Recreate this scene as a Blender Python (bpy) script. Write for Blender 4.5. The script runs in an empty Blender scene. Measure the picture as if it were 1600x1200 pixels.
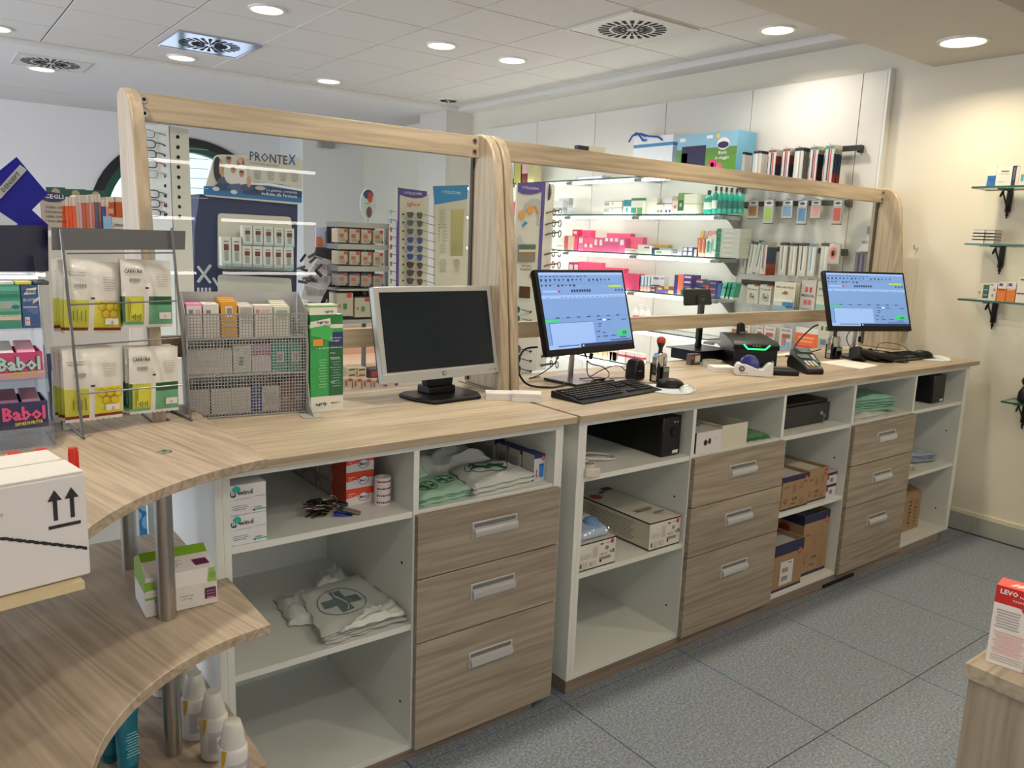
import bpy, math, random
from mathutils import Vector, Matrix, Quaternion
PI = math.pi
R_ = math.radians
rnd = random.Random(7)
SC = bpy.context.scene
COL = SC.collection
# ---------------------------------------------------------------- camera, world, exposure
CAM_POS = Vector((-0.5435, -1.845, 1.531))
_a, _b, _c = R_(-37.4663), R_(-10.2741), R_(2.1261)
FPX = 1241.14
_f = Vector((-math.sin(_a) * math.cos(_b), math.cos(_a) * math.cos(_b), math.sin(_b)))
_r = Vector((math.cos(_a), math.sin(_a), 0))
_u = _r.cross(_f)
RIGHT = math.cos(_c) * _r + math.sin(_c) * _u
UP = -math.sin(_c) * _r + math.cos(_c) * _u
cam_data = bpy.data.cameras.new('camera')
cam_data.sensor_width = 36.0
cam_data.lens = 36.0 * FPX / 1600.0
cam_data.clip_start = 0.05
cam_data.clip_end = 60
camera = bpy.data.objects.new('camera', cam_data)
COL.objects.link(camera)
M3 = Matrix((RIGHT, UP, -_f)).transposed()
camera.matrix_world = Matrix.Translation(CAM_POS) @ M3.to_4x4()
SC.camera = camera
world = bpy.data.worlds.new('world')
SC.world = world
world.use_nodes = True
world.node_tree.nodes['Background'].inputs[0].default_value = (0.75, 0.85, 1.0, 1)
world.node_tree.nodes['Background'].inputs[1].default_value = 1.6
SC.view_settings.view_transform = 'Standard'
SC.view_settings.look = 'None'
SC.view_settings.gamma = 1
SC.view_settings.use_curve_mapping = False
SC.view_settings.exposure = -0.13
SC.cycles.use_denoising = True
SC.cycles.max_bounces = 10
SC.cycles.diffuse_bounces = 5
SC.cycles.transparent_max_bounces = 16
SC.cycles.sample_clamp_indirect = 4.0

WARM = (1.0, 0.90, 0.77)
COOL = (1.0, 0.97, 0.95)

def ray(px, py):
    return _f + RIGHT * ((px - 800) / FPX) - UP * ((py - 600) / FPX)

def at(px, py, **k):
    """where the line of sight of a measured point meets the plane x=, y= or z= (real planes of the room)"""
    d = ray(px, py)
    (ax, v), = k.items()
    i = 'xyz'.index(ax)
    t = (v - CAM_POS[i]) / d[i]
    return CAM_POS + d * t

def y_on(px, x, z, py=400):
    for _ in range(5):
        P = at(px, py, x=x)
        d = (P - CAM_POS).length
        py += (P.z - z) * FPX / d
    return P.y
def z_on(px, py, x):
    return at(px, py, x=x).z
# ---------------------------------------------------------------- materials
_mats = {}
def srgb(c):
    if isinstance(c, str):
        c = [int(c[i:i + 2], 16) / 255 for i in (0, 2, 4)]
    return tuple((x / 12.92 if x <= 0.04045 else ((x + 0.055) / 1.055) ** 2.4) for x in c)

def mat(name, color='808080', rough=0.5, metal=0.0, emit=0.0, var=0.04, vs=30.0, coat=0.0, alpha=1.0, trans=0.0, spec=0.5, bump=0.0, bs=200.0):
    key = name
    if key in _mats:
        return _mats[key]
    m = bpy.data.materials.new(name)
    m.use_nodes = True
    nt = m.node_tree
    b = nt.nodes['Principled BSDF']
    c = srgb(color)
    if emit:
        b.inputs['Base Color'].default_value = (*c, 1)
        b.inputs['Emission Color'].default_value = (*c, 1)
        b.inputs['Emission Strength'].default_value = emit
    elif var > 0:
        tc = nt.nodes.new('ShaderNodeTexCoord')
        n = nt.nodes.new('ShaderNodeTexNoise')
        n.inputs['Scale'].default_value = vs
        n.inputs['Detail'].default_value = 3
        nt.links.new(tc.outputs['Object'], n.inputs['Vector'])
        mx = nt.nodes.new('ShaderNodeMix')
        mx.data_type = 'RGBA'
        nt.links.new(n.outputs['Fac'], mx.inputs['Factor'])
        mx.inputs['A'].default_value = (*[x * (1 - var) for x in c], 1)
        mx.inputs['B'].default_value = (*[min(1, x * (1 + var)) for x in c], 1)
        nt.links.new(mx.outputs['Result'], b.inputs['Base Color'])
    else:
        b.inputs['Base Color'].default_value = (*c, 1)
    b.inputs['Roughness'].default_value = rough
    b.inputs['Metallic'].default_value = metal
    b.inputs['Coat Weight'].default_value = coat
    b.inputs['Alpha'].default_value = alpha
    b.inputs['Transmission Weight'].default_value = trans
    b.inputs['Specular IOR Level'].default_value = spec
    if bump:
        tc = nt.nodes.new('ShaderNodeTexCoord')
        n2 = nt.nodes.new('ShaderNodeTexNoise')
        n2.inputs['Scale'].default_value = bs
        nt.links.new(tc.outputs['Object'], n2.inputs['Vector'])
        bp = nt.nodes.new('ShaderNodeBump')
        bp.inputs['Strength'].default_value = bump
        bp.inputs['Distance'].default_value = 0.002
        nt.links.new(n2.outputs['Fac'], bp.inputs['Height'])
        nt.links.new(bp.outputs['Normal'], b.inputs['Normal'])
    _mats[key] = m
    return m

def C(hexcol, rough=0.45):
    """printed card / plastic of a colour"""
    return mat('print ' + hexcol + ('' if rough == 0.45 else ' %g' % rough), hexcol, rough, var=0.02)

def clear(name, tint=(1, 1, 1), ior=1.45, gl=1.0, rough=0.0):
    """thin clear sheet: fresnel mirror over see-through"""
    if name in _mats:
        return _mats[name]
    m = bpy.data.materials.new(name)
    m.use_nodes = True
    nt = m.node_tree
    for n in list(nt.nodes):
        if n.type != 'OUTPUT_MATERIAL':
            nt.nodes.remove(n)
    out = next(n for n in nt.nodes if n.type == 'OUTPUT_MATERIAL')
    t = nt.nodes.new('ShaderNodeBsdfTransparent'); t.inputs[0].default_value = (*tint, 1)
    g = nt.nodes.new('ShaderNodeBsdfGlossy'); g.inputs['Roughness'].default_value = rough
    fr = nt.nodes.new('ShaderNodeFresnel'); fr.inputs[0].default_value = ior
    ge = nt.nodes.new('ShaderNodeNewGeometry')
    iv = nt.nodes.new('ShaderNodeMath'); iv.operation = 'MULTIPLY_ADD'; iv.inputs[1].default_value = -gl; iv.inputs[2].default_value = gl
    nt.links.new(ge.outputs['Backfacing'], iv.inputs[0])
    ml = nt.nodes.new('ShaderNodeMath'); ml.operation = 'MULTIPLY'
    nt.links.new(iv.outputs[0], ml.inputs[1])
    mx = nt.nodes.new('ShaderNodeMixShader')
    nt.links.new(fr.outputs[0], ml.inputs[0])
    nt.links.new(ml.outputs[0], mx.inputs[0])
    nt.links.new(t.outputs[0], mx.inputs[1])
    nt.links.new(g.outputs[0], mx.inputs[2])
    nt.links.new(mx.outputs[0], out.inputs[0])
    _mats[name] = m
    return m

def wood(name, axis='x', rot=0.0, dark=1.0, warp=1.0, tint=(1, 1, 1)):
    if name in _mats:
        return _mats[name]
    m = bpy.data.materials.new(name)
    m.use_nodes = True
    nt = m.node_tree
    b = nt.nodes['Principled BSDF']
    tc = nt.nodes.new('ShaderNodeTexCoord')
    mp = nt.nodes.new('ShaderNodeMapping')
    s = [17.0, 17.0, 17.0]
    s['xyz'.index(axis)] = 0.8
    mp0 = nt.nodes.new('ShaderNodeMapping')
    mp0.inputs['Rotation'].default_value[2] = rot
    nt.links.new(tc.outputs['Object'], mp0.inputs['Vector'])
    mp.inputs['Scale'].default_value = s
    nt.links.new(mp0.outputs['Vector'], mp.inputs['Vector'])
    # broad figure
    n1 = nt.nodes.new('ShaderNodeTexNoise')
    n1.inputs['Scale'].default_value = 0.55; n1.inputs['Detail'].default_value = 2
    nt.links.new(mp.outputs['Vector'], n1.inputs['Vector'])
    # rings: sine of distorted noise gives cathedral lines
    ml = nt.nodes.new('ShaderNodeMath'); ml.operation = 'MULTIPLY'; ml.inputs[1].default_value = 60 * warp
    nt.links.new(n1.outputs['Fac'], ml.inputs[0])
    sn = nt.nodes.new('ShaderNodeMath'); sn.operation = 'SINE'
    nt.links.new(ml.outputs[0], sn.inputs[0])
    mr = nt.nodes.new('ShaderNodeMapRange')
    mr.inputs['From Min'].default_value = -1; mr.inputs['From Max'].default_value = 1
    nt.links.new(sn.outputs[0], mr.inputs['Value'])
    n2 = nt.nodes.new('ShaderNodeTexNoise')
    n2.inputs['Scale'].default_value = 5.0; n2.inputs['Detail'].default_value = 5
    nt.links.new(mp.outputs['Vector'], n2.inputs['Vector'])
    def add(a, ka, c, kc):
        x = nt.nodes.new('ShaderNodeMath'); x.operation = 'MULTIPLY'; x.inputs[1].default_value = ka
        nt.links.new(a, x.inputs[0])
        y = nt.nodes.new('ShaderNodeMath'); y.operation = 'MULTIPLY_ADD'; y.inputs[1].default_value = kc
        nt.links.new(c, y.inputs[0]); nt.links.new(x.outputs[0], y.inputs[2])
        return y.outputs[0]
    v = add(mr.outputs['Result'], 0.13, n1.outputs['Fac'], 0.42)
    v = add(v, 1.0, n2.outputs['Fac'], 0.52)
    cr = nt.nodes.new('ShaderNodeValToRGB')
    e = cr.color_ramp.elements
    cols = [(0.34, '8d806d'), (0.50, 'a4957f'), (0.62, 'b2a38b'), (0.78, 'bdaf98')]
    e[0].position, e[1].position = cols[0][0], cols[-1][0]
    e[0].color = (*[x * dark * k_ for x, k_ in zip(srgb(cols[0][1]), tint)], 1)
    e[1].color = (*[x * dark * k_ for x, k_ in zip(srgb(cols[-1][1]), tint)], 1)
    for p, c in cols[1:-1]:
        q = e.new(p); q.color = (*[x * dark * k_ for x, k_ in zip(srgb(c), tint)], 1)
    nt.links.new(v, cr.inputs[0])
    nt.links.new(cr.outputs[0], b.inputs['Base Color'])
    b.inputs['Roughness'].default_value = 0.42
    _mats[name] = m
    return m

WOOD_X = wood('laminate grain along x', 'x')
WOOD_Z = wood('laminate grain upright', 'z')
WOOD_T = wood('laminate corner shelf', 'y', rot=R_(-13), warp=1.5, tint=(1, .98, 1.02))
WOOD_D = wood('laminate shaded drawer fronts', 'x', dark=0.84, warp=1.3, tint=(.96, .985, 1.07))  # same laminate, with the shade on the drawers put into its tone
WOOD_K = wood('laminate plinth', 'x', dark=0.62, tint=(.97, .96, 1.08))
WHITE = mat('white laminate', 'dcdfda', 0.45, var=0.015, vs=4)
WALLM = mat('white wall paint', 'e6e3e3', 0.8, var=0.02, vs=2.5, bump=0.15, bs=160)
CEILM = mat('ceiling tile board', 'd2ccc5', 0.9, var=0.03, vs=90, bump=0.2, bs=300)
STEEL = mat('brushed steel', 'b6b4b0', 0.28, 1.0, var=0.06, vs=60)
CHROME = mat('chrome', 'd8d8d8', 0.08, 1.0, var=0)
ALU = mat('satin aluminium', 'd9dbde', 0.30, 0.65, var=0.03)
BLACK = mat('black plastic', '0b0b0c', 0.38, var=0.05, spec=.3)
BLACKM = mat('matt black plastic', '121213', 0.6, var=0.05, spec=.3)
DARKM = mat('dark slot', '0a0a0a', 0.9, var=0)
GREYM = mat('grey painted steel', '85888a', 0.4, 0.3, var=0.03)
CARD = mat('brown corrugated card', '9e8262', 0.75, var=0.06, vs=14)
GLASS = clear('clear glass', (0.97, 0.99, 0.975), 1.42, 1.0)
ACRYL = clear('clear acrylic', (0.93, 0.94, 0.95), 1.5, 1.3)
BAG = clear('clear bag film', (0.95, 0.96, 0.97), 1.6, 1.6, 0.12)
GLASSEDGE = mat('green glass edge', '1f5a48', 0.15, var=0)

# ---------------------------------------------------------------- mesh building
_txt = {}
class MB:
    def __init__(s, xf=None):
        s.v, s.f, s.m, s.ms = [], [], [], []
        s.xf = xf
    def mi(s, m):
        if m not in s.ms:
            s.ms.append(m)
        return s.ms.index(m)
    def add(s, vs, fs, m):
        o = len(s.v)
        if s.xf is not None:
            vs = [s.xf @ Vector(p) for p in vs]
        s.v += [tuple(p) for p in vs]
        k = s.mi(m) if not isinstance(m, (list, tuple)) else None
        for i, f in enumerate(fs):
            s.f.append([o + j for j in f])
            s.m.append(k if k is not None else s.mi(m[i]))
        return s
    def box(s, x0, x1, y0, y1, z0, z1, m):
        """m: one material or [bottom, top, -y, +x, +y, -x]"""
        vs = [(x0, y0, z0), (x1, y0, z0), (x1, y1, z0), (x0, y1, z0), (x0, y0, z1), (x1, y0, z1), (x1, y1, z1), (x0, y1, z1)]
        fs = [(3, 2, 1, 0), (4, 5, 6, 7), (0, 1, 5, 4), (1, 2, 6, 5), (2, 3, 7, 6), (3, 0, 4, 7)]
        return s.add(vs, fs, m)
    def prism(s, pts, axis, a, b, m, mcap=None):
        """polygon in the two other axes, extruded from a to b along axis"""
        def P(p, t):
            return {'x': (t, p[0], p[1]), 'y': (p[0], t, p[1]), 'z': (p[0], p[1], t)}[axis]
        n = len(pts)
        vs = [P(p, a) for p in pts] + [P(p, b) for p in pts]
        fs = [(i, (i + 1) % n, n + (i + 1) % n, n + i) for i in range(n)]
        ms = [m] * n
        fs += [tuple(range(n - 1, -1, -1)), tuple(range(n, 2 * n))]
        ms += [mcap or m] * 2
        return s.add(vs, fs, ms)
    def bands(s, w, d, h, bs, mtop=None, x=0, y=0, z=0, mside=None):
        """upright carton centred on x, front at y: bands [(top fraction, material)] going up"""
        vs, fs, ms = [], [], []
        zs = [0] + [b[0] for b in bs]
        for t in zs:
            zz = z + h * t
            vs += [(x - w / 2, y, zz), (x + w / 2, y, zz), (x + w / 2, y + d, zz), (x - w / 2, y + d, zz)]
        for i, b in enumerate(bs):
            o = 4 * i
            for j in range(4):
                k = (j + 1) % 4
                fs.append((o + j, o + k, o + 4 + k, o + 4 + j))
                ms.append(b[1] if (j == 0 or mside is None) else mside)
        fs += [(3, 2, 1, 0), tuple(4 * len(bs) + j for j in range(4))]
        ms += [bs[0][1], mtop or bs[-1][1]]
        return s.add(vs, fs, ms)
    def quad(s, a, b, c, d, m):
        return s.add([a, b, c, d], [(0, 1, 2, 3)], m)
    def rect(s, o, r, u, w, h, m, cx=0.5, cy=0.5):
        """flat rectangle: centre/anchor o, unit right r, unit up u"""
        o, r, u = Vector(o), Vector(r), Vector(u)
        p = o - r * w * cx - u * h * cy
        return s.add([p, p + r * w, p + r * w + u * h, p + u * h], [(0, 1, 2, 3)], m)
    def disc(s, o, r, u, rx, ry, m, n=20, inner=0):
        o, r, u = Vector(o), Vector(r), Vector(u)
        ring = [o + r * rx * math.cos(2 * PI * i / n) + u * ry * math.sin(2 * PI * i / n) for i in range(n)]
        if inner:
            ring2 = [o + (p - o) * inner for p in ring]
            return s.add(ring + ring2, [(i, (i + 1) % n, n + (i + 1) % n, n + i) for i in range(n)], m)
        return s.add(ring, [tuple(range(n))], m)
    def lathe(s, prof, m, n=20, o=(0, 0, 0), axis='z', sx=1.0, sy=1.0, cap=True):
        """profile [(radius, height[, material])]"""
        o = Vector(o)
        vs, fs, ms = [], [], []
        def P(x, y, z):
            return o + (Vector((x, y, z)) if axis == 'z' else Vector((z, x, y)) if axis == 'x' else Vector((x, z, y)))
        for p in prof:
            for i in range(n):
                a = 2 * PI * i / n
                vs.append(P(p[0] * sx * math.cos(a), p[0] * sy * math.sin(a), p[1]))
        for k in range(len(prof) - 1):
            mm = prof[k][2] if len(prof[k]) > 2 else m
            for i in range(n):
                j = (i + 1) % n
                fs.append((k * n + i, k * n + j, (k + 1) * n + j, (k + 1) * n + i)); ms.append(mm)
        if cap:
            fs.append(tuple(range(n - 1, -1, -1))); ms.append(prof[0][2] if len(prof[0]) > 2 else m)
            fs.append(tuple((len(prof) - 1) * n + i for i in range(n))); ms.append(prof[-2][2] if len(prof[-2]) > 2 else m)
        return s.add(vs, fs, ms)
    def tube(s, pts, r, m, n=6, closed=False):
        pts = [Vector(p) for p in pts]
        if len(pts) < 2:
            return s
        vs, fs = [], []
        up = Vector((0.13, 0.29, 0.95)).normalized()
        N = len(pts)
        for i, p in enumerate(pts):
            if closed:
                t = pts[(i + 1) % N] - pts[i - 1]
            else:
                t = pts[min(i + 1, N - 1)] - pts[max(i - 1, 0)]
            t.normalize()
            a = t.cross(up)
            if a.length < 0.05:
                a = t.cross(Vector((1, 0, 0)))
            a.normalize(); b = a.cross(t)
            for k in range(n):
                an = 2 * PI * k / n
                vs.append(p + (a * math.cos(an) + b * math.sin(an)) * r)
        L = N if closed else N - 1
        for i in range(L):
            for k in range(n):
                j = (k + 1) % n; q = (i + 1) % N
                fs.append((i * n + k, q * n + k, q * n + j, i * n + j))
        if not closed:
            fs.append(tuple(range(n))); fs.append(tuple((N - 1) * n + k for k in range(n - 1, -1, -1)))
        return s.add(vs, fs, m)
    def grid(s, fn, nu, nv, m):
        vs = [fn(i / nu, j / nv) for j in range(nv + 1) for i in range(nu + 1)]
        fs = [(j * (nu + 1) + i, j * (nu + 1) + i + 1, (j + 1) * (nu + 1) + i + 1, (j + 1) * (nu + 1) + i) for j in range(nv) for i in range(nu)]
        return s.add(vs, fs, m)
    def text(s, body, o, r, u, h, m, align='CENTER', w=None, bold=0.0, shear=0.0):
        """flat lettering: cap height h, anchored at o on the baseline"""
        key = (body, align, bold, shear)
        if key not in _txt:
            cu = bpy.data.curves.new('lettering', 'FONT')
            cu.body = body; cu.size = 1.0; cu.align_x = align; cu.resolution_u = 1
            cu.offset = bold; cu.shear = shear
            ob = bpy.data.objects.new('lettering', cu)
            me = bpy.data.meshes.new_from_object(ob)
            vs = [tuple(v.co) for v in me.vertices]; fs = [tuple(p.vertices) for p in me.polygons]
            bpy.data.objects.remove(ob); bpy.data.curves.remove(cu); bpy.data.meshes.remove(me)
            _txt[key] = (vs, fs)
        vs, fs = _txt[key]
        if not vs:
            return s
        k = h / 0.70
        kx = k
        if w:
            xs = [v[0] for v in vs]
            kx = w / max(1e-6, max(xs) - min(xs))
        o, r, u = Vector(o), Vector(r), Vector(u)
        return s.add([o + r * (v[0] * kx) + u * (v[1] * k) for v in vs], fs, m)
    def build(s, name, parent=None, bevel=0.0, smooth=True, loc=None, rz=None):
        me = bpy.data.meshes.new(name)
        me.from_pydata(s.v, [], s.f)
        for m in s.ms:
            me.materials.append(m)
        me.polygons.foreach_set('material_index', s.m)
        if smooth:
            me.polygons.foreach_set('use_smooth', [True] * len(s.f))
            me.set_sharp_from_angle(angle=R_(38))
        me.update()
        o = bpy.data.objects.new(name, me)
        COL.objects.link(o)
        if parent is not None:
            o.parent = parent
        if loc is not None:
            o.location = loc
        if rz is not None:
            o.rotation_euler[2] = rz
        if bevel:
            b = o.modifiers.new('bevel', 'BEVEL'); b.width = bevel; b.segments = 2; b.limit_method = 'ANGLE'; b.angle_limit = R_(50)
        return o

X, Y, Z = Vector((1, 0, 0)), Vector((0, 1, 0)), Vector((0, 0, 1))

def tag(o, label, cat, group=None, kind=None):
    o['label'] = label; o['category'] = cat
    if group: o['group'] = group
    if kind: o['kind'] = kind
    return o

def thing(name, label, cat, loc=(0, 0, 0), rz=0.0, group=None):
    o = bpy.data.objects.new(name, None)
    o.empty_display_size = 0.05
    COL.objects.link(o)
    o.location = loc; o.rotation_euler = (0, 0, rz)
    return tag(o, label, cat, group)

def struct(o, label=None):
    o['kind'] = 'structure'
    if label: o['label'] = label
    return o

def copy_tree(o, parent=None, kids=None):
    c = o.copy(); COL.objects.link(c); c.parent = parent
    for ch in [k for k in o.children]:
        copy_tree(ch, c)
    return c

ORD = ['first', 'second', 'third', 'fourth', 'fifth', 'sixth', 'seventh', 'eighth', 'ninth', 'tenth', 'eleventh', 'twelfth', 'thirteenth', 'fourteenth', 'fifteenth', 'sixteenth']
# ================================================================ the room
XW, YB, XL, YN = 4.15, 8.2, -3.2, -3.4          # right wall, far wall, left wall, near wall
HC, HB, HS = 2.819, 2.768, 2.572                # tiles, plain border, lowered soffit
def floor_mat():
    m = bpy.data.materials.new('speckled grey vinyl'); m.use_nodes = True
    nt = m.node_tree; b = nt.nodes['Principled BSDF']
    tc = nt.nodes.new('ShaderNodeTexCoord')
    n1 = nt.nodes.new('ShaderNodeTexNoise'); n1.inputs['Scale'].default_value = 120; n1.inputs['Detail'].default_value = 4; n1.inputs['Roughness'].default_value = 0.75
    n2 = nt.nodes.new('ShaderNodeTexVoronoi'); n2.inputs['Scale'].default_value = 330
    n3 = nt.nodes.new('ShaderNodeTexNoise'); n3.inputs['Scale'].default_value = 3
    for n in (n1, n2, n3): nt.links.new(tc.outputs['Object'], n.inputs['Vector'])
    cr = nt.nodes.new('ShaderNodeValToRGB'); e = cr.color_ramp.elements
    e[0].position = 0.34; e[0].color = (*srgb('525c69'), 1); e[1].position = 0.68; e[1].color = (*srgb('98a3b0'), 1)
    q = e.new(0.5); q.color = (*srgb('737e8b'), 1)
    nt.links.new(n1.outputs['Fac'], cr.inputs[0])
    mx = nt.nodes.new('ShaderNodeMix'); mx.data_type = 'RGBA'; mx.blend_type = 'OVERLAY'; mx.inputs['Factor'].default_value = 0.35
    nt.links.new(cr.outputs[0], mx.inputs['A']); nt.links.new(n2.outputs['Color'], mx.inputs['B'])
    hs = nt.nodes.new('ShaderNodeHueSaturation'); hs.inputs['Saturation'].default_value = 0.85; hs.inputs['Value'].default_value = 0.95
    nt.links.new(mx.outputs['Result'], hs.inputs['Color'])
    nt.links.new(hs.outputs[0], b.inputs['Base Color'])
    b.inputs['Roughness'].default_value = 0.42
    return m
FLOORM = floor_mat()
# floor: base slab and 60 cm vinyl tiles
fl = struct(MB().box(XL, XW, YN, 2.05, -0.06, -0.004, mat('floor seam', '2a2c2e', 0.8)).box(XL, XW, 2.05, YB, -0.06, -0.002, FLOORM).build('floor'), 'grey speckled vinyl floor laid in square tiles')
tl = MB().box(0.0015, 0.5955, 0.0015, 0.5955, -0.004, 0, FLOORM)
tile0 = tl.build('floor_tile', fl)
tme = tile0.data
first = True
for i in range(-4, 6):
    for j in range(-4, 13):
        x, y = 1.124 + 0.5975 * i, -0.633 + 0.5975 * j
        if x + 0.6 > XW + 0.3 or (y > 1.2 and x > 0.9 and j % 1 == 0 and y > 2.0): continue
        o = tile0 if first else tile0.copy()
        if not first: COL.objects.link(o)
        first = False
        o.location = (x, y, 0)
# ceiling
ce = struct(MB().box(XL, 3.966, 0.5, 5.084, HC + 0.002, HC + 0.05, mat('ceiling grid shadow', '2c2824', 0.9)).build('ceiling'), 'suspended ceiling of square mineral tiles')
ct0 = MB().box(0.0045, 0.5955, 0.0045, 0.5955, 0, 0.012, CEILM).build('ceiling_tile', ce, bevel=0.002)
first = True
for i in range(-6, 6):
    for j in range(-2, 6):
        x, y = 0.368 + 0.6 * i, 1.508 + 0.6 * j
        w = 1.0
        o = ct0 if first else ct0.copy()
        if not first: COL.objects.link(o)
        first = False
        o.location = (x, y, HC - 0.009)
        if j == 5: o.scale[1] = 0.571 / 0.6
        if i == 5: o.scale[0] = 0.99
# angled metal runner between two tile fields (light strip in the photo)
MB().box(1.563, 1.573, 1.0, 5.08, HC - 0.012, HC - 0.008, mat('white metal runner', 'd8d4cc', 0.4)).build('runner', ce)
BORD = mat('plain plaster ceiling', 'dad6d2', 0.85, var=0.015, vs=3)
struct(MB().box(3.966, XW + .1, 0.5, 5.084, HB, HB + 0.1, BORD).build('ceiling_border'), 'plain plaster strip between ceiling tiles and right wall')
struct(MB().box(XL, XW + .1, 5.084, YB + .1, HB, HB + 0.1, BORD).build('ceiling_border'), 'plain plaster ceiling of the far room half')
struct(MB().box(XL, XW + .1, -0.24, 0.5, HS, HC + .1, mat('soffit plaster', 'c9c2b6', 0.85, var=0.02, vs=3)).build('ceiling_soffit'), 'lowered plaster soffit above the staff side of the counter')
struct(MB().box(XL, XW + .1, YN, -0.24, HS + .06, HC + .1, mat('soffit plaster', '')).build('ceiling_border'), 'plain ceiling behind the soffit')
# walls
struct(MB().box(XW, XW + .1, YN, YB, 0, HC + .1, mat('warm-lit white wall paint', 'd9d4c6', 0.8, var=0.02, vs=2.5, bump=0.15, bs=160)).build('wall_right'), 'white wall with the glass shelves, warm light in its colour')  # warm lamplight on this wall is put into the paint colour
wb = MB()
A0, A1, AZ = 1.10, 3.15, 1.62                    # arched window opening
cx, rad = (A0 + A1) / 2 + .08, (A1 - A0) / 2
wb.box(XL, cx - rad, YB, YB + .15, 0, HB + .05, WALLM).box(cx + rad, XW, YB, YB + .15, 0, HB + .05, WALLM)
wb.box(cx - rad, cx + rad, YB, YB + .15, 0, 0.9, WALLM)
for k in range(24):
    a0, a1 = PI * k / 24, PI * (k + 1) / 24
    xa, xb = cx + rad * math.cos(a0), cx + rad * math.cos(a1)
    za, zb = AZ + rad * .9 * math.sin(a0), AZ + rad * .9 * math.sin(a1)
    wb.prism([(xa, za), (xa, HB + .05), (xb, HB + .05), (xb, zb)], 'y', YB, YB + .15, WALLM)
struct(wb.build('wall_back'), 'far white wall with the arched window')
GRN = mat('dark green window paint', '14503f', 0.4)
wn = MB()
def arc(r, n=28): return [(cx + r * math.cos(PI * k / n), AZ + r * .9 * math.sin(PI * k / n)) for k in range(n + 1)]
oa, ia, ga = arc(rad + .03), arc(rad - .07), arc(rad - .15)
BLK = mat('black window reveal', '1a1d1c', 0.6)
for a, b, m_ in ((oa, ia, BLK), (ia, ga, GRN)):
    for k in range(28):
        p, q, r2, s2 = a[k], a[k + 1], b[k + 1], b[k]
        wn.prism([p, q, r2, s2], 'y', YB - .03, YB + .08, m_)
wn.box(cx - rad, cx + rad, YB - .03, YB + .06, AZ - .05, AZ + .03, GRN)
for xx in (-.42, 0, .42): wn.box(cx + xx - .03, cx + xx + .03, YB - .02, YB + .05, .9, AZ + .85, GRN)
wn.box(cx - rad, cx - rad + .08, YB - .03, YB + .06, .9, AZ, GRN).box(cx + rad - .08, cx + rad, YB - .03, YB + .06, .9, AZ, GRN)
w1 = struct(wn.build('window_1'), 'arched window with dark green frame in the far wall')
MB().prism([(cx - rad, .9)] + [(cx + rad, .9)] + arc(rad - .1), 'y', YB + .02, YB + .026, GLASS).build('pane', w1)
struct(MB().box(XL - .1, XL, YN, YB, 0, HC, WALLM).build('wall_left'), 'white wall far to the left')
struct(MB().box(XL, XW, YN - .1, YN, 0, HC, WALLM).build('wall_front'), 'white wall behind the staff area')
struct(MB().box(3.835, XW, 5.09, 5.6, 0, HB, mat('pillar paint', 'cfc9c2', 0.8)).build('wall_pillar'), 'white pillar standing out from the right wall')
struct(MB().box(3.35, XW, 7.5, YB, 0, HB, WALLM).build('wall_recess'), 'white wall step beside the window wall')
# skirting on the right wall: tiles with pale joints
sk = MB().box(XW - .012, XW, -3.2, 0.9, 0.0, .118, mat('skirting grout', 'd8d4b8', 0.6)).build('baseboard_right'); struct(sk, 'grey tiled skirting with a cream edge along the right wall')
t0 = MB().box(-.016, -.008, 0.002, .596, 0.0, .098, mat('skirting tile', 'a2a6a0', 0.4)).build('skirting_tile', sk)
t0.location = (XW, -0.06, 0)
for k in range(1, 6):
    o = t0.copy(); COL.objects.link(o); o.location = (XW, -0.06 - .6 * k, 0)
o = t0.copy(); COL.objects.link(o); o.location = (XW, .54, 0)

# ---------------------------------------------------------------- ceiling fittings
def lamp(loc, power, color=WARM, size=.13, rot=(0, 0, 0), spread=2.6):
    l = bpy.data.lights.new('lamp light', 'AREA'); l.shape = 'DISK'; l.size = size; l.energy = power; l.color = color
    l.spread = spread
    o = bpy.data.objects.new('lamp light', l); COL.objects.link(o); o.location = loc; o.rotation_euler = rot
    return o
LENS = mat('lit prismatic lens', 'fff3cf', emit=7.0)
def downlight(x, y, z, label, power, r=.095, group='round ceiling downlights', color=WARM):
    t = thing('downlight', label, 'ceiling light', (x, y, z), 0, group)
    MB().lathe([(r + .012, 0.0), (r + .010, -.010), (r - .004, -.012), (r - .008, -.002), (r - .008, 0.004)], mat('white lamp trim', 'd9d6cf', 0.35), 32, cap=False).build('trim_ring', t)
    MB().lathe([(r - .008, -.004), (r * .6, -.009), (0.004, -.011)], LENS, 32, cap=False).build('lens', t)
    lp = lamp((0, 0, -.03), power, color); lp.parent = t
    return t
G = 1.0
DL = [(0.068, 4.808, 'warm round downlight in the tile at the left picture edge'),
      (1.268, 3.008, 'largest round downlight beside the light metal ceiling runner'),
      (1.268, 4.808, 'round downlight just in front of the shiny square ceiling vent'),
      (2.468, 4.808, 'round downlight in the last tile row near the plain ceiling, above the left screen frame'),
      (2.468, 3.008, 'round downlight in the middle of the tiled ceiling'),
      (3.068, 3.008, 'round downlight one tile right of the middle one'),
      (3.668, 1.208, 'round downlight in the tile beside the white wall panels')]
for x, y, lb in DL:
    downlight(x, y, HC - .009, lb, 9 * G)
downlight(3.676, .135, HS, 'round downlight in the lowered soffit near the right wall', 10 * G, r=.105, color=(1, .84, .58))
downlight(.48, 5.95, HB, 'round downlight beside the small vent in the plain far ceiling', 11 * G)
for x, y, z in ((1.268, 1.208, HC - .009), (2.468, 1.208, HC - .009), (-.532, 3.008, HC - .009), (-1.732, 4.8, HC - .009),
                (-1.3, 6.4, HB)):
    downlight(x, y, z, 'round ceiling downlight seen only by its light', 9 * G)
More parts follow.
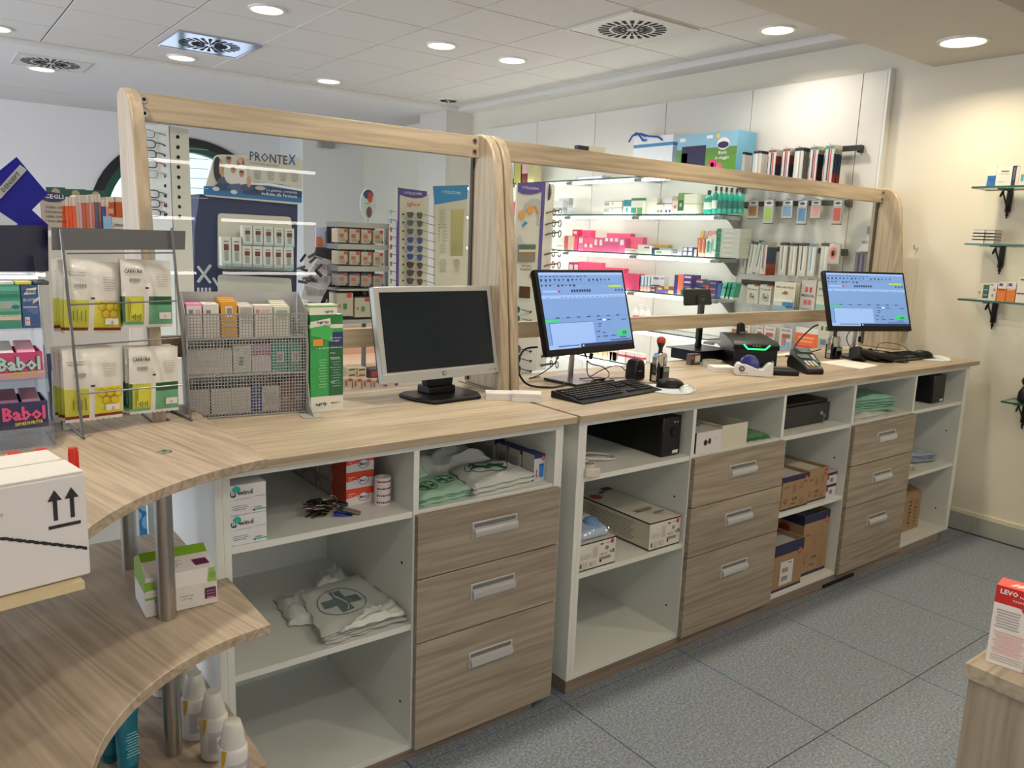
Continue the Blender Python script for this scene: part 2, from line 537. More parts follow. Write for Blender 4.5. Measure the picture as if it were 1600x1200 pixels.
for x, y, z in ((2.3, .135, HS), (.9, .135, HS), (-.5, .135, HS), (3.2, -1.6, HS + .06), (1.6, -1.7, HS + .06), (.2, -2.2, HS + .06), (-1.6, -1.8, HS + .06)):
    downlight(x, y, z, 'round ceiling downlight seen only by its light', 11 * G, color=(1, .84, .62) if x > 1.5 else WARM)
dv = mat('white vent metal', 'd2cec6', 0.35, 0.2)
def vent(x, y, z, label, m, s=.27, shiny=False):
    t = thing('ceiling_vent', label, 'vent', (x, y, z), 0, 'square swirl ceiling vents')
    b = MB().box(-s, s, -s, s, -.008, 0, m)
    b.build('plate', t, bevel=.002)
    e = MB()
    for q in ((-s - .01, s + .01, -s - .01, -s), (-s - .01, s + .01, s, s + .01), (-s - .01, -s, -s, s), (s, s + .01, -s, s)):
        e.box(q[0], q[1], q[2], q[3], -.012, 0, m)
    e.build('plate_edge', t)
    n = 24
    for k in range(n):
        a = 2 * PI * k / n
        long_ = k % 2 == 0
        c, s_ = math.cos(a), math.sin(a)
        r0, r1, w = (.035, .12, .007) if long_ else (.07, .125, .005)
        for (ra, rb, ww) in ((r0, r1, w), (.14, .205, .010)):
            p = [(ra, -ww), (rb, -ww * 1.25), (rb, ww * 1.25), (ra, ww)]
            P = [(u * c - v * s_, u * s_ + v * c) for u, v in p]
            MB().prism(P, 'z', -.0095, -.0078, DARKM).build('slot', t)
    MB().lathe([(.014, -.012), (.014, -.008)], m, 10).build('hub', t)
    return t
SHINY = mat('mirror bright vent plate', 'c8cbe0', 0.12, 0.9, var=.05)
vent(1.268 + .03, 4.208, HC - .009, 'mirror-bright square swirl vent in the ceiling tiles left of centre', SHINY)
vent(3.068, 1.808, HC - .009, 'large off-white square swirl vent near the centre of the ceiling', dv)
vent(.5, 5.62, HB, 'small square vent in the plain ceiling at the far left', dv, .24)
sv = thing('ceiling_vent', 'tiny round vent in the last ceiling tile by the pillar', 'vent', (3.668, 4.80, HC - .009))
MB().lathe([(.105, 0), (.10, -.012), (.085, -.014)], dv, 24).build('plate', sv)
for k in range(10):
    a = 2 * PI * k / 10
    MB().prism([(u * math.cos(a) - v * math.sin(a), u * math.sin(a) + v * math.cos(a)) for u, v in ((.03, -.008), (.08, -.013), (.08, .013), (.03, .008))], 'z', -.0165, -.0142, DARKM).build('slot', sv)
struct(MB().box(-.4, .85, 7.2, 7.28, HB - .01, HB, mat('white vent metal', '')).build('trim_1'), 'slim linear grille in the plain far ceiling')
# ================================================================ daylight and shelf lighting outside the frame
# glowing panels added as fill light, shaped as shop windows
ADDWIN = mat('added window glow', 'e8efff', emit=2.2)
for k, yy in enumerate((1.6, 3.8, 6.0)):
    w = struct(MB().box(XL - .01, XL + .005, yy - .75, yy + .75, .5, 2.3, ADDWIN).build('window_%d' % (k + 2)), 'glowing window panel added in the unseen left wall')
    MB().box(XL, XL + .03, yy - .03, yy + .03, .5, 2.3, mat('dark green window paint', '')).build('window_bar', w)
    l = bpy.data.lights.new('added daylight', 'AREA'); l.shape = 'RECTANGLE'; l.size = 1.5; l.size_y = 1.8; l.energy = 48; l.color = (.86, .92, 1)  # area light added behind each panel to fill the room
    o = bpy.data.objects.new('added daylight', l); COL.objects.link(o); o.location = (XL + .05, yy, 1.4); o.rotation_euler = (0, R_(-90), 0)
# lit shelving on the wall behind the staff (its tubes mirror in the glass screens)
TUBE = mat('lit shelf tube', 'fffaf2', emit=15.0)
bs = thing('lit_wall_shelf', 'white wall shelving with lit tubes behind the staff area', 'shelf', (0, YN + .02, 0))
for zz in (2.02, 1.62, 1.22):
    MB().box(-.6, 2.2, 0, .28, zz, zz + .012, WHITE).build('shelf', bs)
    for xa in (-.5, .45, 1.4):
        MB().tube([(xa, .27, zz - .02), (xa + .75, .27, zz - .02)], .012, mat('staff side tube', 'fff8f0', emit=24.0), 8).build('light_tube', bs)
# ================================================================ counters
WT, WTH = 0.987, 0.022     # worktop top, thickness
def handle(parent, x, z, w=.165):
    """recessed aluminium cup pull on a drawer front at y=-0.02"""
    h = MB()
    y0 = -.020
    h.box(x - w / 2, x + w / 2, y0 - .003, y0 + .002, z - .026, z + .026, ALU)
    prof = [(y0 - .003, z + .010), (y0 - .012, z + .006), (y0 - .016, z - .004), (y0 - .014, z - .016), (y0 - .003, z - .024)]
    hb = MB().prism(prof, 'x', x - w / 2 + .004, x + w / 2 - .004, ALU)
    o = h.build('handle', parent, bevel=.001)
    hb.build('grip', o)
    MB().box(x - w / 2 + .006, x + w / 2 - .006, y0 - .0035, y0 - .002, z + .010, z + .022, mat('shadowed cup', '6c6c6c', 0.5)).build('recess', o)
    return o
def cabinet(bays, x0, x1, zb, label, rest_z, heights):
    """bays: list of (kind, xa, xb) between vertical boards; open bays get two shelves, drawer bays one shelf over three drawers"""
    t = thing('counter_cabinet', label, 'cabinet', (0, 0, 0))
    xs = sorted({b[1] for b in bays} | {b[2] for b in bays})
    top = WT - WTH
    for i, xx in enumerate(xs):
        MB().box(xx - .009, xx + .009, 0.0, .58, zb, top - .018, WHITE).build('side_board', t, bevel=.0008)
    if True:
        MB().box(x0, xs[0] - .0092, 0.0, .60, zb - .018, top, WHITE).build('end_panel', t, bevel=.0008)
        MB().box(xs[-1] + .0092, x1, 0.0, .60, zb - .018, top, WHITE).build('end_panel', t, bevel=.0008)
    MB().box(xs[0] - .009, xs[-1] + .009, 0.0, .60, top - .018, top, WHITE).build('top_board', t, bevel=.0008)
    MB().box(xs[0] - .009, xs[-1] + .009, 0.0, .60, zb - .018, zb, WHITE).build('bottom_board', t, bevel=.0008)
    MB().box(xs[0] - .009, xs[-1] + .009, .58, .598, zb, top - .018, mat('cool white back board', 'cfd3d2', 0.5)).build('back_board', t)
    for kind, xa, xb in bays:
        s1, s2 = .772, .432
        MB().box(xa + .009, xb - .009, .004, .58, s1 - .018, s1, WHITE).build('shelf', t, bevel=.0008)
        if kind == 'open':
            MB().box(xa + .009, xb - .009, .004, .58, s2 - .018, s2, WHITE).build('shelf', t, bevel=.0008)
            for yy, zz in ((.06, .16), (.5, .16), (.06, .60)):
                MB().lathe([(.004, xb - .0105), (.004, xb - .0088)], DARKM, 10, (0, yy, zz), 'x').build('shelf_peg_hole', t)
        else:
            zs = [.765, .573, .377, zb - .016]
            for k in range(3):
                d = MB().box(xa - .004, xb + .004, -.020, -.001, zs[k + 1] + .002, zs[k] - .002, WOOD_D).build('drawer', t, bevel=.0012)
                d.data.transform(Matrix.Identity(4))
                handle(d, (xa + xb) / 2 + .005, (zs[k] + zs[k + 1]) / 2 + (.015 if k < 2 else .062))
    return t
LB = [('open', .026, .548), ('drawers', .548, 1.062)]
RB = [('open', 1.176, 1.719), ('drawers', 1.719, 2.277), ('open', 2.277, 2.810), ('drawers', 2.810, 3.363), ('open', 3.363, 3.905)]
cabL = cabinet(LB, -.002, 1.084, .052, 'white and wood counter cabinet with one drawer stack, left of the gap', 0, 0)
cabR = cabinet(RB, 1.150, 3.935, .068, 'long white and wood counter cabinet with two drawer stacks, reaching the right wall', 0, 0)
# plinths
p = MB().box(.0, 1.005, .004, .55, 0, .033, WOOD_K).build('plinth', cabL, bevel=.001)
p = MB().box(1.152, 3.83, .002, .55, 0, .049, WOOD_K).build('plinth', cabR, bevel=.001)
MB().box(2.72, 2.98, -.004, .0015, .004, .018, DARKM).build('floor_gap', cabR)
def worktop(x0, x1, y0, label, x0b=None):
    o = MB().prism([(x0, y0), (x1, y0), (x1, .70), (x0b or x0, .70)], 'z', WT - WTH, WT, WOOD_X).build('worktop', bevel=.0015)
    return tag(o, label, 'worktop')
worktop(.0, 1.124, -.018, 'short ash-laminate worktop carrying the silver monitor')
worktop(1.140, 4.0, -.018, 'long ash-laminate worktop with the two black monitors')
# customer-side fronts below the screen
struct(MB().box(.0, 1.13, .70, .715, 0, WT - .03, WHITE).build('trim_2'), 'white customer-side face of the short counter')
struct(MB().box(1.14, 4.0, .70, .715, 0, WT - .03, WHITE).build('trim_3'), 'white customer-side face of the long counter')

# ---------------------------------------------------------------- glazed screens on posts
def slab_profile():
    pts = [(.665, WT)]
    pts += [(.672, 1.86), (.665, 1.895)]
    pts += [(.625, 1.902), (.590, 1.898), (.555, 1.880), (.525, 1.845), (.505, 1.79), (.493, 1.70), (.478, 1.58), (.458, 1.42), (.435, 1.22), (.415, WT)]
    return pts
def post(x0, x1, t):
    return MB().prism(slab_profile(), 'x', x0, x1, WOOD_Z).build('post', t, bevel=.006)
def screw(t, x, y, z):
    MB().lathe([(.010, y - .002), (.010, y + .001)], STEEL, 12, (x, 0, z), 'y').build('screw', t)
    MB().lathe([(.005, y - .0026), (.005, y - .0019)], DARKM, 8, (x, 0, z), 'y').build('screw_socket', t)
def screen(xa, xb, label, group=None):
    t = thing('glazed_screen', label, 'screen', (xa, .6, WT)); t.location = (0, 0, 0)
    post(xa - .036, xa, t); post(xb, xb + .036, t)
    MB().box(xa, xb, .605, .632, 1.818, 1.893, WOOD_X).build('top_rail', t, bevel=.002)
    MB().box(xa, xb, .605, .632, 1.152, 1.216, WOOD_X).build('lower_rail', t, bevel=.002)
    MB().box(xa + .001, xb - .001, .633, .639, 1.16, 1.85, GLASS).build('glass_pane', t)
    MB().box(xa + .0005, xa + .008, .630, .645, 1.0, 1.818, mat('dark gasket', '3a342b', .6)).build('gasket', t)
    MB().box(xb - .008, xb - .0005, .630, .645, 1.0, 1.818, mat('dark gasket', '')).build('gasket', t)
    for xx in (xa + .02, xb - .02):
        for zz in (1.838, 1.875): screw(t, xx, .605, zz)
    return t
screen(.0, 1.145, 'short wood-framed glass screen standing on the left worktop')
screen(1.225, 3.975, 'long wood-framed glass screen standing on the right worktop')

# ---------------------------------------------------------------- curved corner shelf unit (left foreground)
def tier(z, xr, yb, c, r, a0, a1, name, parent, xl=-1.5, yl=-1.5):
    pts = [(xr, yb)]
    tipx = xr
    n = 40
    for k in range(n + 1):
        a = R_(a0 + (a1 - a0) * k / n)
        pts.append((c[0] + r * math.cos(a), c[1] + r * math.sin(a)))
    if yl > -1.2:
        e = pts[-1]
        pts += [(xl, e[1] + (xl - e[0]) * .5), (xl, yb), (-.045, yb), (-.045, .40), (.004, .40), (.004, yb)]
    else:
        pts += [(pts[-1][0], yl), (xl, yl), (xl, yb)]
    return MB().prism(pts, 'z', z - .022, z, WOOD_T).build(name, parent, bevel=.0015)
cu = thing('corner_shelf_unit', 'curved three-tier ash-laminate corner shelf on steel tubes', 'shelf unit', (0, 0, 0))
tier(1.0105, .095, .60, (.2, -.71), .63, 99.5, 167, 'top_shelf', cu, xl=-1.3, yl=-.6)
tier(.700, .024, .395, (.043, -.722), .437, 92.5, 180, 'middle_shelf', cu)
tier(.375, .008, .395, (.043, -.722), .437, 94.5, 180, 'bottom_shelf', cu)
for i, (x, y) in enumerate(((-.148, -.135), (-.155, .185), (-.75, .185), (-.75, -.5))):
    MB().lathe([(.0185, .70), (.0185, .988)], STEEL, 28, (x, y, 0)).build('tube', cu)
    MB().lathe([(.0185, .375), (.0185, .678)], STEEL, 28, (x, y, 0)).build('tube', cu)
    MB().lathe([(.0185, .0), (.0185, .353)], STEEL, 28, (x, y, 0)).build('tube', cu)
MB().lathe([(.017, 1.010), (.017, 1.0125), (.013, 1.0135), (.002, 1.0135)], CHROME, 20, tuple(at(257, 707, z=1.01).xy) + (0,)).build('cap_disc', cu)
# ================================================================ lit wall shelving on the right wall, behind the screen
XP = 4.10
PANEL = mat('white wall panel', 'd4d2cb', 0.5, var=0.01, vs=3)
wp = struct(MB().box(XP + .012, XW, .735, 4.75, .10, 2.583, mat('panel joint shadow', '3b3833', .8)).build('wall_paneling'), 'row of white wall panels carrying the lit shelves')
JY = [.735, .887, 1.671, 2.44, 3.215, 3.98, 4.75]
for k in range(6):
    MB().box(XP, XP + .012, JY[k] + .0025, JY[k + 1] - .0025, .10, 2.583, PANEL).build('panel', wp, bevel=.0008)
MB().box(XP - .002, XW, .72, .7345, .10, 2.590, ALU if False else WHITE).build('end_strip', wp)
LV = [2.03, 1.755, 1.465, 1.190, .905, .62]
XF = 3.885
SHELFG = clear('pale green shelf glass', (.95, .985, .965), 1.5)
ls = {}
levn = ['topmost', 'second', 'third', 'fourth', 'fifth', 'lowest']
for i, z in enumerate(LV):
    t = thing('lit_glass_shelf', '%s lit glass shelf level on the white wall panels' % levn[i], 'shelf', (XP, 0, z), 0, 'lit glass shelves on the right wall')
    for k in range(2, 6):
        a, b = JY[k], JY[k + 1]
        MB().box(-.25, -.002, a + .02, b - .004, -.008, 0, [SHELFG, SHELFG, GLASSEDGE, GLASSEDGE, GLASSEDGE, GLASSEDGE]).build('glass_plate', t)
        MB().tube([(-.238, a + .055, -.026), (-.238, b - .045, -.026)], .0115, TUBE, 8).build('light_tube', t)
        br = MB().box(-.245, -.002, a + .004, a + .018, -.035, -.0085, ALU)
        br.box(-.25, -.225, a - .03, a + .05, -.036, -.018, GREYM)
        br.build('bracket', t)
    MB().prism([(-.20, -.008), (-.002, -.008), (-.002, -.13), (-.04, -.115), (-.12, -.05)], 'y', 1.676, 1.684, GREYM).build('bracket_plate', t)
COUNT = {}
def wbox(level, px0, px1, pyt, label, bs, cat='box', name='carton', stack=1, row=1, depth=.10, dx=0.0, group=None, tip=None, face=None, side=None):
    """carton(s) on a lit shelf between two sight lines, top at pyt"""
    x = XF + dx; z = LV[level] + .0005
    zone = {1: ((864, 893), (1004, 1026)), 2: ((866, 1024), (1086, 1117)), 3: ((887, 1040), (1068, 1121))}.get(level, ())
    if any(a <= px0 and px1 <= b for a, b in zone): depth = min(depth, .046 if dx < .03 else .05)
    ya, yb = y_on(px0, x, z), y_on(px1, x, z)
    h = z_on((px0 + px1) / 2, pyt, x) - z
    w = (ya - yb) / row; hh = h / stack
    out = []
    for r in range(row):
        for s in range(stack):
            b = MB().bands(w * .97, depth, hh * .985, [(f, C(c)) for f, c in bs], mside=C(side) if side else None)
            if face:
                for (fx, fz, fw, fh, c) in face:
                    b.rect((-w / 2 + fx * w, -.0006, fz * hh), X, Z, fw * w, fh * hh, C(c))
            lb = label
            if row > 1: lb = '%s, %s from the left' % (label, ORD[r])
            if stack > 1: lb = '%s, %s from the bottom' % (lb, ORD[s])
            o = b.build(name, loc=(x, ya - w * (r + .5), z + s * hh), rz=-PI / 2)
            tag(o, lb, cat, group)
            out.append(o)
    return out
S2 = 'on the third lit shelf'
# level 0 (above the top rail)
wbox(0, 986, 1049, 212, 'white gift carton with a blue ribbon bow on the topmost lit shelf', [(.74, 'dfe3e8'), (.82, '3f82b8'), (1, 'dfe3e8')], name='gift_box', depth=.16, dx=.05)
rb = MB()
for pts in ([(984, 222), (990, 212), (1003, 209), (1015, 213), (1030, 214), (1036, 219)], [(1000, 211), (1006, 220), (1011, 219)], [(988, 214), (996, 208), (1010, 213)]):
    rb.tube([at(px, py, x=XF + .05) - X * .01 for px, py in pts], .007, C('17479a'), 6)
tag(rb.build('ribbon'), 'dark blue ribbon curled on top of the white gift carton', 'ribbon')
g = wbox(0, 1054, 1150, 207, 'children travel box with sky, green hills and sun printed on it', [(.42, '5d9a2f'), (.62, '5d8f3a'), (1, '8fc0d6')], name='travel_box', depth=.20, dx=-.01,
    face=[(.30, .36, .40, .66, '232149'), (.62, .16, .12, .30, 'e0346f'), (.72, .12, .10, .2, 'e85a88'), (.62, .12, .05, .24, 'f7b7cd'), (.14, .30, .12, .44, '4e8b33'), (.10, .86, .10, .09, 'f2f2ee'), (.55, .88, .10, .08, 'f2f2ee')], side='6ea7c4')[0]
yw = g.dimensions.x
pr = MB()
pr.disc((yw * .28, -.0012, g.dimensions.z * .70), X, Z, .052, .040, C('f3efe6'))
pr.disc((yw * .28, -.0016, g.dimensions.z * .67), X, Z, .046, .022, C('2a2358'))
pr.disc((yw * .19, -.0012, g.dimensions.z * .90), X, Z, .016, .016, C('f2cf4a'))
pr.text('Bimbi', (yw * .28, -.002, g.dimensions.z * .44), X, Z, .022, C('f4f4ec'), bold=.01)
pr.text('in viaggio', (yw * .28, -.002, g.dimensions.z * .32), X, Z, .022, C('f4f4ec'), bold=.01)
pr.build('print', g)
a = at(902, 232, y=.612).x; b = at(919, 233, y=.612).x; c = at(944, 236, y=.612).x
tag(MB().box(a, b - .001, .608, .630, 1.8935, 1.910, C('26243a')).build('flat_carton'), 'small dark flat carton lying on the top rail of the long screen', 'box')
tag(MB().box(b, c, .607, .630, 1.8935, 1.913, C('c8c8b4')).build('flat_carton'), 'small pale flat carton lying on the top rail of the long screen', 'box')
wbox(0, 899, 941, 275, 'flat lilac carton lying at the middle of the topmost lit shelf', [(1, 'a9a4b4')], depth=.1)
# far end of level 0: green, pink and dark red things behind the post
wbox(0, 786, 803, 257, 'pale blue-grey picture board at the far end of the topmost lit shelf', [(.25, '3a3430'), (1, 'c9d0d8')], depth=.05)
wbox(0, 802, 815, 250, 'yellow-green paper bag at the far end of the topmost lit shelf', [(1, 'b9b45c')], name='paper_bag', depth=.08)
wbox(0, 813, 824, 256, 'dark red box topped with pink, far end of the topmost lit shelf', [(.5, '6d2b28'), (1, 'd5a9a9')], depth=.1)
wbox(0, 824, 834, 250, 'beige striped bag at the far end of the topmost lit shelf', [(1, 'b8ad80')], name='paper_bag', depth=.08)
# level 1
wbox(1, 866, 879, 313, 'grey-white carton with dark print beside the eyewear stand, front', [(.3, 'c9ccd0'), (.5, 'a7adb5'), (1, 'cfd2d6')], depth=.08)
wbox(1, 872, 888, 309, 'tall grey-white carton beside the eyewear stand on the second lit shelf', [(.3, 'b4bac2'), (.6, 'd2d4d6'), (1, 'aab1bb')], depth=.08, dx=.05)
wbox(1, 886, 892, 324, 'lowest small grey carton beside the eyewear stand on the second lit shelf', [(.5, 'b3b8c0'), (1, 'cacdd2')], depth=.06)
wbox(1, 943, 971, 314, 'flat green-ended white carton on the second lit shelf', [(.93, 'e6e4da'), (1, '5d6a62')], stack=2, depth=.14, face=[(.16, .55, .28, .5, '9aa79b'), (.48, .62, .12, .4, 'b7bdb2')], group='flat white cartons on the second lit shelf')
wbox(1, 973, 985, 312, 'teal-topped carton with a water drop on the second lit shelf', [(.55, 'dfe6e4'), (1, '2f8396')], depth=.08, face=[(.5, .30, .3, .3, '5aa6b3')])
wbox(1, 985, 1004, 309, 'large white carton with dark green top edge and teal figures', [(.84, 'e2e2d6'), (1, '4e7a4f')], depth=.12, face=[(.25, .22, .42, .36, '3d9394'), (.74, .2, .42, .4, '6cae62')])
wbox(1, 1004, 1026, 309, 'side of a large off-white carton beside the green-topped one', [(.25, 'd3d6c6'), (.75, 'dcdccd'), (1, 'd2d3c4')], depth=.1, dx=.03)
wbox(1, 1025, 1037, 317, 'white carton with three grey circles on the second lit shelf', [(.85, 'e1dfd4'), (1, '70867a')], depth=.08, face=[(.25, .25, .2, .2, '4a554c'), (.65, .25, .25, .2, '4a554c')])
wbox(1, 1037, 1049, 309, 'white carton with lilac band and purple circles on the second lit shelf', [(.62, 'e0dcdc'), (.68, '8c7fb8'), (1, 'd9d6df')], depth=.08, face=[(.3, .18, .3, .15, '62508f'), (.75, .18, .25, .15, '4d3f84')])
wbox(1, 1049, 1059, 306, 'pale pink carton with reddish lettering on the second lit shelf', [(.75, 'dcc9c0'), (1, 'b9a08c')], depth=.08, face=[(.5, .4, .4, .16, 'b46a6a')])
wbox(1, 1058, 1067, 301, 'dark green carton end with a pale leaf on the second lit shelf', [(.15, 'dfe0cf'), (.65, '2b5f3d'), (1, '63a14f')], depth=.1, face=[(.5, .42, .4, .18, '9cc08c')])
wbox(1, 1067, 1088, 303, 'wide cream carton in the stack of two beside the teal bottles', [(.08, 'b7c08b'), (1, 'e0dfcf')], stack=2, depth=.12, group='cream cartons beside the teal bottles')
def bottle(level, px0, px1, pyt, label, body, cap='2a2a2a', liquid=None, lab=None, dx=0, group=None, cat='bottle', pump=False):
    x = XF + dx; z = LV[level] + .0005
    ya, yb = y_on(px0, x, z), y_on(px1, x, z)
    w = ya - yb; h = z_on((px0 + px1) / 2, pyt, x) - z
    r = w / 2
    t = thing('bottle', label, cat, (x + r, (ya + yb) / 2, z), -PI / 2, group)
    MB().lathe([(r * .9, 0), (r, h * .04), (r, h * .62), (r * .85, h * .72), (r * .32, h * .80), (r * .32, h * .84)], body, 16, sy=.62).build('body', t)
    if pump:
        MB().lathe([(r * .34, h * .84), (r * .34, h * .90), (r * .1, h * .91), (r * .1, h * .97)], C(cap), 12).box(-r * .12, r * .12, -r * .8, r * .1, h * .97, h, C(cap)).build('pump', t)
    else:
        MB().lathe([(r * .36, h * .84), (r * .36, h)], C(cap), 14).build('cap', t)
    if lab:
        MB().lathe([(r * 1.01, h * .2), (r * 1.01, h * .5)], C(lab), 16, sy=.64, cap=False).build('label', t)
    return t
TEAL = mat('teal mouthwash', '15a08c', 0.12, var=.03, coat=.5)
PINKL = mat('pink lotion', 'd9446c', 0.25, var=.03)
bottle(1, 1094, 1107, 297, 'single teal mouthwash bottle with a black cap', TEAL, lab='cfe0d4')
for k in range(6):
    px = 1108 + k * 8.2
    bottle(1, px, px + 8.8, 291 + k * .8, 'teal mouthwash bottle in the row under the top rail, %s from the left' % ORD[k], TEAL, lab='1b6b60' if k else 'e0e6dc', group='teal mouthwash bottles in a row')
for k in range(3):
    bottle(1, 786 + k * 6.5, 792 + k * 6.5, 308, 'pink lotion bottle behind the wooden post, %s from the left' % ORD[k], PINKL, cap='f0e4e8', pump=True, group='pink lotion bottles')
# level 2
wbox(2, 791, 806, 365, 'magenta and purple carton behind the wooden post on the third lit shelf', [(.35, '9c3d72'), (.7, 'd06a9a'), (1, 'e3a2bf')], depth=.1)
wbox(2, 868, 881, 370, 'white carton beside the eyewear stand on the third lit shelf', [(.3, 'd8d5d0'), (1, 'e2ddd8')], depth=.1, face=[(.5, .3, .7, .1, '9ba3ad')])
wbox(2, 881, 887, 368, 'brick red slim carton on the third lit shelf', [(1, 'c25a55')], depth=.1)
wbox(2, 887, 894, 369, 'cream slim carton between red ones on the third lit shelf', [(1, 'dcc0a8')], depth=.1)
wbox(2, 893, 902, 358, 'tallest crimson carton with a white oval on the third lit shelf', [(.55, 'd84a78'), (1, 'c83858')], depth=.1, dx=.02, face=[(.5, .84, .55, .12, 'ecd3d6')])
wbox(2, 903, 911, 369, 'rose carton with a grey round label on the third lit shelf', [(1, 'd86088')], depth=.1, face=[(.5, .7, .7, .34, 'd5c8c8')])
wbox(2, 902, 922, 359, 'bright pink carton at the back of the third lit shelf', [(1, 'f0507c')], row=3, depth=.1, dx=.06, group='bright pink cartons, back of third lit shelf')
wbox(2, 911, 927, 371, 'pink carton with a pale ball emblem on the third lit shelf', [(.6, 'ca4c74'), (1, 'f05a80')], row=2, depth=.08, face=[(.5, .4, .5, .26, 'd8c8b8')], group='pink cartons with ball emblem')
wbox(2, 927, 943, 371, 'rose carton with a pale bear-shaped label on the third lit shelf', [(.5, 'c24a72'), (1, 'd0507a')], row=2, depth=.1, face=[(.4, .65, .5, .4, 'd5cccc')], group='rose cartons with pale label')
wbox(2, 943, 966, 371, 'deep rose carton with pale squares on the third lit shelf', [(.7, 'c2507c'), (1, 'ce6f92')], row=3, depth=.1, face=[(.5, .84, .6, .22, 'e2d4d8')], group='deep rose cartons with pale squares')
wbox(2, 966, 976, 372, 'rose carton with a tall pale label on the third lit shelf', [(1, 'd0588a')], depth=.1, face=[(.5, .7, .55, .36, 'e6dade')])
wbox(2, 976, 1003, 370, 'wide pink carton at the end of the pink group', [(.35, 'd85a7c'), (.5, 'ee6a5a'), (1, 'd85a7c')], depth=.06, dx=.05)
wbox(2, 946, 984, 364, 'flat pink carton lying on top at the back of the third lit shelf', [(1, 'ea4d7c')], depth=.08, dx=.11)
wbox(2, 976, 984, 388, 'smallest white carton before the pink group', [(1, 'e8e4e2')], depth=.05, dx=-.02, face=[(.5, .5, .6, .15, 'b8b4b8')])
wbox(2, 984, 996, 389, 'low white carton before the wide pink one', [(1, 'e4e2e4')], depth=.05, dx=-.02, face=[(.5, .6, .6, .15, '8c98a8')])
wbox(2, 996, 1005, 382, 'white carton with a pale star before the pink group', [(1, 'ece8e4')], depth=.05, dx=-.02)
wbox(2, 1005, 1015, 384, 'white carton with dark writing next to the bracket', [(.5, 'e6e2de'), (1, 'e0dcda')], depth=.06, dx=-.02, face=[(.5, .78, .8, .14, '5c4a52')])
wbox(2, 1017, 1023, 387, 'navy end of a toothpaste carton on the third lit shelf', [(1, '26355e')], depth=.1)
wbox(2, 1022, 1047, 391, 'lowest toothpaste carton, white with green lettering', [(1, 'dbe3df')], depth=.06, face=[(.3, .5, .35, .6, '5c9a6c'), (.75, .5, .3, .6, 'cfc9a0')])
o = wbox(2, 1022, 1050, 388, 'light blue toothpaste carton lying on the white one', [(1, '9cc5d8')], depth=.06, dx=.065)[0]
wbox(2, 1018, 1043, 382, 'ochre toothpaste carton on top of the lying stack', [(.7, 'b8a878'), (1, 'c09434')], depth=.05, dx=.13)
wbox(2, 1051, 1058, 394, 'small white and navy carton right of the toothpaste', [(.6, 'e0dfe4'), (1, '4c5a8c')], depth=.05)
wbox(2, 1058, 1065, 393, 'small lilac carton with a round emblem', [(1, 'b8a8c0')], depth=.05, face=[(.5, .5, .6, .6, 'e2d4e0')])
wbox(2, 1066, 1082, 386, 'navy-edged cube carton with white round label', [(1, '42528c')], row=2, stack=2, depth=.05, face=[(.5, .5, .68, .72, 'd6d9e6')], group='four navy-edged cube cartons')
wbox(2, 1084, 1091, 389, 'pinkish pack left of the orange toothbrush packs', [(1, 'c9b0a8')], depth=.04)
wbox(2, 1088, 1100, 371, 'orange-red toothbrush pack on the third lit shelf', [(.2, 'd0b8a8'), (1, 'c86a50')], row=2, depth=.03, group='orange-red toothbrush packs', face=[(.5, .5, .2, .8, 'e6c0a8')])
wbox(2, 1092, 1097, 360, 'yellow slim pack behind the orange toothbrush packs', [(1, 'd0a038')], depth=.02, dx=.06)
wbox(2, 1098, 1104, 361, 'slim grey pack behind the orange toothbrush packs', [(1, 'a89a90')], depth=.02, dx=.06)
wbox(2, 1101, 1111, 372, 'white blister with teal toothbrush on the third lit shelf', [(.2, 'd8dcd4'), (.8, 'a8c8bc'), (1, 'dde0d8')], depth=.03, face=[(.45, .55, .3, .6, '2d8f7c')])
wbox(2, 1110, 1121, 366, 'white blister with pale green toothbrush beside the stacked cartons', [(.25, 'e0dcd4'), (.8, '9cc9b8'), (1, 'dcdcd2')], depth=.03, face=[(.5, .6, .3, .5, 'd8ece0')])
wbox(2, 1103, 1116, 360, 'tall grey-white blister at the back beside the stacked cartons', [(.8, 'd5cfc5'), (1, 'c08a80')], depth=.02, dx=.06)
wbox(2, 1117, 1154, 357, 'flat grey carton with dark green end in the tall stack', [(1, 'bdc3b8')], stack=6, depth=.12, face=[(.1, .5, .2, .9, '1f7a60'), (.5, .55, .4, .3, 'd2d4ca')], group='tall stack of six grey-green cartons')
# level 3
wbox(3, 791, 802, 424, 'mauve carton low behind the wooden post', [(1, 'b55a8c')], depth=.1)
for k in range(2):
    wbox(3, 887 + k * 8, 895 + k * 8, 409, 'crimson carton with pale oval on the fourth lit shelf, %s from the left' % ORD[k], [(.75, 'c22f52'), (1, 'b52a4c')], depth=.1, face=[(.5, .75, .7, .25, 'dccaca')], group='crimson cartons with pale ovals')
wbox(3, 903, 938, 409, 'hot pink carton in the row on the fourth lit shelf', [(1, 'f04a74')], row=5, depth=.1, group='hot pink cartons on the fourth lit shelf')
wbox(3, 938, 974, 418, 'hot pink carton mostly hidden by the middle monitor', [(1, 'e84470')], row=4, depth=.1, group='hot pink cartons behind the middle monitor')
wbox(3, 974, 1000, 427, 'magenta carton beside the middle monitor on the fourth lit shelf', [(1, 'dc3c6e')], row=4, depth=.1, group='magenta cartons on the fourth lit shelf')
for k in range(4):
    o = wbox(3, 998 + k * 5, 1003 + k * 5, 430, 'toothbrush blister with blue and white brushes on the fourth lit shelf, %s from the left' % ORD[k], [(.4, 'b9a8a0'), (1, 'd8dcdc')], depth=.012, face=[(.5, .6, .35, .62, '3f6f9a'), (.5, .15, .4, .25, 'c06a6a')], group='blue-white toothbrush blisters')
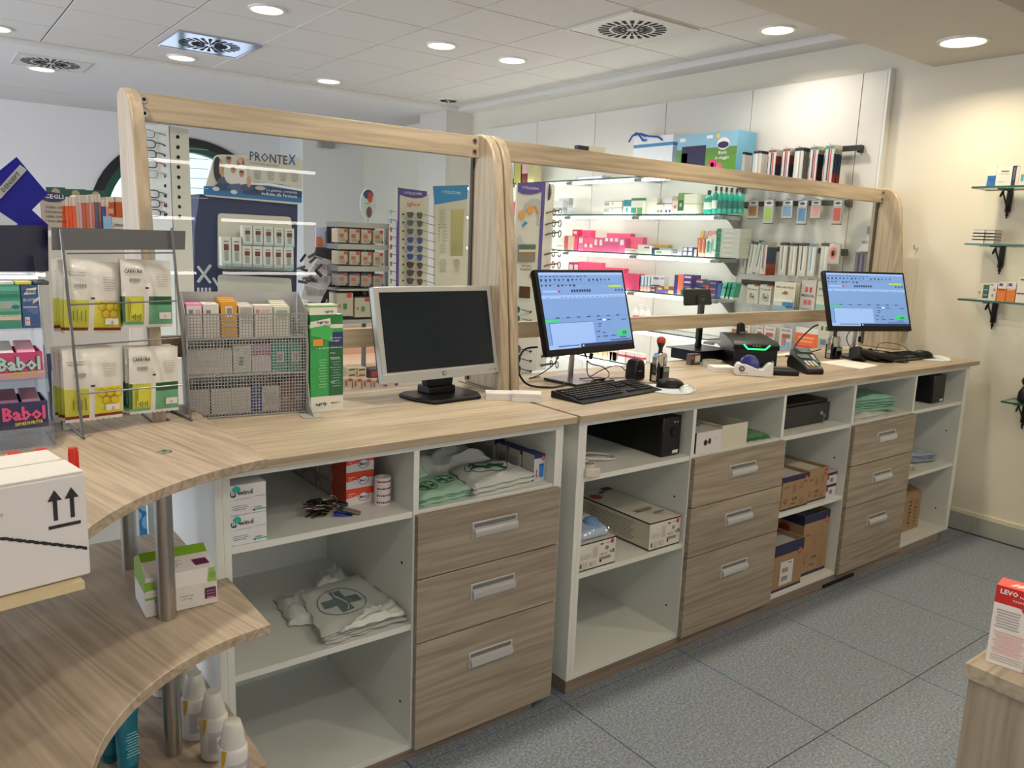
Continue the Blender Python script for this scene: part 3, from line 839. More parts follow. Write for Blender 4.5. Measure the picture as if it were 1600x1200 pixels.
wbox(3, 1017, 1037, 431, 'large white carton with a blue oval emblem on the fourth lit shelf', [(1, 'dfdfe2')], depth=.05, dx=.06, face=[(.32, .84, .5, .16, '6c84b0'), (.82, .86, .28, .14, 'd88a8c')])
wbox(3, 1015, 1024, 445, 'small dark brown carton in the low row, lower left', [(1, '4a2c3c')], stack=2, depth=.05, face=[(.5, .5, .7, .3, 'a89a9c')], group='small dark brown cartons')
wbox(3, 1024, 1037, 447, 'small plum and ochre carton in the low row', [(.5, '55407c'), (1, '6b4c5c')], depth=.05, face=[(.5, .6, .5, .3, 'c0a860')])
wbox(3, 1037, 1044, 447, 'small ochre-topped violet carton in the low row', [(.6, '5c4a8c'), (1, 'c0a23c')], depth=.05)
wbox(3, 1044, 1052, 448, 'small beige and plum carton in the low row', [(.5, 'c2a868'), (1, '74485c')], depth=.05)
wbox(3, 1052, 1058, 429, 'violet carton end of the four-high stack', [(1, '3c2f74')], depth=.1)
wbox(3, 1058, 1079, 429, 'orange and violet carton in the four-high stack', [(1, '4a3282')], stack=4, depth=.1, face=[(.2, .5, .42, .98, 'f07a5c'), (.7, .55, .45, .35, 'e2d8e8')], group='four-high stack of orange and violet cartons')
wbox(3, 1063, 1068, 452, 'small teal box in front of the orange and violet stack', [(1, '1f9484')], depth=.03, dx=-.03)
wbox(3, 1068, 1082, 448, 'dark slate carton with a silver streak, left of the pair', [(1, '262c44')], depth=.06, dx=-.02, face=[(.5, .82, .6, .15, 'a8b0bc')])
wbox(3, 1082, 1097, 448, 'dark slate carton, right of the pair', [(1, '272b42')], depth=.06, dx=-.02, face=[(.45, .8, .5, .18, '8f98a8')])
wbox(3, 1085, 1098, 436, 'red and blue stacked carton behind the slate pair', [(.5, '39508c'), (1, '8c4454')], stack=2, depth=.08, dx=.05, face=[(.5, .7, .8, .2, 'c8b4bc')], group='red and blue cartons behind the slate pair')
wbox(3, 1097, 1106, 438, 'navy carton with an orange-red panel', [(.35, '3a4468'), (.7, 'c8452c'), (1, '33446c')], depth=.08, dx=.01)
wbox(3, 1106, 1120, 438, 'navy carton with pale script right of the orange panel', [(1, '2c3c6c')], stack=3, depth=.08, dx=.01, face=[(.45, .5, .6, .3, 'b0607c')], group='navy cartons with pale script')
wbox(3, 1119, 1126, 442, 'slim blue pack beside the navy stack', [(1, '3a5aa0')], depth=.05, dx=.01)
for k in range(3):
    o = wbox(3, 1125 + k * 6, 1133 + k * 6, 441, 'mint green carton leaning to the right, %s from the left' % ORD[k], [(.15, 'cfe0d0'), (1, '5cc8a4' if k == 0 else '2f9c80')], depth=.06, group='leaning mint green cartons', face=[(.5, .7, .5, .15, '2a7c68')])[0]
    o.rotation_euler = (0, 0, -PI / 2); o.rotation_euler.rotate_axis('Y', R_(9))
# level 4 and 5 (below the monitor)
wht = mat('milky lotion', 'f0e6e4', 0.3, var=.02)
for k in range(3):
    bottle(4, 984 + k * 9, 993 + k * 9, 474 + k * 1.5, 'white pump bottle with a red band beside the middle monitor, %s from the left' % ORD[k], wht, cap='f4f0ee', lab='d8365c', pump=True, group='white pump bottles with red band')
for k in range(9):
    wbox(5, 898 + k * 7.3, 904.6 + k * 7.3, 548 + (k % 3), 'beige cosmetics tube standing below the middle monitor, %s from the left' % ORD[k], [(.15, 'e8dcc4'), (1, 'd6c7a8' if k % 2 else 'c9b894')], depth=.03, name='tube', cat='tube', group='beige cosmetics tubes')
for k in range(4):
    wbox(5, 952 + k * 13, 963 + k * 13, 546 + 2 * k, 'white and red cosmetics carton below the middle monitor, %s from the left' % ORD[k], [(.5, 'e8dcd8'), (.7, 'c83c5c'), (1, 'ecdcd8')], depth=.05, group='white and red cosmetics cartons')

# ---------------------------------------------------------------- hanging packs on hook bars (panel next to the shelves)
BAR = mat('dark hook bar', '2b2a26', .5)
def bar(px0, px1, pyc, label, x=XP - .045, h=.032):
    y0, y1 = at(px0, pyc, x=x).y, at(px1, pyc, x=x).y
    z = (z_on(px0, pyc, x) + z_on(px1, pyc, x)) / 2
    t = thing('hook_bar', label, 'hook bar', (x, 0, z), 0, 'dark hook bars on the wall panel')
    MB().box(0, .012, y1, y0, -h / 2, h / 2, BAR).build('bar', t)
    for yy in (y0 - .02, y1 + .02):
        MB().box(.012, .044, yy - .012, yy + .012, -h * .8, h / 2, BAR).build('bracket', t)
    return z
zb0 = bar(1200, 1345, 236, 'topmost dark hook bar above the screen rail')
zb1 = bar(1157, 1328, 318, 'second dark hook bar with small interdental packs')
zb2 = bar(1151, 1321, 390, 'third dark hook bar with toothbrush blisters')
zb3 = bar(1158, 1330, 446, 'lowest dark hook bar with plaster packs')
def hang(px0, px1, pyt, pyb, n, label, bs, cat='pack', name='blister_pack', face=None, group=None, xo=0.03, th=.004, sp=.011, lean=0, zb=None):
    """n flat packs one behind the other on one hook"""
    x = XP - .06 - xo - (n - 1) * sp
    ya, yb = at(px0, (pyt + pyb) / 2, x=x).y, at(px1, (pyt + pyb) / 2, x=x).y
    zt, z0 = z_on((px0 + px1) / 2, pyt, x), z_on((px0 + px1) / 2, pyb, x)
    w, h = abs(ya - yb), zt - z0
    first = None
    for k in range(n):
        lb = label if n == 1 else '%s, %s on its hook' % (label, ORD[k])
        if first is None:
            b = MB().bands(w, th, h, [(f, C(c)) for f, c in bs])
            o = b.build(name, loc=(x, (ya + yb) / 2, z0), rz=-PI / 2)
            if face:
                fb = MB()
                for q in face:
                    if q[0] == 'T':
                        fb.text(q[1], (-w / 2 + q[2] * w, -.0008, q[3] * h), X, Z, q[4] * h, C(q[5]), w=q[6] * w if len(q) > 6 else None, bold=.015)
                    elif q[0] == 'O':
                        fb.disc((-w / 2 + q[1] * w, -.0008, q[2] * h), X, Z, q[3] * w / 2, q[4] * h / 2, C(q[5]), 14, q[6] if len(q) > 6 else 0)
                    else:
                        fb.rect((-w / 2 + q[0] * w, -.0006 - .0001 * len(fb.f), q[1] * h), X, Z, q[2] * w, q[3] * h, C(q[4]))
                fb.build('print', o)
            first = o
        else:
            o = first.copy(); COL.objects.link(o)
            o.location.x += k * sp
            o.location.y += rnd.uniform(-.002, .002)
        if lean:
            o.rotation_euler = (0, 0, -PI / 2); o.rotation_euler.rotate_axis('Y', R_(lean))
        tag(o, lb, cat, group or (label if n > 1 else None))
    # hook
    zz = zt - .010
    hk = MB().tube([(XP - .045, (ya + yb) / 2, zz + .012), (x - .012, (ya + yb) / 2, zz + .014), (x - .016, (ya + yb) / 2, zz + .020)], .0018, CHROME, 6).build('wire_hook')
    tag(hk, 'wire hook carrying the ' + label, 'hook')
    return first
def brush(c1, c2, c3):
    return [(.5, .5, .86, .94, 'c9c6bc'), (.42, .55, .16, .72, c1), (.62, .5, .14, .8, c2), (.5, .95, .9, .07, c3)]
# top bar: seven dense bunches
hang(1150, 1163, 238, 280, 6, 'white toothbrush blister with black top, first bunch above the rail', [(.9, 'c4c2bd'), (1, '232430')], face=brush('dcdcd8', '8f9298', '26262e'), sp=.014, zb=zb0)
hang(1176, 1189, 236, 282, 6, 'white toothbrush blister with dark top, second bunch above the rail', [(.9, 'c9c6bf'), (1, '1f2430')], face=brush('e2e0d8', 'a4a8aa', '26262e'), sp=.014)
hang(1199, 1212, 234, 284, 5, 'red and navy toothbrush blister, third bunch above the rail', [(.55, '28283e'), (.8, '6c2c34'), (1, 'a8a49a')], face=brush('243058', 'b83c34', '8c4a40'), sp=.014)
hang(1221, 1233, 232, 286, 5, 'red and navy toothbrush blister, fourth bunch above the rail', [(.55, '2c2a40'), (.8, '7c3438'), (1, 'aca89c')], face=brush('2a3460', 'c0443c', '8c4a40'), sp=.014)
hang(1240, 1254, 231, 288, 5, 'grey-white twisted toothbrush blister, fifth bunch above the rail', [(.9, 'bcbab6'), (1, '2c2c38')], face=brush('e6e4e0', '9a9a9c', '26262e'), sp=.014)
hang(1264, 1277, 229, 290, 5, 'red and blue toothbrush blister, sixth bunch above the rail', [(.5, '5a2430'), (.8, '262e50'), (1, 'b0b2a4')], face=brush('28386c', 'c8483c', '5a7a6c'), sp=.014)
hang(1287, 1302, 227, 295, 6, 'red, blue and silver toothbrush blister, largest bunch above the rail', [(.35, '8c3c34'), (.8, '2c4460'), (1, 'b4b8a8')], face=brush('2c5078', 'cc4c3c', '5f8a7a'), sp=.015)
# second bar: small packs
def small(px0, px1, pyt, pyb, c, label, n=1):
    hang(px0, px1, pyt, pyb, n, label, [(.04, '4c4a48'), (.8, 'b8b8b2'), (1, 'a9aab0')], face=[(.5, .40, .78, .5, c), (.5, .84, .8, .2, 'e2e2de'), ('O', .5, .84, .6, .12, '4e5258')])
small(1169, 1184, 312, 342, 'a8723c', 'small pack with brown interdental picks')
small(1193, 1208, 311, 350, '9cc060', 'tall pack with lime green interdental picks', 2)
small(1222, 1238, 312, 342, '7a9cc0', 'small pack with pale blue interdental picks')
small(1246, 1260, 312, 351, '5c86b4', 'tall pack with blue interdental picks', 2)
small(1267, 1282, 312, 342, 'd89c98', 'small pack with pink interdental picks')
small(1301, 1315, 311, 351, 'd05048', 'tall pack with red interdental picks', 2)
# third bar
hang(1158, 1166, 379, 428, 2, 'slim brown toothbrush blister at the start of the third hook bar', [(.9, 'b4a8a0'), (1, 'd8d6ce')], face=brush('8c6058', 'c4b8b0', 'dcd8d0'), lean=4)
hang(1168, 1178, 377, 427, 3, 'green-edged toothbrush blister leaning on the third hook bar', [(.9, 'c8ccc0'), (1, '3c4a40')], face=brush('5c8c78', 'e0e2dc', '3c4a40'), lean=6)
hang(1178, 1189, 376, 426, 3, 'white and green toothbrush blister leaning on the third hook bar', [(.9, 'd0d2c8'), (1, '444c46')], face=brush('4c8a6c', 'e6e6e0', '3c4a40'), lean=8)
hang(1188, 1198, 378, 430, 7, 'orange and navy toothbrush blister in the dense bunch', [(.35, 'a8543c'), (.85, '34486c'), (1, 'b0b0a4')], face=brush('33508c', 'cc5c3c', '6c7c74'), sp=.016)
hang(1217, 1229, 379, 430, 3, 'grey toothbrush blister, left of three on the third hook bar', [(.93, 'c6c4ba'), (1, '33302c')], face=brush('88888a', 'e2e2dc', '33302c'))
hang(1233, 1244, 380, 431, 3, 'grey toothbrush blister, middle of three on the third hook bar', [(.93, 'c6c4ba'), (1, '33302c')], face=brush('a8a89c', 'e8e6dc', '33302c'))
hang(1247, 1260, 380, 432, 3, 'grey toothbrush blister with black strip, third of three', [(.93, 'c2c0b6'), (1, '2c2a28')], face=brush('55554f', 'dcdcd6', '2c2a28'))
hang(1262, 1274, 381, 432, 2, 'light blue toothbrush blister on the third hook bar', [(.93, 'bccad0'), (1, '8aa0b0')], face=brush('5c9cc4', 'dce4e6', '6c8090'))
hang(1281, 1294, 380, 434, 2, 'silver toothbrush blister beside the red round pack', [(.93, 'ccccc8'), (1, '33312e')], face=brush('b8bcc0', 'e6e6e4', '33302c'))
hang(1294, 1312, 381, 412, 2, 'clear square pack with a red floss disc', [(1, 'c9c3b8')], face=[('O', .42, .52, .62, .62, 'd2766c'), ('O', .42, .52, .30, .30, 'b84840')])
# lowest bar
for k in range(2):
    hang(1167 + k * 20, 1184.5 + k * 20, 445, 474 + k * 2, 2, 'white protective pad pack with black lettering, %s of the two' % ORD[k], [(1, 'd9d5c4')], name='pad_pack',
         face=[('T', 'Protect', .5, .72, .10, '2c2c34', .8), (.5, .40, .5, .36, 'c2beb0'), (.42, .44, .1, .24, '6c6c68'), (.6, .36, .2, .1, '55554f'), (.9, .97, .5, .06, 'c03c34')])
hang(1209, 1242, 441, 484, 4, 'cream plaster pack with blue wave, tall lettering PRONTEX', [(.14, '8fb8cc'), (1, 'dcd6c2')], name='plaster_pack', sp=.018,
     face=[('T', 'PRONTEX', .5, .78, .07, '22304c', .86), (.55, .60, .3, .05, 'a8683c'), ('O', .55, .62, .22, .12, '8c5430'), (.5, .34, .9, .12, 'e8e4d8'), (.72, .22, .5, .14, '3c7cb0'), (.8, .12, .3, .06, '2c5c90')])
hang(1251, 1274, 437, 486, 1, 'white first-aid pack with four red squares and black lettering', [(1, 'd8cfc8')], name='dressing_pack', th=.02,
     face=[(.38, .68, .18, .16, 'cc4c50'), (.66, .68, .18, .16, 'cc4c50'), ('T', 'MEDICAL', .5, .45, .09, '2a2630', .86), (.38, .28, .18, .16, 'd8625c'), (.66, .28, .18, .16, 'd8625c'), (.5, .06, .7, .06, '8c94b4')])
hang(1276, 1296, 440, 484, 2, 'cream pack with teal band half hidden by the right monitor', [(.18, '8fb8b0'), (1, 'd8d4c2')], name='plaster_pack', face=[('T', 'PRO', .5, .68, .10, '2a3a3a', .7), (.5, .5, .8, .04, '7ab0a4')])
# packs below the lower rail
for k, (a, b) in enumerate(((1141, 1155), (1157, 1171), (1181, 1192), (1193, 1211), (1218, 1237))):
    hang(a, b, 506 + k * 1.6, 533 + k * 3.0, 2 if k < 4 else 1, 'plaster pack with finger picture, %s from the left' % ORD[k], [(.12, '8cb4cc'), (1, 'dcd2c4')], name='plaster_pack',
         face=[('T', 'PRONTEX', .5, .84, .07, '2c3a58', .7), (.35, .42, .26, .52, 'c0846c'), (.55, .62, .6, .18, 'a06048'), (.75, .25, .3, .2, '7ab0d0')], xo=.02)
hang(1242, 1278, 512, 544, 1, 'orange and white pharmacy pouch below the lower rail', [(.1, 'c44a54'), (.72, 'e8682c'), (1, 'dcd8d0')], name='pouch', face=[(.5, .5, .7, .1, 'f0a070'), (.5, .32, .6, .08, 'f0a070')])
hang(1278, 1296, 505, 545, 1, 'grey-green clear pack with olive triangles near the right monitor', [(.4, 'a8ac9c'), (1, 'c4c4b0')], name='clear_pack', face=[(.3, .8, .2, .16, '5c5c40'), (.7, .8, .2, .16, '5c5c40'), (.5, .25, .5, .2, '6c747c')])
# ================================================================ customer side, beyond the screen
def P2(px, py, y):
    return at(px, py, y=y)
def board(corners, y, th, m, name, parent=None, r=0):
    """upright card in the plane y, corners given as sight lines"""
    pts = [(P2(a, b, y).x, P2(a, b, y).z) for a, b in corners]
    if r:
        out = []
        n = len(pts)
        for i, p in enumerate(pts):
            p0, p1, p2 = Vector(pts[i - 1]), Vector(p), Vector(pts[(i + 1) % n])
            a = p1 + (p0 - p1).normalized() * r; b = p1 + (p2 - p1).normalized() * r
            for t in (0, .33, .67, 1):
                out.append(tuple((a * (1 - t) + p1 * t) * (1 - t) + (p1 * (1 - t) + b * t) * t))
        pts = out
    return MB().prism(pts, 'y', y, y + th, m).build(name, parent)
def flat(b, corners, y, m, off=.0015):
    b.add([P2(a, c, y) - Y * off for a, c in corners], [tuple(range(len(corners)))], m)
# --- blue display stand with lettered header
YD = 2.7
t = thing('display_stand', 'navy floor display stand with the PRONTEX header board', 'display stand', (0, 0, 0))
navy = C('1c2c56')
NV = MB()
cs = [(312, 303), (465, 318), (463, 470), (462, 620), (300, 620), (303, 470), (304, 360)]
pts = [(P2(a, b, YD + .03).x, max(0, P2(a, b, YD + .03).z)) for a, b in cs]
pts = pts[:3] + [(pts[2][0], 0), (pts[5][0], 0)] + pts[5:]
MB().prism(pts, 'y', YD + .03, YD + .35, navy).build('body', t)
hd = board([(336, 241), (473, 246), (471, 320), (317, 306)], YD, .012, C('d6d3c8'), 'header', t, r=.03)
pr = MB()
flat(pr, [(318, 291), (350, 290), (400, 284), (440, 288), (472, 296), (471, 317), (318, 304)], YD, C('1672ae'))
flat(pr, [(376, 284), (420, 286), (472, 295), (472, 299), (420, 290), (376, 288)], YD, C('eef0f0'), .003)
flat(pr, [(376, 286), (410, 291), (471, 299), (471, 309), (410, 306), (380, 303)], YD, C('1d3a68'), .0025)
u_ = (P2(463, 255, YD) - P2(388, 246, YD)); u_.y = 0; wdt = u_.length; u_.normalize()
v_ = Vector((-u_.z, 0, u_.x))
pr.text('PRONTE', P2(389, 250, YD) - Y * .003, u_, v_, .048, C('3c4870'), 'LEFT', w=wdt * .78, bold=.01)
pr.text('X', P2(456, 257, YD) - Y * .003, u_, v_, .055, C('2468b0'), 'CENTER', w=.045, bold=.02)
pr.text('SOLUZIONI MEDICALI', P2(389, 256, YD) - Y * .003, u_, v_, .012, C('7a7c88'), 'LEFT', w=wdt * .6)
pr.text('La gamma completa', P2(464, 303, YD) - Y * .004, u_, v_, .016, C('dce8f0'), 'RIGHT')
pr.text('dedicata alla Farmacia', P2(464, 309.5, YD) - Y * .004, u_, v_, .017, C('eef4f8'), 'RIGHT', bold=.01)
for k, px in enumerate((402, 423, 442, 460)):
    c = P2(px, 271 + k * 1.4, YD) - Y * .003
    for (a, b_) in (((-.018, -.018), (.018, -.018)), ((.018, -.018), (.018, .018)), ((.018, .018), (-.018, .018)), ((-.018, .018), (-.018, -.018))):
        pr.tube([c + u_ * a[0] + v_ * a[1], c + u_ * b_[0] + v_ * b_[1]], .0012, C('8c8e92'), 4)
    pr.disc(c, u_, v_, .011, .011, C('8c8e92'), 10, .7)
    pr.rect(c - v_ * .028, u_, v_, .03, .006, C('9a9ca0'))
pr.build('print', hd)
fam = MB()
def blob(b, cx, cy, rx, ry, col, y=YD, off=.004, n=12):
    q = P2(cx, cy, y) - Y * off
    s = (q - CAM_POS).length / FPX
    b.disc(q, X, Z, rx * s, ry * s, C(col), n)
for a in ((340, 265, 6, 18, '2a2a30'), (352, 285, 12, 8, '4a5a78'), (360, 270, 10, 16, 'dcd8d0'), (345, 262, 3, 11, 'c89a80'), (357, 251, 3.6, 5, 'b98a70'), (357, 247, 3.8, 2.4, '5a4436'), (376, 256, 5.5, 9, '9a6c4c'), (375, 251, 3.2, 4.6, 'd9ac90'),
          (377, 268, 8, 10, 'e4e0da'), (364, 278, 8, 10, 'e0dcd6'), (364, 266, 3.6, 4.4, 'c9926e'), (364, 263, 3.7, 2.2, '9c6a42'), (379, 280, 8, 9, 'e2e0dc'), (377, 272, 3.6, 4.4, 'c48c68'), (377, 268.5, 3.7, 2.2, '6c4a34'),
          (350, 292, 14, 5, '33456c'), (370, 293, 14, 5, '4c6288'), (385, 293, 10, 5, '3c5078'), (337, 295, 5, 3, 'd8d4ce'), (365, 300, 5, 3, 'dcd8d2'), (406, 294, 8, 3, 'c0b4a8'), (388, 284, 3, 8, 'cf9c80')):
    blob(fam, *a, off=.004 + .00012 * len(fam.f))
fam.build('photo_print', hd)
for i, (y0, y1) in enumerate(((333, 420), (429, 520))):
    wb2 = board([(341, y0), (455, y0 + 6), (459, y1 + 4), (341, y1)], YD + .015, .012, C('cfccc0'), 'white_back_panel', t, r=.02)
a, b = P2(341, 419, YD), P2(461, 424, YD)
MB().box(a.x, b.x, YD - .12, YD + .02, a.z - .012, a.z, clear('clear acrylic', ())).box(a.x, b.x, YD - .122, YD - .118, a.z - .012, a.z + .03, ACRYL).build('shelf', t)
lg = MB()
for (p, q) in (((309, 416), (329, 442)), ((329, 414), (309, 441))):
    lg.tube([P2(*p, YD + .028), P2(*q, YD + .028)], .009, C('c9ccd2'), 4)
lg.tube([P2(333, 434, YD + .028), P2(346, 454, YD + .028)], .009, C('c9ccd2'), 4)
for k in range(4):
    lg.rect(P2(310 + k * 6, 458, YD + .027), X, Z, .012, .06, C('c9ccd2'))
lg.build('printed_logo', t)
def dbox(px0, px1, py0, py1, y, label, bs, face=None, group=None, d=.05, name='carton', cat='box', text=None, side=None):
    a, b, c = P2(px0, py1, y), P2(px1, py1, y), P2((px0 + px1) / 2, py0, y)
    w, h = b.x - a.x, c.z - (a.z + b.z) / 2
    m = MB().bands(w * .96, d, h, [(f, C(cc)) for f, cc in bs], mside=C(side) if side else None)
    if face:
        for (fx, fz, fw, fh, cc) in face:
            m.rect((-w / 2 + fx * w, -.0006 - .0001 * len(m.f), fz * h), X, Z, fw * w, fh * h, C(cc))
    if text:
        for (s, fx, fz, fh, cc, fw) in text:
            m.text(s, (-w / 2 + fx * w, -.0020, fz * h), X, Z, fh * h, C(cc), w=fw * w, bold=.012)
    o = m.build(name, loc=((a.x + b.x) / 2, y, (a.z + b.z) / 2))
    return tag(o, label, cat, group)
fc = [(.5, .84, .5, .05, '7c8894'), (.5, .64, .5, .22, '6b3c34'), (.5, .34, .42, .34, '9aa8a4'), (.5, .05, .9, .1, 'a8ccdc')]
for k in range(5):
    dbox(379.5 + k * 16.3, 395 + k * 16.3, 352.5 + k * 1.1, 382 + k * 1, YD - .07, 'small white carton in the upper row of the navy display, %s from the left' % ORD[k], [(1, 'dcdcd6')], fc, 'small cartons on the navy display', .045)
for k in range(7):
    dbox(346.5 + k * 16.2, 362 + k * 16.2, (370 if k < 2 else 383) + k * .6, 415 + k * .9, YD - .07, 'small white carton in the lower row of the navy display, %s from the left' % ORD[k], [(1, 'dedcd4')], fc, 'small cartons on the navy display', .045)
# opaque pale blue sheet standing in for a bluish reflection left of it
t = thing('thin_panel', 'pale blue panel standing in for a reflection left of the navy display stand', 'panel', (0, 0, 0))
board([(282, 345), (303, 347), (300, 600), (284, 600)], 2.9, .01, C('8fb4dc', .2), 'sheet', t)
# --- tall spectacle tower (left)
YT = 2.2
t = thing('spectacle_tower', 'tall white spectacle tower with dark peg holes behind the left screen', 'display stand', (0, 0, 0))
pA, pB, pC = P2(219, 300, YT + .10), P2(268, 300, YT), P2(298, 300, YT + .07)
ztop, zbot = P2(262, 196, YT).z, 0
WH2 = mat('white tower plastic', 'cfcdc6', .4)
tw = MB().prism([(pA.x, pA.y), (pB.x, pB.y), (pC.x, pC.y), (pC.x, pC.y + .15), (pA.x, pA.y + .15)], 'z', zbot, ztop, WH2)
tw.build('body', t)
MB().tube([(pB.x, pB.y - .001, .1), (pB.x, pB.y - .001, ztop)], .002, C('5a5854'), 4).build('seam', t)
cp = MB()
n = 14
prev = None
for k in range(n + 1):
    f = k / n
    q = Vector((pA.x - .01 + (pC.x + .045 - pA.x) * f, YT - .05 + .10 * (2 * f - .9) ** 2, ztop + .012 - .012 * f))
    if prev is not None:
        cp.quad(prev, q, q + Z * .035, prev + Z * .035, C('c4c2bc'))
    prev = q
cp.build('top_sign', t)
MB().text('OCCHIALI DA LETTURA', P2(250, 194, YT - .055), X, Z, .010, C('3a3a3a'), w=.17).build('lettering', t)
hy = [212, 228, 243.7, 259, 275, 290.5, 306, 321, 336]
hb = MB()
for k, yy in enumerate(hy):
    for px, pl in ((259, YT + .02), (277.5 + k * .35, YT + .026)):
        q = P2(px, yy + (2 if px > 260 else 0), pl)
        hb2 = MB().lathe([(.0085, -.004), (.0085, .004)], DARKM, 12, q, 'y').build('peg_hole', t)
SPC = [('8c7f74', '9a8c80'), ('26221f', '26221f'), ('2b2826', '2b2826'), ('2c2826', 'a83c3c'), ('8c8078', 'b4aca0'), None, ('23302a', '2f5f4a'), ('4a2328', '9c3440'), ('2a2036', '4c3468')]
SPN = ['rimless pale', 'round black', 'black oval', 'black with red temples', 'thin beige', '', 'dark with green temples', 'dark red', 'black with violet temples']
for k, s in enumerate(SPC):
    if not s: continue
    yy = hy[k]
    t2 = thing('spectacles', '%s reading glasses on the tower, row %s from the top' % (SPN[k], ORD[k]), 'glasses', (0, 0, 0), 0, 'reading glasses on the tower')
    cl = P2(233 + k * 1.2, yy - 3, YT + .03)
    ring = [cl + X * .024 * math.copysign(abs(math.cos(a)) ** .7, math.cos(a)) + Z * .0175 * math.copysign(abs(math.sin(a)) ** .8, math.sin(a)) for a in [2 * PI * i / 20 for i in range(20)]]
    fm = MB().tube(ring, .0018 if k in (0, 4) else .0028, C(s[0]), 5, closed=True)
    c2 = cl - X * .058
    fm.tube([p - X * .058 for p in ring], .0025, C(s[0]), 5, closed=True).tube([cl - X * .024, cl - X * .034], .002, C(s[0]), 5)
    fm.build('frame', t2)
    MB().disc(cl, X, Z, .022, .015, ACRYL, 16).build('lens', t2)
    e = P2(259, yy, YT + .012)
    MB().tube([cl + X * .025 + Z * .008, cl + X * .04 + Z * .006 - Y * .01, e], .0026, C(s[1]), 5).build('temple', t2)
for k in range(6):
    a = P2(296, 232 + 15.4 * k, YT + .12)
    tag(MB().tube([a, a + X * .09 + Z * .002], .0016, STEEL, 5).build('display_rod'), 'bare steel rod on the side of the spectacle tower, %s from the top' % ORD[k], 'rod', 'bare rods of the spectacle tower')
# --- slanted leaflet stand with dark hair clips
YL = 3.2
t = thing('leaflet_stand', 'slanted white stand with dark hair clips beside the carton rack', 'display stand', (0, 0, 0))
board([(494, 355), (523, 355), (523, 386), (494, 386)], YL, .01, C('b9c4ea'), 'picture_card', t)
pc = MB()
flat(pc, [(494, 370), (503, 370), (505, 385), (494, 385)], YL, C('e87a3c'))
flat(pc, [(508, 362), (513, 359), (518, 370), (515, 384), (509, 384)], YL, C('8a7890'), .002)
pc.build('print', t)
board([(495, 386), (526, 387), (523, 405), (491, 403)], YL - .02, .02, C('33333a'), 'dark_header', t)
for k, cc in enumerate((((495, 405), (525, 406), (524, 430), (483, 425)), ((482, 427), (523, 431), (510, 452), (476, 445)), ((476, 446), (509, 453), (500, 475), (470, 466)))):
    board(cc, YL - .05 - .04 * k, .006, C('d6d3d6'), 'white_sheet', t)
pc = MB()
for k in range(9):
    px, py = 494 + (k % 3) * 9 - (k // 3) * 6, 412 + (k // 3) * 20
    flat(pc, [(px, py), (px + 7, py + 1), (px + 6, py + 9), (px - 1, py + 8)], YL - .06 - .04 * (k // 3), C('a8a0a8'))
pc.build('print', t)
board([(524, 432), (527, 444), (505, 476), (498, 474)], YL - .02, .05, C('3a3636'), 'dark_side', t)
a = P2(505, 470, YL)
MB().box(a.x - .12, a.x + .08, YL - .02, YL + .1, 0, a.z, C('c9c7cc')).build('pedestal', t)
cr = random.Random(3)
for k in range(14):
    px, py = 466 + cr.random() * 32, 396 + cr.random() * 46
    q = P2(px, py, YL - .16 - .02 * (k % 3)); a = cr.uniform(-1.2, 1.2)
    d = Vector((math.cos(a), -.3, math.sin(a)))
    m = MB().tube([q - d * .028, q, q + d * .028], cr.uniform(.006, .012), C(cr.choice(['26262a', '3c3a3e', '4a4448', '8c8890'])), 6)
    tag(m.build('hair_clip'), 'dark hair clip on the slanted white stand', 'hair clip', 'dark hair clips on the slanted stand')
# --- carton rack with the oval sign
YR = 3.0
t = thing('carton_rack', 'metal rack of small beige cartons under an oval sign', 'rack', (0, 0, 0))
lev = [(346, 354), (380, 388), (414, 422), (449, 452), (497, 503), (590, 596)]
for i, (a, b) in enumerate(lev):
    p, q = P2(526 if i < 5 else 536, b, YR), P2(606 if i < 5 else 606, b + 4, YR)
    zt = P2(566, a + 2, YR).z
    MB().box(p.x, q.x, YR - .02, YR + .16, zt - (P2(566, a, YR).z - P2(566, b, YR).z), zt, [GREYM, C('b4b4ac'), C('b4b4ac'), GREYM, GREYM, GREYM]).build('shelf', t)
for px in (527, 569, 604):
    q = P2(px, 350, YR + .17)
    MB().box(q.x - .012, q.x + .012, YR + .16, YR + .185, 0, q.z, GREYM).build('post', t)
MB().box(P2(530, 360, YR).x, P2(606, 360, YR).x, YR + .186, YR + .19, P2(560, 500, YR).z, P2(560, 352, YR).z, C('2c3138')).build('dark_back', t)
sg = thing('oval_sign', 'oval sign with a dark bag picture and red badge above the carton rack', 'sign', (0, 0, 0))
q = P2(575, 318, YR)
M_ = MB().lathe([(.001, -.004), (.092, -.004), (.092, .004), (.001, .004)], C('c9d4d0'), 32, q, 'y', sx=.62, sy=1.0, cap=False)
M_.build('plate', sg)
pr = MB().disc(q - Y * .005 + Z * .058, X, Z, .036, .030, C('3a4270'), 16).disc(q - Y * .006 + Z * .040 + X * .012, X, Z, .018, .034, C('c8463c'), 16).disc(q - Y * .006 - Z * .055 + X * .006, X, Z, .020, .036, C('6a4a44'), 14)
pr.rect(q - Y * .0055 - X * .008, X, Z, .03, .006, C('7c8a98'))
pr.build('print', sg)
MB().tube([q - Z * .09, q - Z * .13], .003, STEEL, 5).build('stem', sg)
bf = [(.78, .86, .3, .22, 'c84a3a'), (.4, .5, .4, .28, 'b8705c'), (.5, .2, .5, .2, 'a89c84'), (.9, .1, .12, .18, '2a2a2a')]
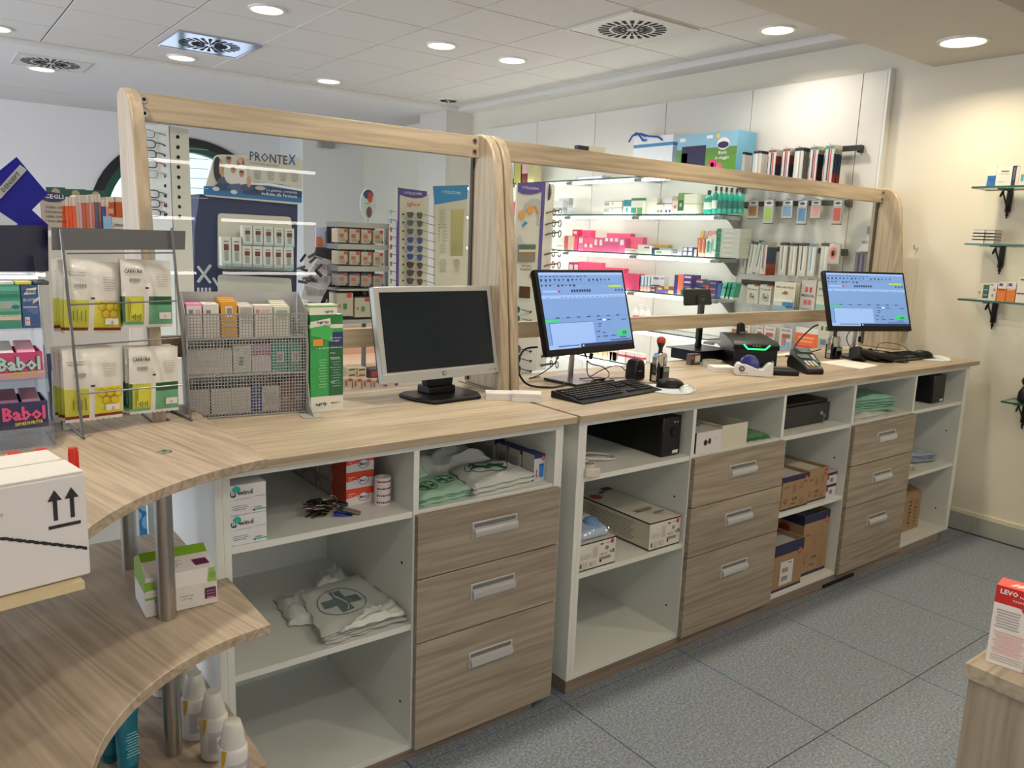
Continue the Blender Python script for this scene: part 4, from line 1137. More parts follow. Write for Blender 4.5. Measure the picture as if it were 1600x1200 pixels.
for r_, (y0, y1) in enumerate(((357, 379), (392, 413), (426, 446))):
    for k in range(4):
        px = 527 + k * 18.6
        dbox(px, px + 16.5, y0 + k * .9, y1 + k * .7, YR - .01, 'small beige carton with red badge, rack row %s from the top, %s from the left' % (ORD[r_], ORD[k]), [(.86, 'c2b5a0' if r_ < 2 else 'a89c98'), (1, 'c9bda8' if r_ < 2 else '3a3a5a')], bf, 'small cartons on the rack', .09)
for k in range(3):
    px = 526 + k * 28
    dbox(px, px + 26, 456 + k * 7, 494 + k * 1.5, YR - .01, 'larger beige carton with green leaf on the lower rack shelf, %s from the left' % ORD[k], [(.94, 'c6baa6'), (1, '2e2a2c')], [(.75, .86, .3, .2, 'c85038'), (.5, .4, .22, .24, '4f8c54'), (.18, .42, .12, .12, 'c87050')], 'larger cartons on the rack', .12)
# things under the lower rail
for k in range(4):
    px = 537 + k * 14.5
    dbox(px, px + 13, 591 + k * .6, 606 + k * .4, 2.9, 'beige carton in the lowest rack row below the screen rail, %s from the left' % ORD[k], [(1, 'c4b09c')], [(.3, .5, .3, .6, 'a0705c'), (.75, .8, .4, .3, 'b8483c')], 'cartons in the lowest rack row', .1)
for k in range(4):
    px, py = 543 + (k % 2) * 15.5, 583 - (k // 2) * 8.5
    dbox(px, px + 14, py, py + 8, 2.95, 'cream carton in the block of four below the screen rail, %s' % ('lower left', 'lower right', 'upper left', 'upper right')[k], [(1, 'cfc3a4')], [(.5, .6, .7, .3, '5c5040')], 'block of four cream cartons', .08)
dbox(577, 592, 577, 591, 2.95, 'dark carton with a red badge below the screen rail', [(1, '4a3c48')], [(.5, .5, .55, .6, 'a8403c')], None, .08)
# low display table standing behind (pinkish wood)
tb = thing('display_table', 'pale wooden display table seen under the left screen rail', 'table', (0, 0, 0))
a, b = P2(540, 570, 4.6), P2(640, 572, 4.6)
MB().box(a.x, b.x, 4.6, 5.2, a.z - .03, a.z, C('c9ae94')).build('tabletop', tb)
MB().box(a.x + .1, b.x, 4.7, 5.1, 0, a.z - .03, C('b99c84')).build('base', tb)
MB().box(a.x + .05, b.x, 5.15, 5.2, a.z, a.z + .28, C('b98f78')).build('backboard', tb)
# --- sunglasses stand with purple header and blue-headed mirror panel
YU = 2.9
t = thing('sunglasses_stand', 'sunglasses stand with purple and blue lettered headers and a mirror strip', 'display stand', (0, 0, 0))
CRM = C('cfc9b4')
f1 = board([(621, 293), (667, 299), (664, 620), (622, 620)], YU, .012, CRM, 'front_board', t)
MB().box(P2(621, 400, YU).x - .002, P2(623.5, 400, YU).x, YU - .001, YU + .014, .1, P2(622, 293, YU).z, C('5b4a92')).build('purple_edge', t)
pr = MB()
flat(pr, [(621, 293), (667, 299), (667, 306), (660, 309), (650, 310), (636, 308), (623, 304)], YU, C('51438c'))
pr.text('UTILISSIMI', P2(645, 304, YU) - Y * .003, X, Z, .016, C('d8d4ea'), w=.135, bold=.01)
pr.text('igloo', P2(646, 322, YU) - Y * .003, X, Z, .030, C('c06a4a'), w=.10, bold=.01)
pr.build('print', f1)
f2 = board([(679, 290), (730, 290), (728, 620), (679, 620)], YU + .05, .012, CRM, 'mirror_board', t)
MB().prism([(P2(676, 400, YU).x, YU + .062), (P2(662, 400, YU).x, YU + .012), (P2(662, 400, YU).x - .01, YU + .012), (P2(672, 400, YU).x, YU + .2), (P2(680, 400, YU).x, YU + .2)], 'z', .1, P2(670, 303, YU).z, C('aaa698')).build('side_board', t)
pr = MB()
flat(pr, [(676, 291), (730, 289), (730, 311), (679, 320)], YU + .05, C('2f86bc'))
pr.text('UTILISSIMI', P2(705, 303, YU + .05) - Y * .003, X, Z, .020, C('bfe0ee'), w=.15, bold=.01)
for k in range(9):
    q = P2(691, 328 + k * 3.4, YU + .05) - Y * .002
    pr.rect(q, X, Z, .045, .006, C('a8a494'))
for k, c in enumerate(('3a3a34', '3a3a34', 'a0583c', '7a4a3a', '8a8a4a', 'a8b060')):
    pr.disc(P2(686, 351 + k * 5, YU + .05) - Y * .003, X, Z, .004, .004, C(c), 8)
    pr.rect(P2(695, 351 + k * 5, YU + .05) - Y * .003, X, Z, .035, .006, C('a8a494'))
for k in range(5):
    pr.rect(P2(691, 382 + k * 3.2, YU + .05) - Y * .002, X, Z, .045, .005, C('b0ac9c'))
for px in (692, 713):
    q = P2(px, 411, YU + .05) - Y * .003
    pr.disc(q, X, Z, .026, .028, C('a4a298'), 20, .93)
    for k in range(-3, 4):
        e = math.sqrt(max(0, 1 - (k / 4) ** 2))
        pr.rect(q + X * .0064 * k, X, Z, .0012, .054 * e, C('a4a298'))
        if px > 700: pr.rect(q + Z * .007 * k, X, Z, .05 * e, .0012, C('a4a298'))
    for j in range(4): pr.rect(q - Z * (.036 + .009 * j), X, Z, .045, .004, C('b4b0a2'))
pr.build('print', f2)
mr_ = MB(); flat(mr_, [(704.5, 328), (724.5, 327), (723, 400), (704, 400)], YU + .05, mat('yellowed mirror', 'c9c492', .12, .6))
mr_.build('mirror_strip', t)
rows = [335.7, 348.6, 361.8, 374.9, 388.2, 401.3, 414.3, 426.6, 439.3]
GL = [('4a5456', 'grey')] * 3 + [('2a4a92', 'blue')] * 3 + [('4a3a38', 'brown')] * 3
def lensmat(c): return mat('tinted lens ' + c, c, .08, var=.02, coat=.6)
for k, yy in enumerate(rows):
    c, nm = GL[k]
    t2 = thing('sunglasses', '%s-lensed sunglasses facing out on the purple-headed stand, row %s from the top' % (nm, ORD[k]), 'sunglasses', (0, 0, 0), 0, 'sunglasses on the purple-headed stand')
    q1, q2 = P2(641, yy, YU - .035), P2(656, yy + 1.2, YU - .03)
    for j, q in enumerate((q1, q2)):
        w_ = .027 if j == 0 else .02
        pts = [(q.x + w_ * a_, q.z + .021 * b_) for a_, b_ in ((-1, .75), (-.6, .95), (.6, .95), (1, .7), (.92, -.1), (.5, -.85), (0, -1), (-.55, -.8), (-.95, -.1))]
        MB().prism(pts, 'y', q.y, q.y + .003, lensmat(c)).build('lens', t2)
        MB().tube([(p[0], q.y, p[1]) for p in pts], .0018, C('2a2624' if j or k > 5 else 'a8a294'), 5, closed=True).build('rim', t2)
    MB().tube([q1 + X * .027 + Z * .012, q2 - X * .02 + Z * .012], .0018, C('2a2624'), 5).build('bridge', t2)
    MB().tube([q2 + X * .02 + Z * .013, P2(680, yy + 4, YU + .02)], .0022, C('33302c'), 5).build('temple', t2)
    MB().lathe([(.006, -.002), (.006, .002)], DARKM, 10, P2(630, yy - 1, YU - .003), 'y').build('peg', t2)
    # left column seen edge-on
for k in range(9):
    yy = 328 + k * 13.4
    col = ['8fb4cc', '7aa4c8', 'a83c34', 'c4523c', 'b8463c', 'b86058', 'c0706c', 'd0ccc0', 'cfcabc'][k]
    t2 = thing('sunglasses', '%s sunglasses seen edge-on at the left of the stand, %s from the top' % (['pale blue', 'blue', 'dark red', 'orange-red', 'red', 'dull red', 'pink', 'white', 'cream'][k], ORD[k]), 'sunglasses', (0, 0, 0), 0, 'sunglasses at the left edge of the stand')
    q = P2(611, yy + 4, YU + .05)
    MB().disc(q, X * .8 + Y * .6, Z, .018, .018, lensmat(col), 14).build('lens', t2)
    MB().tube([q - X * .02 + Z * .012 - Y * .02, P2(622, yy + 4, YU + .02)], .0024, C('2a2422'), 5).tube([q - X * .02 - Z * .008, q - X * .022 + Z * .014], .003, C(col), 5).build('temple', t2)
MB().box(P2(604, 400, YU + .1).x, P2(621, 400, YU + .1).x, YU + .08, YU + .1, .1, P2(610, 322, YU).z, C('b8b4a4')).build('side_board', bpy.data.objects[t.name].parent) if False else None
# --- polarised-lens stand close behind the long screen
YP = 1.45
t = thing('polarised_lens_stand', 'tall stand with a printed head wearing orange glasses behind the long screen', 'display stand', (0, 0, 0))
fr = board([(808.7, 286), (851.5, 285), (838, 579), (803, 584), (799, 505), (801.5, 430)], YP, .012, C('cbc9c2'), 'front_board', t)
pl = C('5a4c96')
eb = MB()
flat(eb, [(847, 285), (852.5, 285), (842.5, 460), (837.5, 460)], YP, pl, .002)
eb.build('purple_edge', fr)
sd = MB()
c0, c1, c2, c3 = P2(852, 285, YP), P2(838, 579, YP), P2(853, 577, YP + .16), P2(867, 288, YP + .16)
sd.add([c0, c1, c2, c3, c0 + Y * .01 - X * .004, c1 + Y * .01 - X * .004, c2 + Y * .01 - X * .004, c3 + Y * .01 - X * .004], [(0, 1, 2, 3), (7, 6, 5, 4), (0, 3, 7, 4), (1, 5, 6, 2), (3, 2, 6, 7)], C('c6c1b2'))
sd.build('side_board', t)
c = P2(858, 300, YP + .07) - X * .003
MB().disc(c, (X * .35 + Y).normalized(), Z, .045, .045, C('b4a8cc'), 20).build('print', t)
pr = MB()
flat(pr, [(808.7, 286), (847, 285), (846.5, 299), (840, 302), (828, 304), (816, 303), (809, 299)], YP, pl, .002)
pr.text('UTILISSIMI', P2(828, 296, YP) - Y * .004, X, Z, .013, C('d9d6ea'), w=.105, bold=.01)
flat(pr, [(816, 330), (820, 318), (829, 311), (840, 310), (846, 316), (846, 340), (843, 350), (838, 352), (840, 340), (838, 325), (830, 322), (822, 328)], YP, C('aeb0b0'), .002)
flat(pr, [(808, 372), (812, 366), (816, 374), (818, 380), (822, 381), (824, 392), (820, 396), (824, 402), (824, 412), (804, 412)], YP, C('b4b6b6'), .002)
for cx_, cy_, rx, ry in ((815, 336, 6.5, 6.5), (828, 328, 7, 6)):
    blob(pr, cx_, cy_, rx, ry, 'd9964c', YP, .004, 16)
flat(pr, [(834, 322), (837, 323), (841, 333), (839, 334)], YP, C('cc7c3c'), .004)
flat(pr, [(815, 352), (820, 345), (824, 349), (816, 355)], YP, C('2d8fae'), .004)
flat(pr, [(809, 382), (836, 382), (835, 409), (808, 409)], YP, C('85786a'), .005)
flat(pr, [(809, 382), (836, 382), (836, 388), (809, 388)], YP, C('4c6a6a'), .006)
flat(pr, [(810, 390), (835, 390), (835, 394), (810, 394)], YP, C('cfc0a0'), .006)
pr.text('TEST LENTI', P2(822, 417, YP) - Y * .003, X, Z, .009, C('55524e'), w=.06)
pr.text('POLARIZZATE', P2(821, 422.5, YP) - Y * .003, X, Z, .011, C('4a4744'), w=.075, bold=.01)
blob(pr, 829, 431, 3, 3.4, '9c5a4c', YP, .003)
flat(pr, [(811, 447), (828, 448), (827.5, 466), (810.5, 465)], YP, C('4a3328'), .003)
pr.build('print', fr)
MB().box(P2(803, 500, YP).x, P2(838, 500, YP).x, YP + .02, YP + .15, 0, P2(820, 583, YP).z + .01, C('c4c0b4')).build('pedestal', t)
for k, (yy, c_, nm) in enumerate(((333, '6e4a26', 'amber tortoise'), (351, '5c4630', 'olive tortoise'), (367, '2c5048', 'dark green'), (398, '4a3a2e', 'dark brown'), (416, '7c3230', 'dark red'), (541, '3a3634', 'black-brown, low'), (558, '2e2c2c', 'black, low'), (572, '1f1f20', 'thick black, lowest'))):
    t2 = thing('sunglasses', '%s sunglasses with temples sticking out of the polarised-lens stand' % nm, 'sunglasses', (0, 0, 0), 0, 'sunglasses on the side of the polarised-lens stand')
    q = P2(853 - (yy - 333) * .03, yy, YP + .03)
    e = P2(872 - (yy - 333) * .02, yy - 4, YP + .05)
    MB().tube([q, (q + e) / 2 + Z * .002, e], .0045, C(c_), 6).tube([q + Y * .03, e + Y * .03 - Z * .002], .0035, C(c_), 6).build('temple', t2)
    d = (e - q).normalized()
    for s_ in (0, .05):
        o_ = e + d * .018 + Y * s_
        MB().tube([o_ + X * .012 * math.cos(a) * .5 + Y * .018 * math.cos(a) + Z * (.018 * math.sin(a) - .01) for a in [2 * PI * i / 12 for i in range(12)]], .003, C(c_), 5, closed=True).build('rim', t2)
for k, (yy, c_) in enumerate(((485, '2f7c74'), (499, '4c8c88'), (547, '4c3c50'), (562, '3c3440'), (578, '26262a'))):
    t2 = thing('sunglasses', 'round %s sunglasses on the front of the polarised-lens stand, %s of five' % ('teal' if k < 2 else 'smoky', ORD[k]), 'sunglasses', (0, 0, 0), 0, 'round sunglasses on the front of the polarised-lens stand')
    for px, s_ in ((808, 1), (797, .7)):
        q = P2(px, yy - 1, YP - .04)
        MB().lathe([(.001, -.002), (.016 * (1.3 if k > 1 else 1), -.002), (.016 * (1.3 if k > 1 else 1), .001)], lensmat(c_ if k > 1 else '4a6468'), 16, q, 'y', cap=False).build('lens', t2)
        MB().tube([q + X * .017 * (1.3 if k > 1 else 1) * math.cos(a) + Z * .017 * (1.3 if k > 1 else 1) * math.sin(a) for a in [2 * PI * i / 18 for i in range(18)]], .003, C(c_), 5, closed=True).build('rim', t2)
    MB().tube([P2(815, yy - 1.5, YP - .04), P2(823, yy + 1, YP - .02), P2(829, yy + 2, YP - .004)], .003, C(c_ if k < 2 else '2a2628'), 5).build('temple', t2)
    MB().lathe([(.006, -.004), (.006, .004)], DARKM, 10, P2(829, yy + 2, YP - .002), 'y').build('peg', t2)
# --- bandage display far left
YO = 1.5
t = thing('bandage_display', 'white bandage display shelf with dark green sign boards at the far left', 'display stand', (0, 0, 0))
zs_ = P2(120, 372, YO).z
MB().box(P2(55, 370, YO).x, P2(195, 370, YO).x, YO, YO + .22, 0, zs_, C('cfcdc8')).build('body', t)
for k, (a, b, y0) in enumerate(((72, 102, 292), (102, 134, 295), (134, 165, 297))):
    gb = board([(a, y0), (b, y0 + 1), (b, 330), (a, 330)], YO + .20, .012, C('1f5648'), 'green_board', t)
    m = MB(); blob(m, (a + b) / 2, y0 + 8, 5, 5, 'a8a08c', YO + .20, .003, 12); m.build('print', gb)
sgn = board([(62, 312), (66, 305), (80, 302), (97, 303), (97, 360), (66, 360)], YO - .03, .006, C('b8aca2'), 'sign_card'); tag(sgn, 'beige sign card with a navy oval and Italian lettering beside the bandage packs', 'sign')
m = MB(); blob(m, 82, 308, 15, 6.5, '2a3468', YO - .03, .002, 20)
m.text('SCEGLI', P2(82, 310, YO - .03) - Y * .004, X, Z, .014, C('e4e2e8'), w=.07, bold=.02)
for k, s in enumerate(('Calza con', 'benessere', 'calza con', 'i tuoi stivali')):
    m.text(s, P2(71, 325 + k * 7.2, YO - .03) - Y * .003, X, Z, .010, C('4a4240'), 'LEFT', bold=.01)
m.build('print', sgn)
packs = [(92, 5.8, 'e8602c', 'orange')] * 5 + [(0, 4, 'd8c8bc', 'pale pink')] + [(0, 5, 'c9a8b4', 'mauve')] + [(0, 6, 'cc6a50', 'brick red')] * 2 + [(0, 3, 'dcd4d4', 'white-edged')] + [(0, 5, 'c87468', 'rosy')] + [(0, 6, '5c6c84', 'steel blue')] + [(0, 4, 'a85c54', 'dull red')] + [(0, 7, '2c5c9c', 'blue')] + [(0, 5, 'd88c8c', 'pink')]
px = 92.5
for k, (_, w_, c_, nm) in enumerate(packs):
    top = 308 + (0 if k < 5 else -3 if k < 10 else -4 if k < 13 else 4)
    dbox(px, px + w_ - .3, top, 371, YO + .02 + .004 * (k % 2), 'upright %s bandage pack at the far left, %s from the left' % (nm, ORD[k]), [(.78 if k < 5 else .82, c_), (1, 'd9cfc4')], None, 'upright bandage packs', .12, 'bandage_pack', 'pack')
    px += w_
for k in range(2):
    dbox(167 + k * 14, 180 + k * 14, 308, 339, YO + .03, 'rust-orange bandage carton next to the wooden post, %s of two' % ORD[k], [(.75, 'b8501c'), (1, 'd6c8b8')], [(.45, .3, .7, .25, 'd0a888')] if k == 0 else None, 'rust-orange bandage cartons', .1)
dbox(163, 176, 338, 371, YO - .02, 'pale blue card in front of the rust-orange cartons', [(1, '8fb4dc')], None, None, .01)
dbox(176, 200, 340, 371, YO - .02, 'cream carton front with black brand lettering beside the wooden post', [(1, 'd2cec2')], None, None, .02, text=[('Johnson', .45, .55, .2, '26262a', .7), ('& Johnson', .45, .36, .1, '6a6868', .5)])
# small white box with orange mark between tower and navy display
dbox(299, 307, 314, 322, 3.1, 'small white carton with an orange square between tower and navy display', [(1, 'd8d4cc')], [(.5, .6, .6, .4, 'd0502c')], None, .05)
tag(MB().box(P2(296, 330, 3.1).x, P2(312, 330, 3.1).x, 3.09, 3.25, 0, P2(303, 322.2, 3.1).z, C('b8b8b8')).build('display_plinth'), 'slim grey plinth between the spectacle tower and the navy display', 'plinth')
# blue bubble-pattern panel seen below the corner shelf
t = thing('blue_floor_poster', 'blue floor-standing poster with pale bubbles seen through the corner shelf', 'poster', (0, 0, 0))
yq = 1.9
b0, b1 = at(210, 840, y=yq), at(234, 838, y=yq)
MB().box(b0.x, b1.x, yq, yq + .02, 0.0, 1.0, C('2f7cb8')).build('board', t)
m = MB()
for a in ((228, 790, 8, 8), (232, 815, 9, 11), (214, 806, 6, 7), (229, 775, 6, 6)): blob(m, *a, '7ab0d8', yq, .003, 18)
m.build('print', t)
MB().box(b1.x + .01, b1.x + .35, yq - .02, yq + .3, 0, .95, C('e0dedc')).build('white_side', t)
# sensor box high on the far wall
q = at(508, 222, y=7.48)
tag(MB().box(q.x - .09, q.x + .09, 7.40, 7.495, q.z - .07, q.z + .07, C('9a9894')).build('wall_sensor'), 'small grey sensor box high on the far wall', 'sensor')
# hanging grey leaflet pack and white dispenser by the end of the long screen
q = XP - .002
m = MB()
ya, yb = at(1339, 405, x=q).y, at(1366, 405, x=q).y
o = MB().box(q - .02, q, yb, ya, z_on(1350, 440, q), z_on(1350, 395, q), C('6a6878')).build('leaflet_pack')
tag(o, 'grey-blue pack hanging on the white panel near the long screen end', 'pack')
m = MB()
for k in range(7):
    yy = ya + (yb - ya) * (k + .6) / 7.5
    m.rect((q - .0205, yy, (z_on(1350, 440, q) + z_on(1350, 395, q)) / 2), -Y, Z, .008, .15, C('3c3a68' if k % 2 else '8a8894'))
m.build('print', o)
o = MB().prism([(ya - .01, z_on(1352, 393, q)), (yb, z_on(1352, 393, q)), (yb, z_on(1362, 368, q)), (ya - .07, z_on(1358, 370, q))], 'x', q - .03, q, C('e2dfd8')).build('white_card')
tag(o, 'white lettered card above the grey-blue hanging pack', 'card')
m = MB().text('NEO NO', (q - .0305, (ya + yb) / 2 - .02, z_on(1355, 381, q)), -Y, Z, .018, C('3a3848'), w=.075, bold=.02); m.build('lettering', o)
o = MB().box(q - .05, q, yb - .0, ya - .07, z_on(1356, 366, q), z_on(1356, 354, q), C('8a8a86')).build('wall_clip'); tag(o, 'grey clip box above the white lettered card', 'clip')
# ================================================================ things on the curved corner shelf (left foreground)
ZT = 1.0112
# low cabinet, bottom right foreground, with two cough-syrup cartons
zc = .80
bc = thing('low_cabinet', 'ash-laminate low cabinet corner at the bottom right of the picture', 'cabinet', (0, 0, 0))
MB().box(.95, 2.2, -2.6, -1.292, zc - .03, zc, WOOD_X).build('worktop', bc, bevel=.0015)
MB().box(.957, 2.2, -2.6, -1.299, 0, zc - .0302, wood('laminate base upright', 'z', dark=.85)).build('body', bc, bevel=.001)
def levo(loc, rz, label):
    w, d, h = .062, .045, .150
    t = MB().bands(w, d, h, [(.78, C('e4ddd4')), (1, C('c42a22'))], mtop=C('e0564a'))
    o = t.build('syrup_carton', loc=loc, rz=rz); tag(o, label, 'carton', 'red and white syrup cartons')
    p = MB()
    p.quad((-w / 2, -.0006, h * .78), (w * .18, -.0006, h * .78), (w / 2, -.0006, h * .58), (w / 2, -.0006, h * .78), C('c42a22'))
    p.text('LEVO', (-w * .16, -.001, h * .91), X, Z, .0085, C('f2ece8'), w=.028, bold=.03)
    p.text('tuss', (w * .22, -.001, h * .905), X, Z, .005, C('f2ece8'), w=.014)
    p.text('tosse', (w * .1, -.001, h * .84), X, Z, .006, C('f2ece8'), w=.018)
    for k in range(7): p.rect((-w * .1, -.0008, h * (.70 - k * .035)), X, Z, w * (.62 - .04 * (k % 3)), .0022, C('a8a09c'))
    for k in range(8): p.rect((0, -.0008, h * (.42 - k * .036)), X, Z, w * (.8 - .08 * (k % 3)), .0030, C('e2b4ae'))
    for k in range(3): p.rect((0, -.0008, h * (.12 - k * .03)), X, Z, w * .8, .0016, C('b8b0aa'))
    for k in range(3): p.quad((-.012 + k * .009, .012 - k * 0, h + .0005), (-.006 + k * .009, .010, h + .0005), (.002 + k * .009, .026, h + .0005), (-.004 + k * .009, .028, h + .0005), C('f0d8d2'))
    p.build('print', o)
    return o
a, b = at(1549, 1036, z=zc), at(1590, 1050, z=zc)
an = math.atan2(b.y - a.y, b.x - a.x)
mid = (a + b) / 2
levo((mid.x, mid.y, zc + .0005), an, 'red and white syrup carton standing nearest the corner of the low cabinet')
dv_ = (b - a).normalized()
m2 = b + dv_ * .037
levo((m2.x, m2.y, zc + .0005), an, 'red and white syrup carton cut off by the right picture edge')

# big white carton with arrows
y0, yb_ = -.603, -.45
xr = -.359
zb_, zt_ = 1.0245, 1.179
t = thing('shipping_carton', 'white shipping carton with two black up arrows on the curved shelf', 'carton', (0, 0, 0))
WC = mat('white coated card', 'd9d7d8', .6, var=.02)
an = math.atan2(-.621 + .602, -.464 + .361)
bx = MB(Matrix.Translation((xr, y0, 0)) @ Matrix.Rotation(R_(9.5), 4, 'Z'))
bx.box(-.42, 0, 0, .155, zb_, zt_, WC)
bx.build('body', t, bevel=.003)
fl_ = MB(Matrix.Translation((xr, y0, 0)) @ Matrix.Rotation(R_(9.5), 4, 'Z'))
fl_.box(-.42, -.002, .002, .078, zt_ + .0004, zt_ + .003, mat('white flap card', 'dfddd6', .6)).box(-.42, -.004, .084, .153, zt_ + .0004, zt_ + .003, mat('white flap card', ''))
fl_.build('top_flap', t)
pr = MB(Matrix.Translation((xr, y0, 0)) @ Matrix.Rotation(R_(9.5), 4, 'Z'))
K = C('1d1c1f')
for xx in (-.042, -.020):
    pr.add([(xx - .0028, -.0008, 1.117), (xx + .0028, -.0008, 1.117), (xx + .0028, -.0008, 1.147), (xx - .0028, -.0008, 1.147)], [(0, 1, 2, 3)], K)
    pr.add([(xx - .0095, -.0008, 1.146), (xx + .0095, -.0008, 1.146), (xx, -.0008, 1.162)], [(0, 1, 2)], K)
pr.rect((-.031, -.0008, 1.108), X, Z, .042, .005, K)
pr.text('. 0725', (-.118, -.0008, 1.139), X, Z, .0035, K, 'LEFT')
pr.text('23242', (-.125, -.0008, 1.094), X, Z, .0035, K, 'LEFT')
zz = [(-.42, 1.185 - .02)] 
for k in range(26):
    f = k / 25
    xx, z1 = -.135 + .128 * f, 1.119 - .051 * f
    pr.add([(xx - .003, -.0009, z1 - .0016 - .001 * (k % 2)), (xx + .003, -.0009, z1 - .0038 - .001 * (k % 2)), (xx + .003, -.0009, z1 + .0006), (xx - .003, -.0009, z1 + .0028 - .0008 * (k % 3))], [(0, 1, 2, 3)], K)
pr.build('print', t)
o = MB(Matrix.Translation((xr - .012, y0 - .018, 0)) @ Matrix.Rotation(R_(9.5), 4, 'Z')).box(-.42, 0, 0, .17, ZT, ZT + .012, C('cdbd96', .6)).build('cardboard_tray')
tag(o, 'thin cream board lying under the white shipping carton', 'board')
# red jar caps behind the carton
for k, (px, py, r_) in enumerate(((114, 703, .008), (64, 706, .011), (22, 711, .013))):
    q = at(px, py, z=1.06)
    t = thing('red_capped_bottle', 'red-capped small bottle hidden behind the white carton, %s from the right' % ORD[k], 'bottle', (q.x, -.40 + .02 * k, ZT), 0, 'red-capped bottles behind the carton')
    q2 = at(px, py, y=-.40 + .02 * k)
    t.location.x = q2.x
    hh = q2.z - ZT
    MB().lathe([(r_ * .9, 0), (r_, .003), (r_, hh * .72), (r_ * .7, hh * .78)], C('e8e4e0'), 16).build('body', t)
    MB().lathe([(r_, hh * .78), (r_ * 1.02, hh * .96), (r_ * .86, hh + .004)], mat('glossy red plastic', 'd42a1e', .2, var=.02), 16).build('cap', t)

# ---------------- gum display: clear tiers with cartons
t = thing('gum_display', 'clear acrylic three-tier gum display at the left picture edge', 'display stand', (0, 0, 0))
GX0, GX1, GYF = -.62, -.288, .27
def acr(x0, x1, y0, y1, z0, z1, name='thin_panel'):
    return MB().box(x0, x1, y0, y1, z0, z1, ACRYL).build(name, t)
MB().prism([(.23, ZT), (.56, ZT), (.56, 1.45), (.40, 1.45), (.25, 1.08)], 'x', GX1 - .004, GX1, ACRYL).build('acrylic_side', t)
acr(GX0, GX1 - .005, .225, .56, ZT, ZT + .003, 'base_plate')
acr(GX0, -.22, .40, .52, ZT, ZT + .003, 'base_plate')
tierz = (1.058, 1.170, 1.285, 1.395)
for k, z in enumerate(tierz):
    yy = .262 + k * .030
    acr(GX0, GX1 - .005, yy, yy + .15, z - .004, z, 'tier_plate')
    acr(GX0, GX1 - .005, yy - .004, yy, z - .004, z + .012, 'tier_lip')
def gumbox(px0, px1, pyb, pyt, y, label, base, tagname='gum_carton'):
    a, b = at(px0, pyb, y=y), at(px1, pyb - (px1 - px0) * .13, y=y)
    return a, b
# lower navy box and middle pink box
def open_tray(x0, x1, y0, z0, h, d, c, label, name, cin):
    o = MB()
    w_ = .003
    o.box(x0, x1, y0, y0 + w_, z0, z0 + h, c).box(x0, x1, y0 + d - w_, y0 + d, z0, z0 + h * 1.0, c)
    o.box(x0, x0 + w_, y0 + w_, y0 + d - w_, z0, z0 + h, c).box(x1 - w_, x1, y0 + w_, y0 + d - w_, z0, z0 + h, c)
    o.box(x0 + w_, x1 - w_, y0 + w_, y0 + d - w_, z0, z0 + .003, c)
    ob = o.build(name); tag(ob, label, 'box')
    return ob
NVY, PNK = C('2a2a5c', .3), C('c8407c', .3)
for (z, yy, col, nm, ctext, sub, csub, lab) in ((tierz[0] + .0005, .264, NVY, 'navy', 'e0508c', 'SAPORE DI FRUTTA', 'e2dc3c', 'navy gum carton with puffy pink lettering on the lowest acrylic tier'),
                                          (tierz[1] + .0005, .294, PNK, 'pink', 'b8d2d2', 'PANNA-FRAGOLA', 'c8cc4c', 'pink gum carton with puffy pale lettering on the middle acrylic tier')):
    x1 = GX1 - .012
    h_ = .062
    ob = open_tray(-.60, x1, yy, z, h_, .12, col, lab, 'gum_carton', None)
    p = MB()
    if nm == 'pink':
        p.quad((-.6, yy - .0005, z), (x1, yy - .0005, z), (x1, yy - .0005, z + .018), (-.6, yy - .0005, z + .004), C('e8b0b8', .3))
    xs = x1 - .092
    for dx_, dz, cc, bd in ((.0, 0, '24203c' if nm == 'navy' else '2f4a50', .075), (0, .0004, ctext, .035)):
        p.text('Babol', (xs - .001, yy - .001 - (.0006 if cc == ctext else 0), z + .021 + dz), X, Z, .030, C(cc, .3), 'LEFT', w=.086, bold=bd)
    p.text(sub, (xs + .024, yy - .0022, z + .0075), (Vector((1, 0, .06))).normalized(), Z, .0075, C(csub, .3), 'LEFT', w=.056, bold=.03)
    for k in range(3):
        p.disc((xs + .018 + k * .022, yy - .0024, z + .028), X, Z, .0014, .0018, C('26222c'), 8)
    p.build('print', ob)
    for k in range(6):
        cc = ('8a6a7c', '7c5c74')[k % 2] if nm == 'navy' else ('e39ab8', 'd8d0d4')[k % 2]
        xx = x1 - .030 - k * .044
        g = MB(Matrix.Translation((xx, yy + .06, z + h_ - .006)) @ Matrix.Rotation(R_(12), 4, 'X')).box(-.019, .019, -.050, .050, 0, .012, C(cc, .25)).build('gum_pack', bevel=.002)
        tag(g, '%s wrapped gum stick pack lying in the %s gum carton, %s from the right' % (('mauve', 'plum')[k % 2] if nm == 'navy' else ('rose', 'pale')[k % 2], nm, ORD[k]), 'gum pack', 'gum packs in the %s carton' % nm)
# upper tier: teal and blue cartons
yy = .324
z = tierz[2] + .0005
a = at(36, 510, y=yy).x
xr_ = GX1 - .008
ob = tag(MB().box(a + .001, xr_, yy, yy + .09, z, z + .100, C('25508f', .3)).build('gum_carton'), 'blue upright gum carton with black VIVIDENT lettering on the upper acrylic tier', 'box')
p = MB(); cx_ = (a + xr_) / 2
p.quad((a + .006, yy - .0006, z + .078), (xr_ - .006, yy - .0006, z + .080), (xr_ - .003, yy - .0006, z + .095), (a + .012, yy - .0006, z + .092), C('dfe2e6'))
p.text('VIVIDENT', (cx_ + .001, yy - .0012, z + .082), X, Z, .0072, C('17181c'), w=(xr_ - a) * .74, bold=.03, shear=.2)
p.text('BLAST', (a + .015, yy - .0012, z + .063), X, Z, .0062, C('b9c2d0'), w=.022, bold=.02)
p.quad((cx_ + .004, yy - .001, z + .056), (cx_ + .016, yy - .001, z + .064), (cx_ + .020, yy - .001, z + .074), (cx_ + .007, yy - .001, z + .066), C('c9ccc4'))
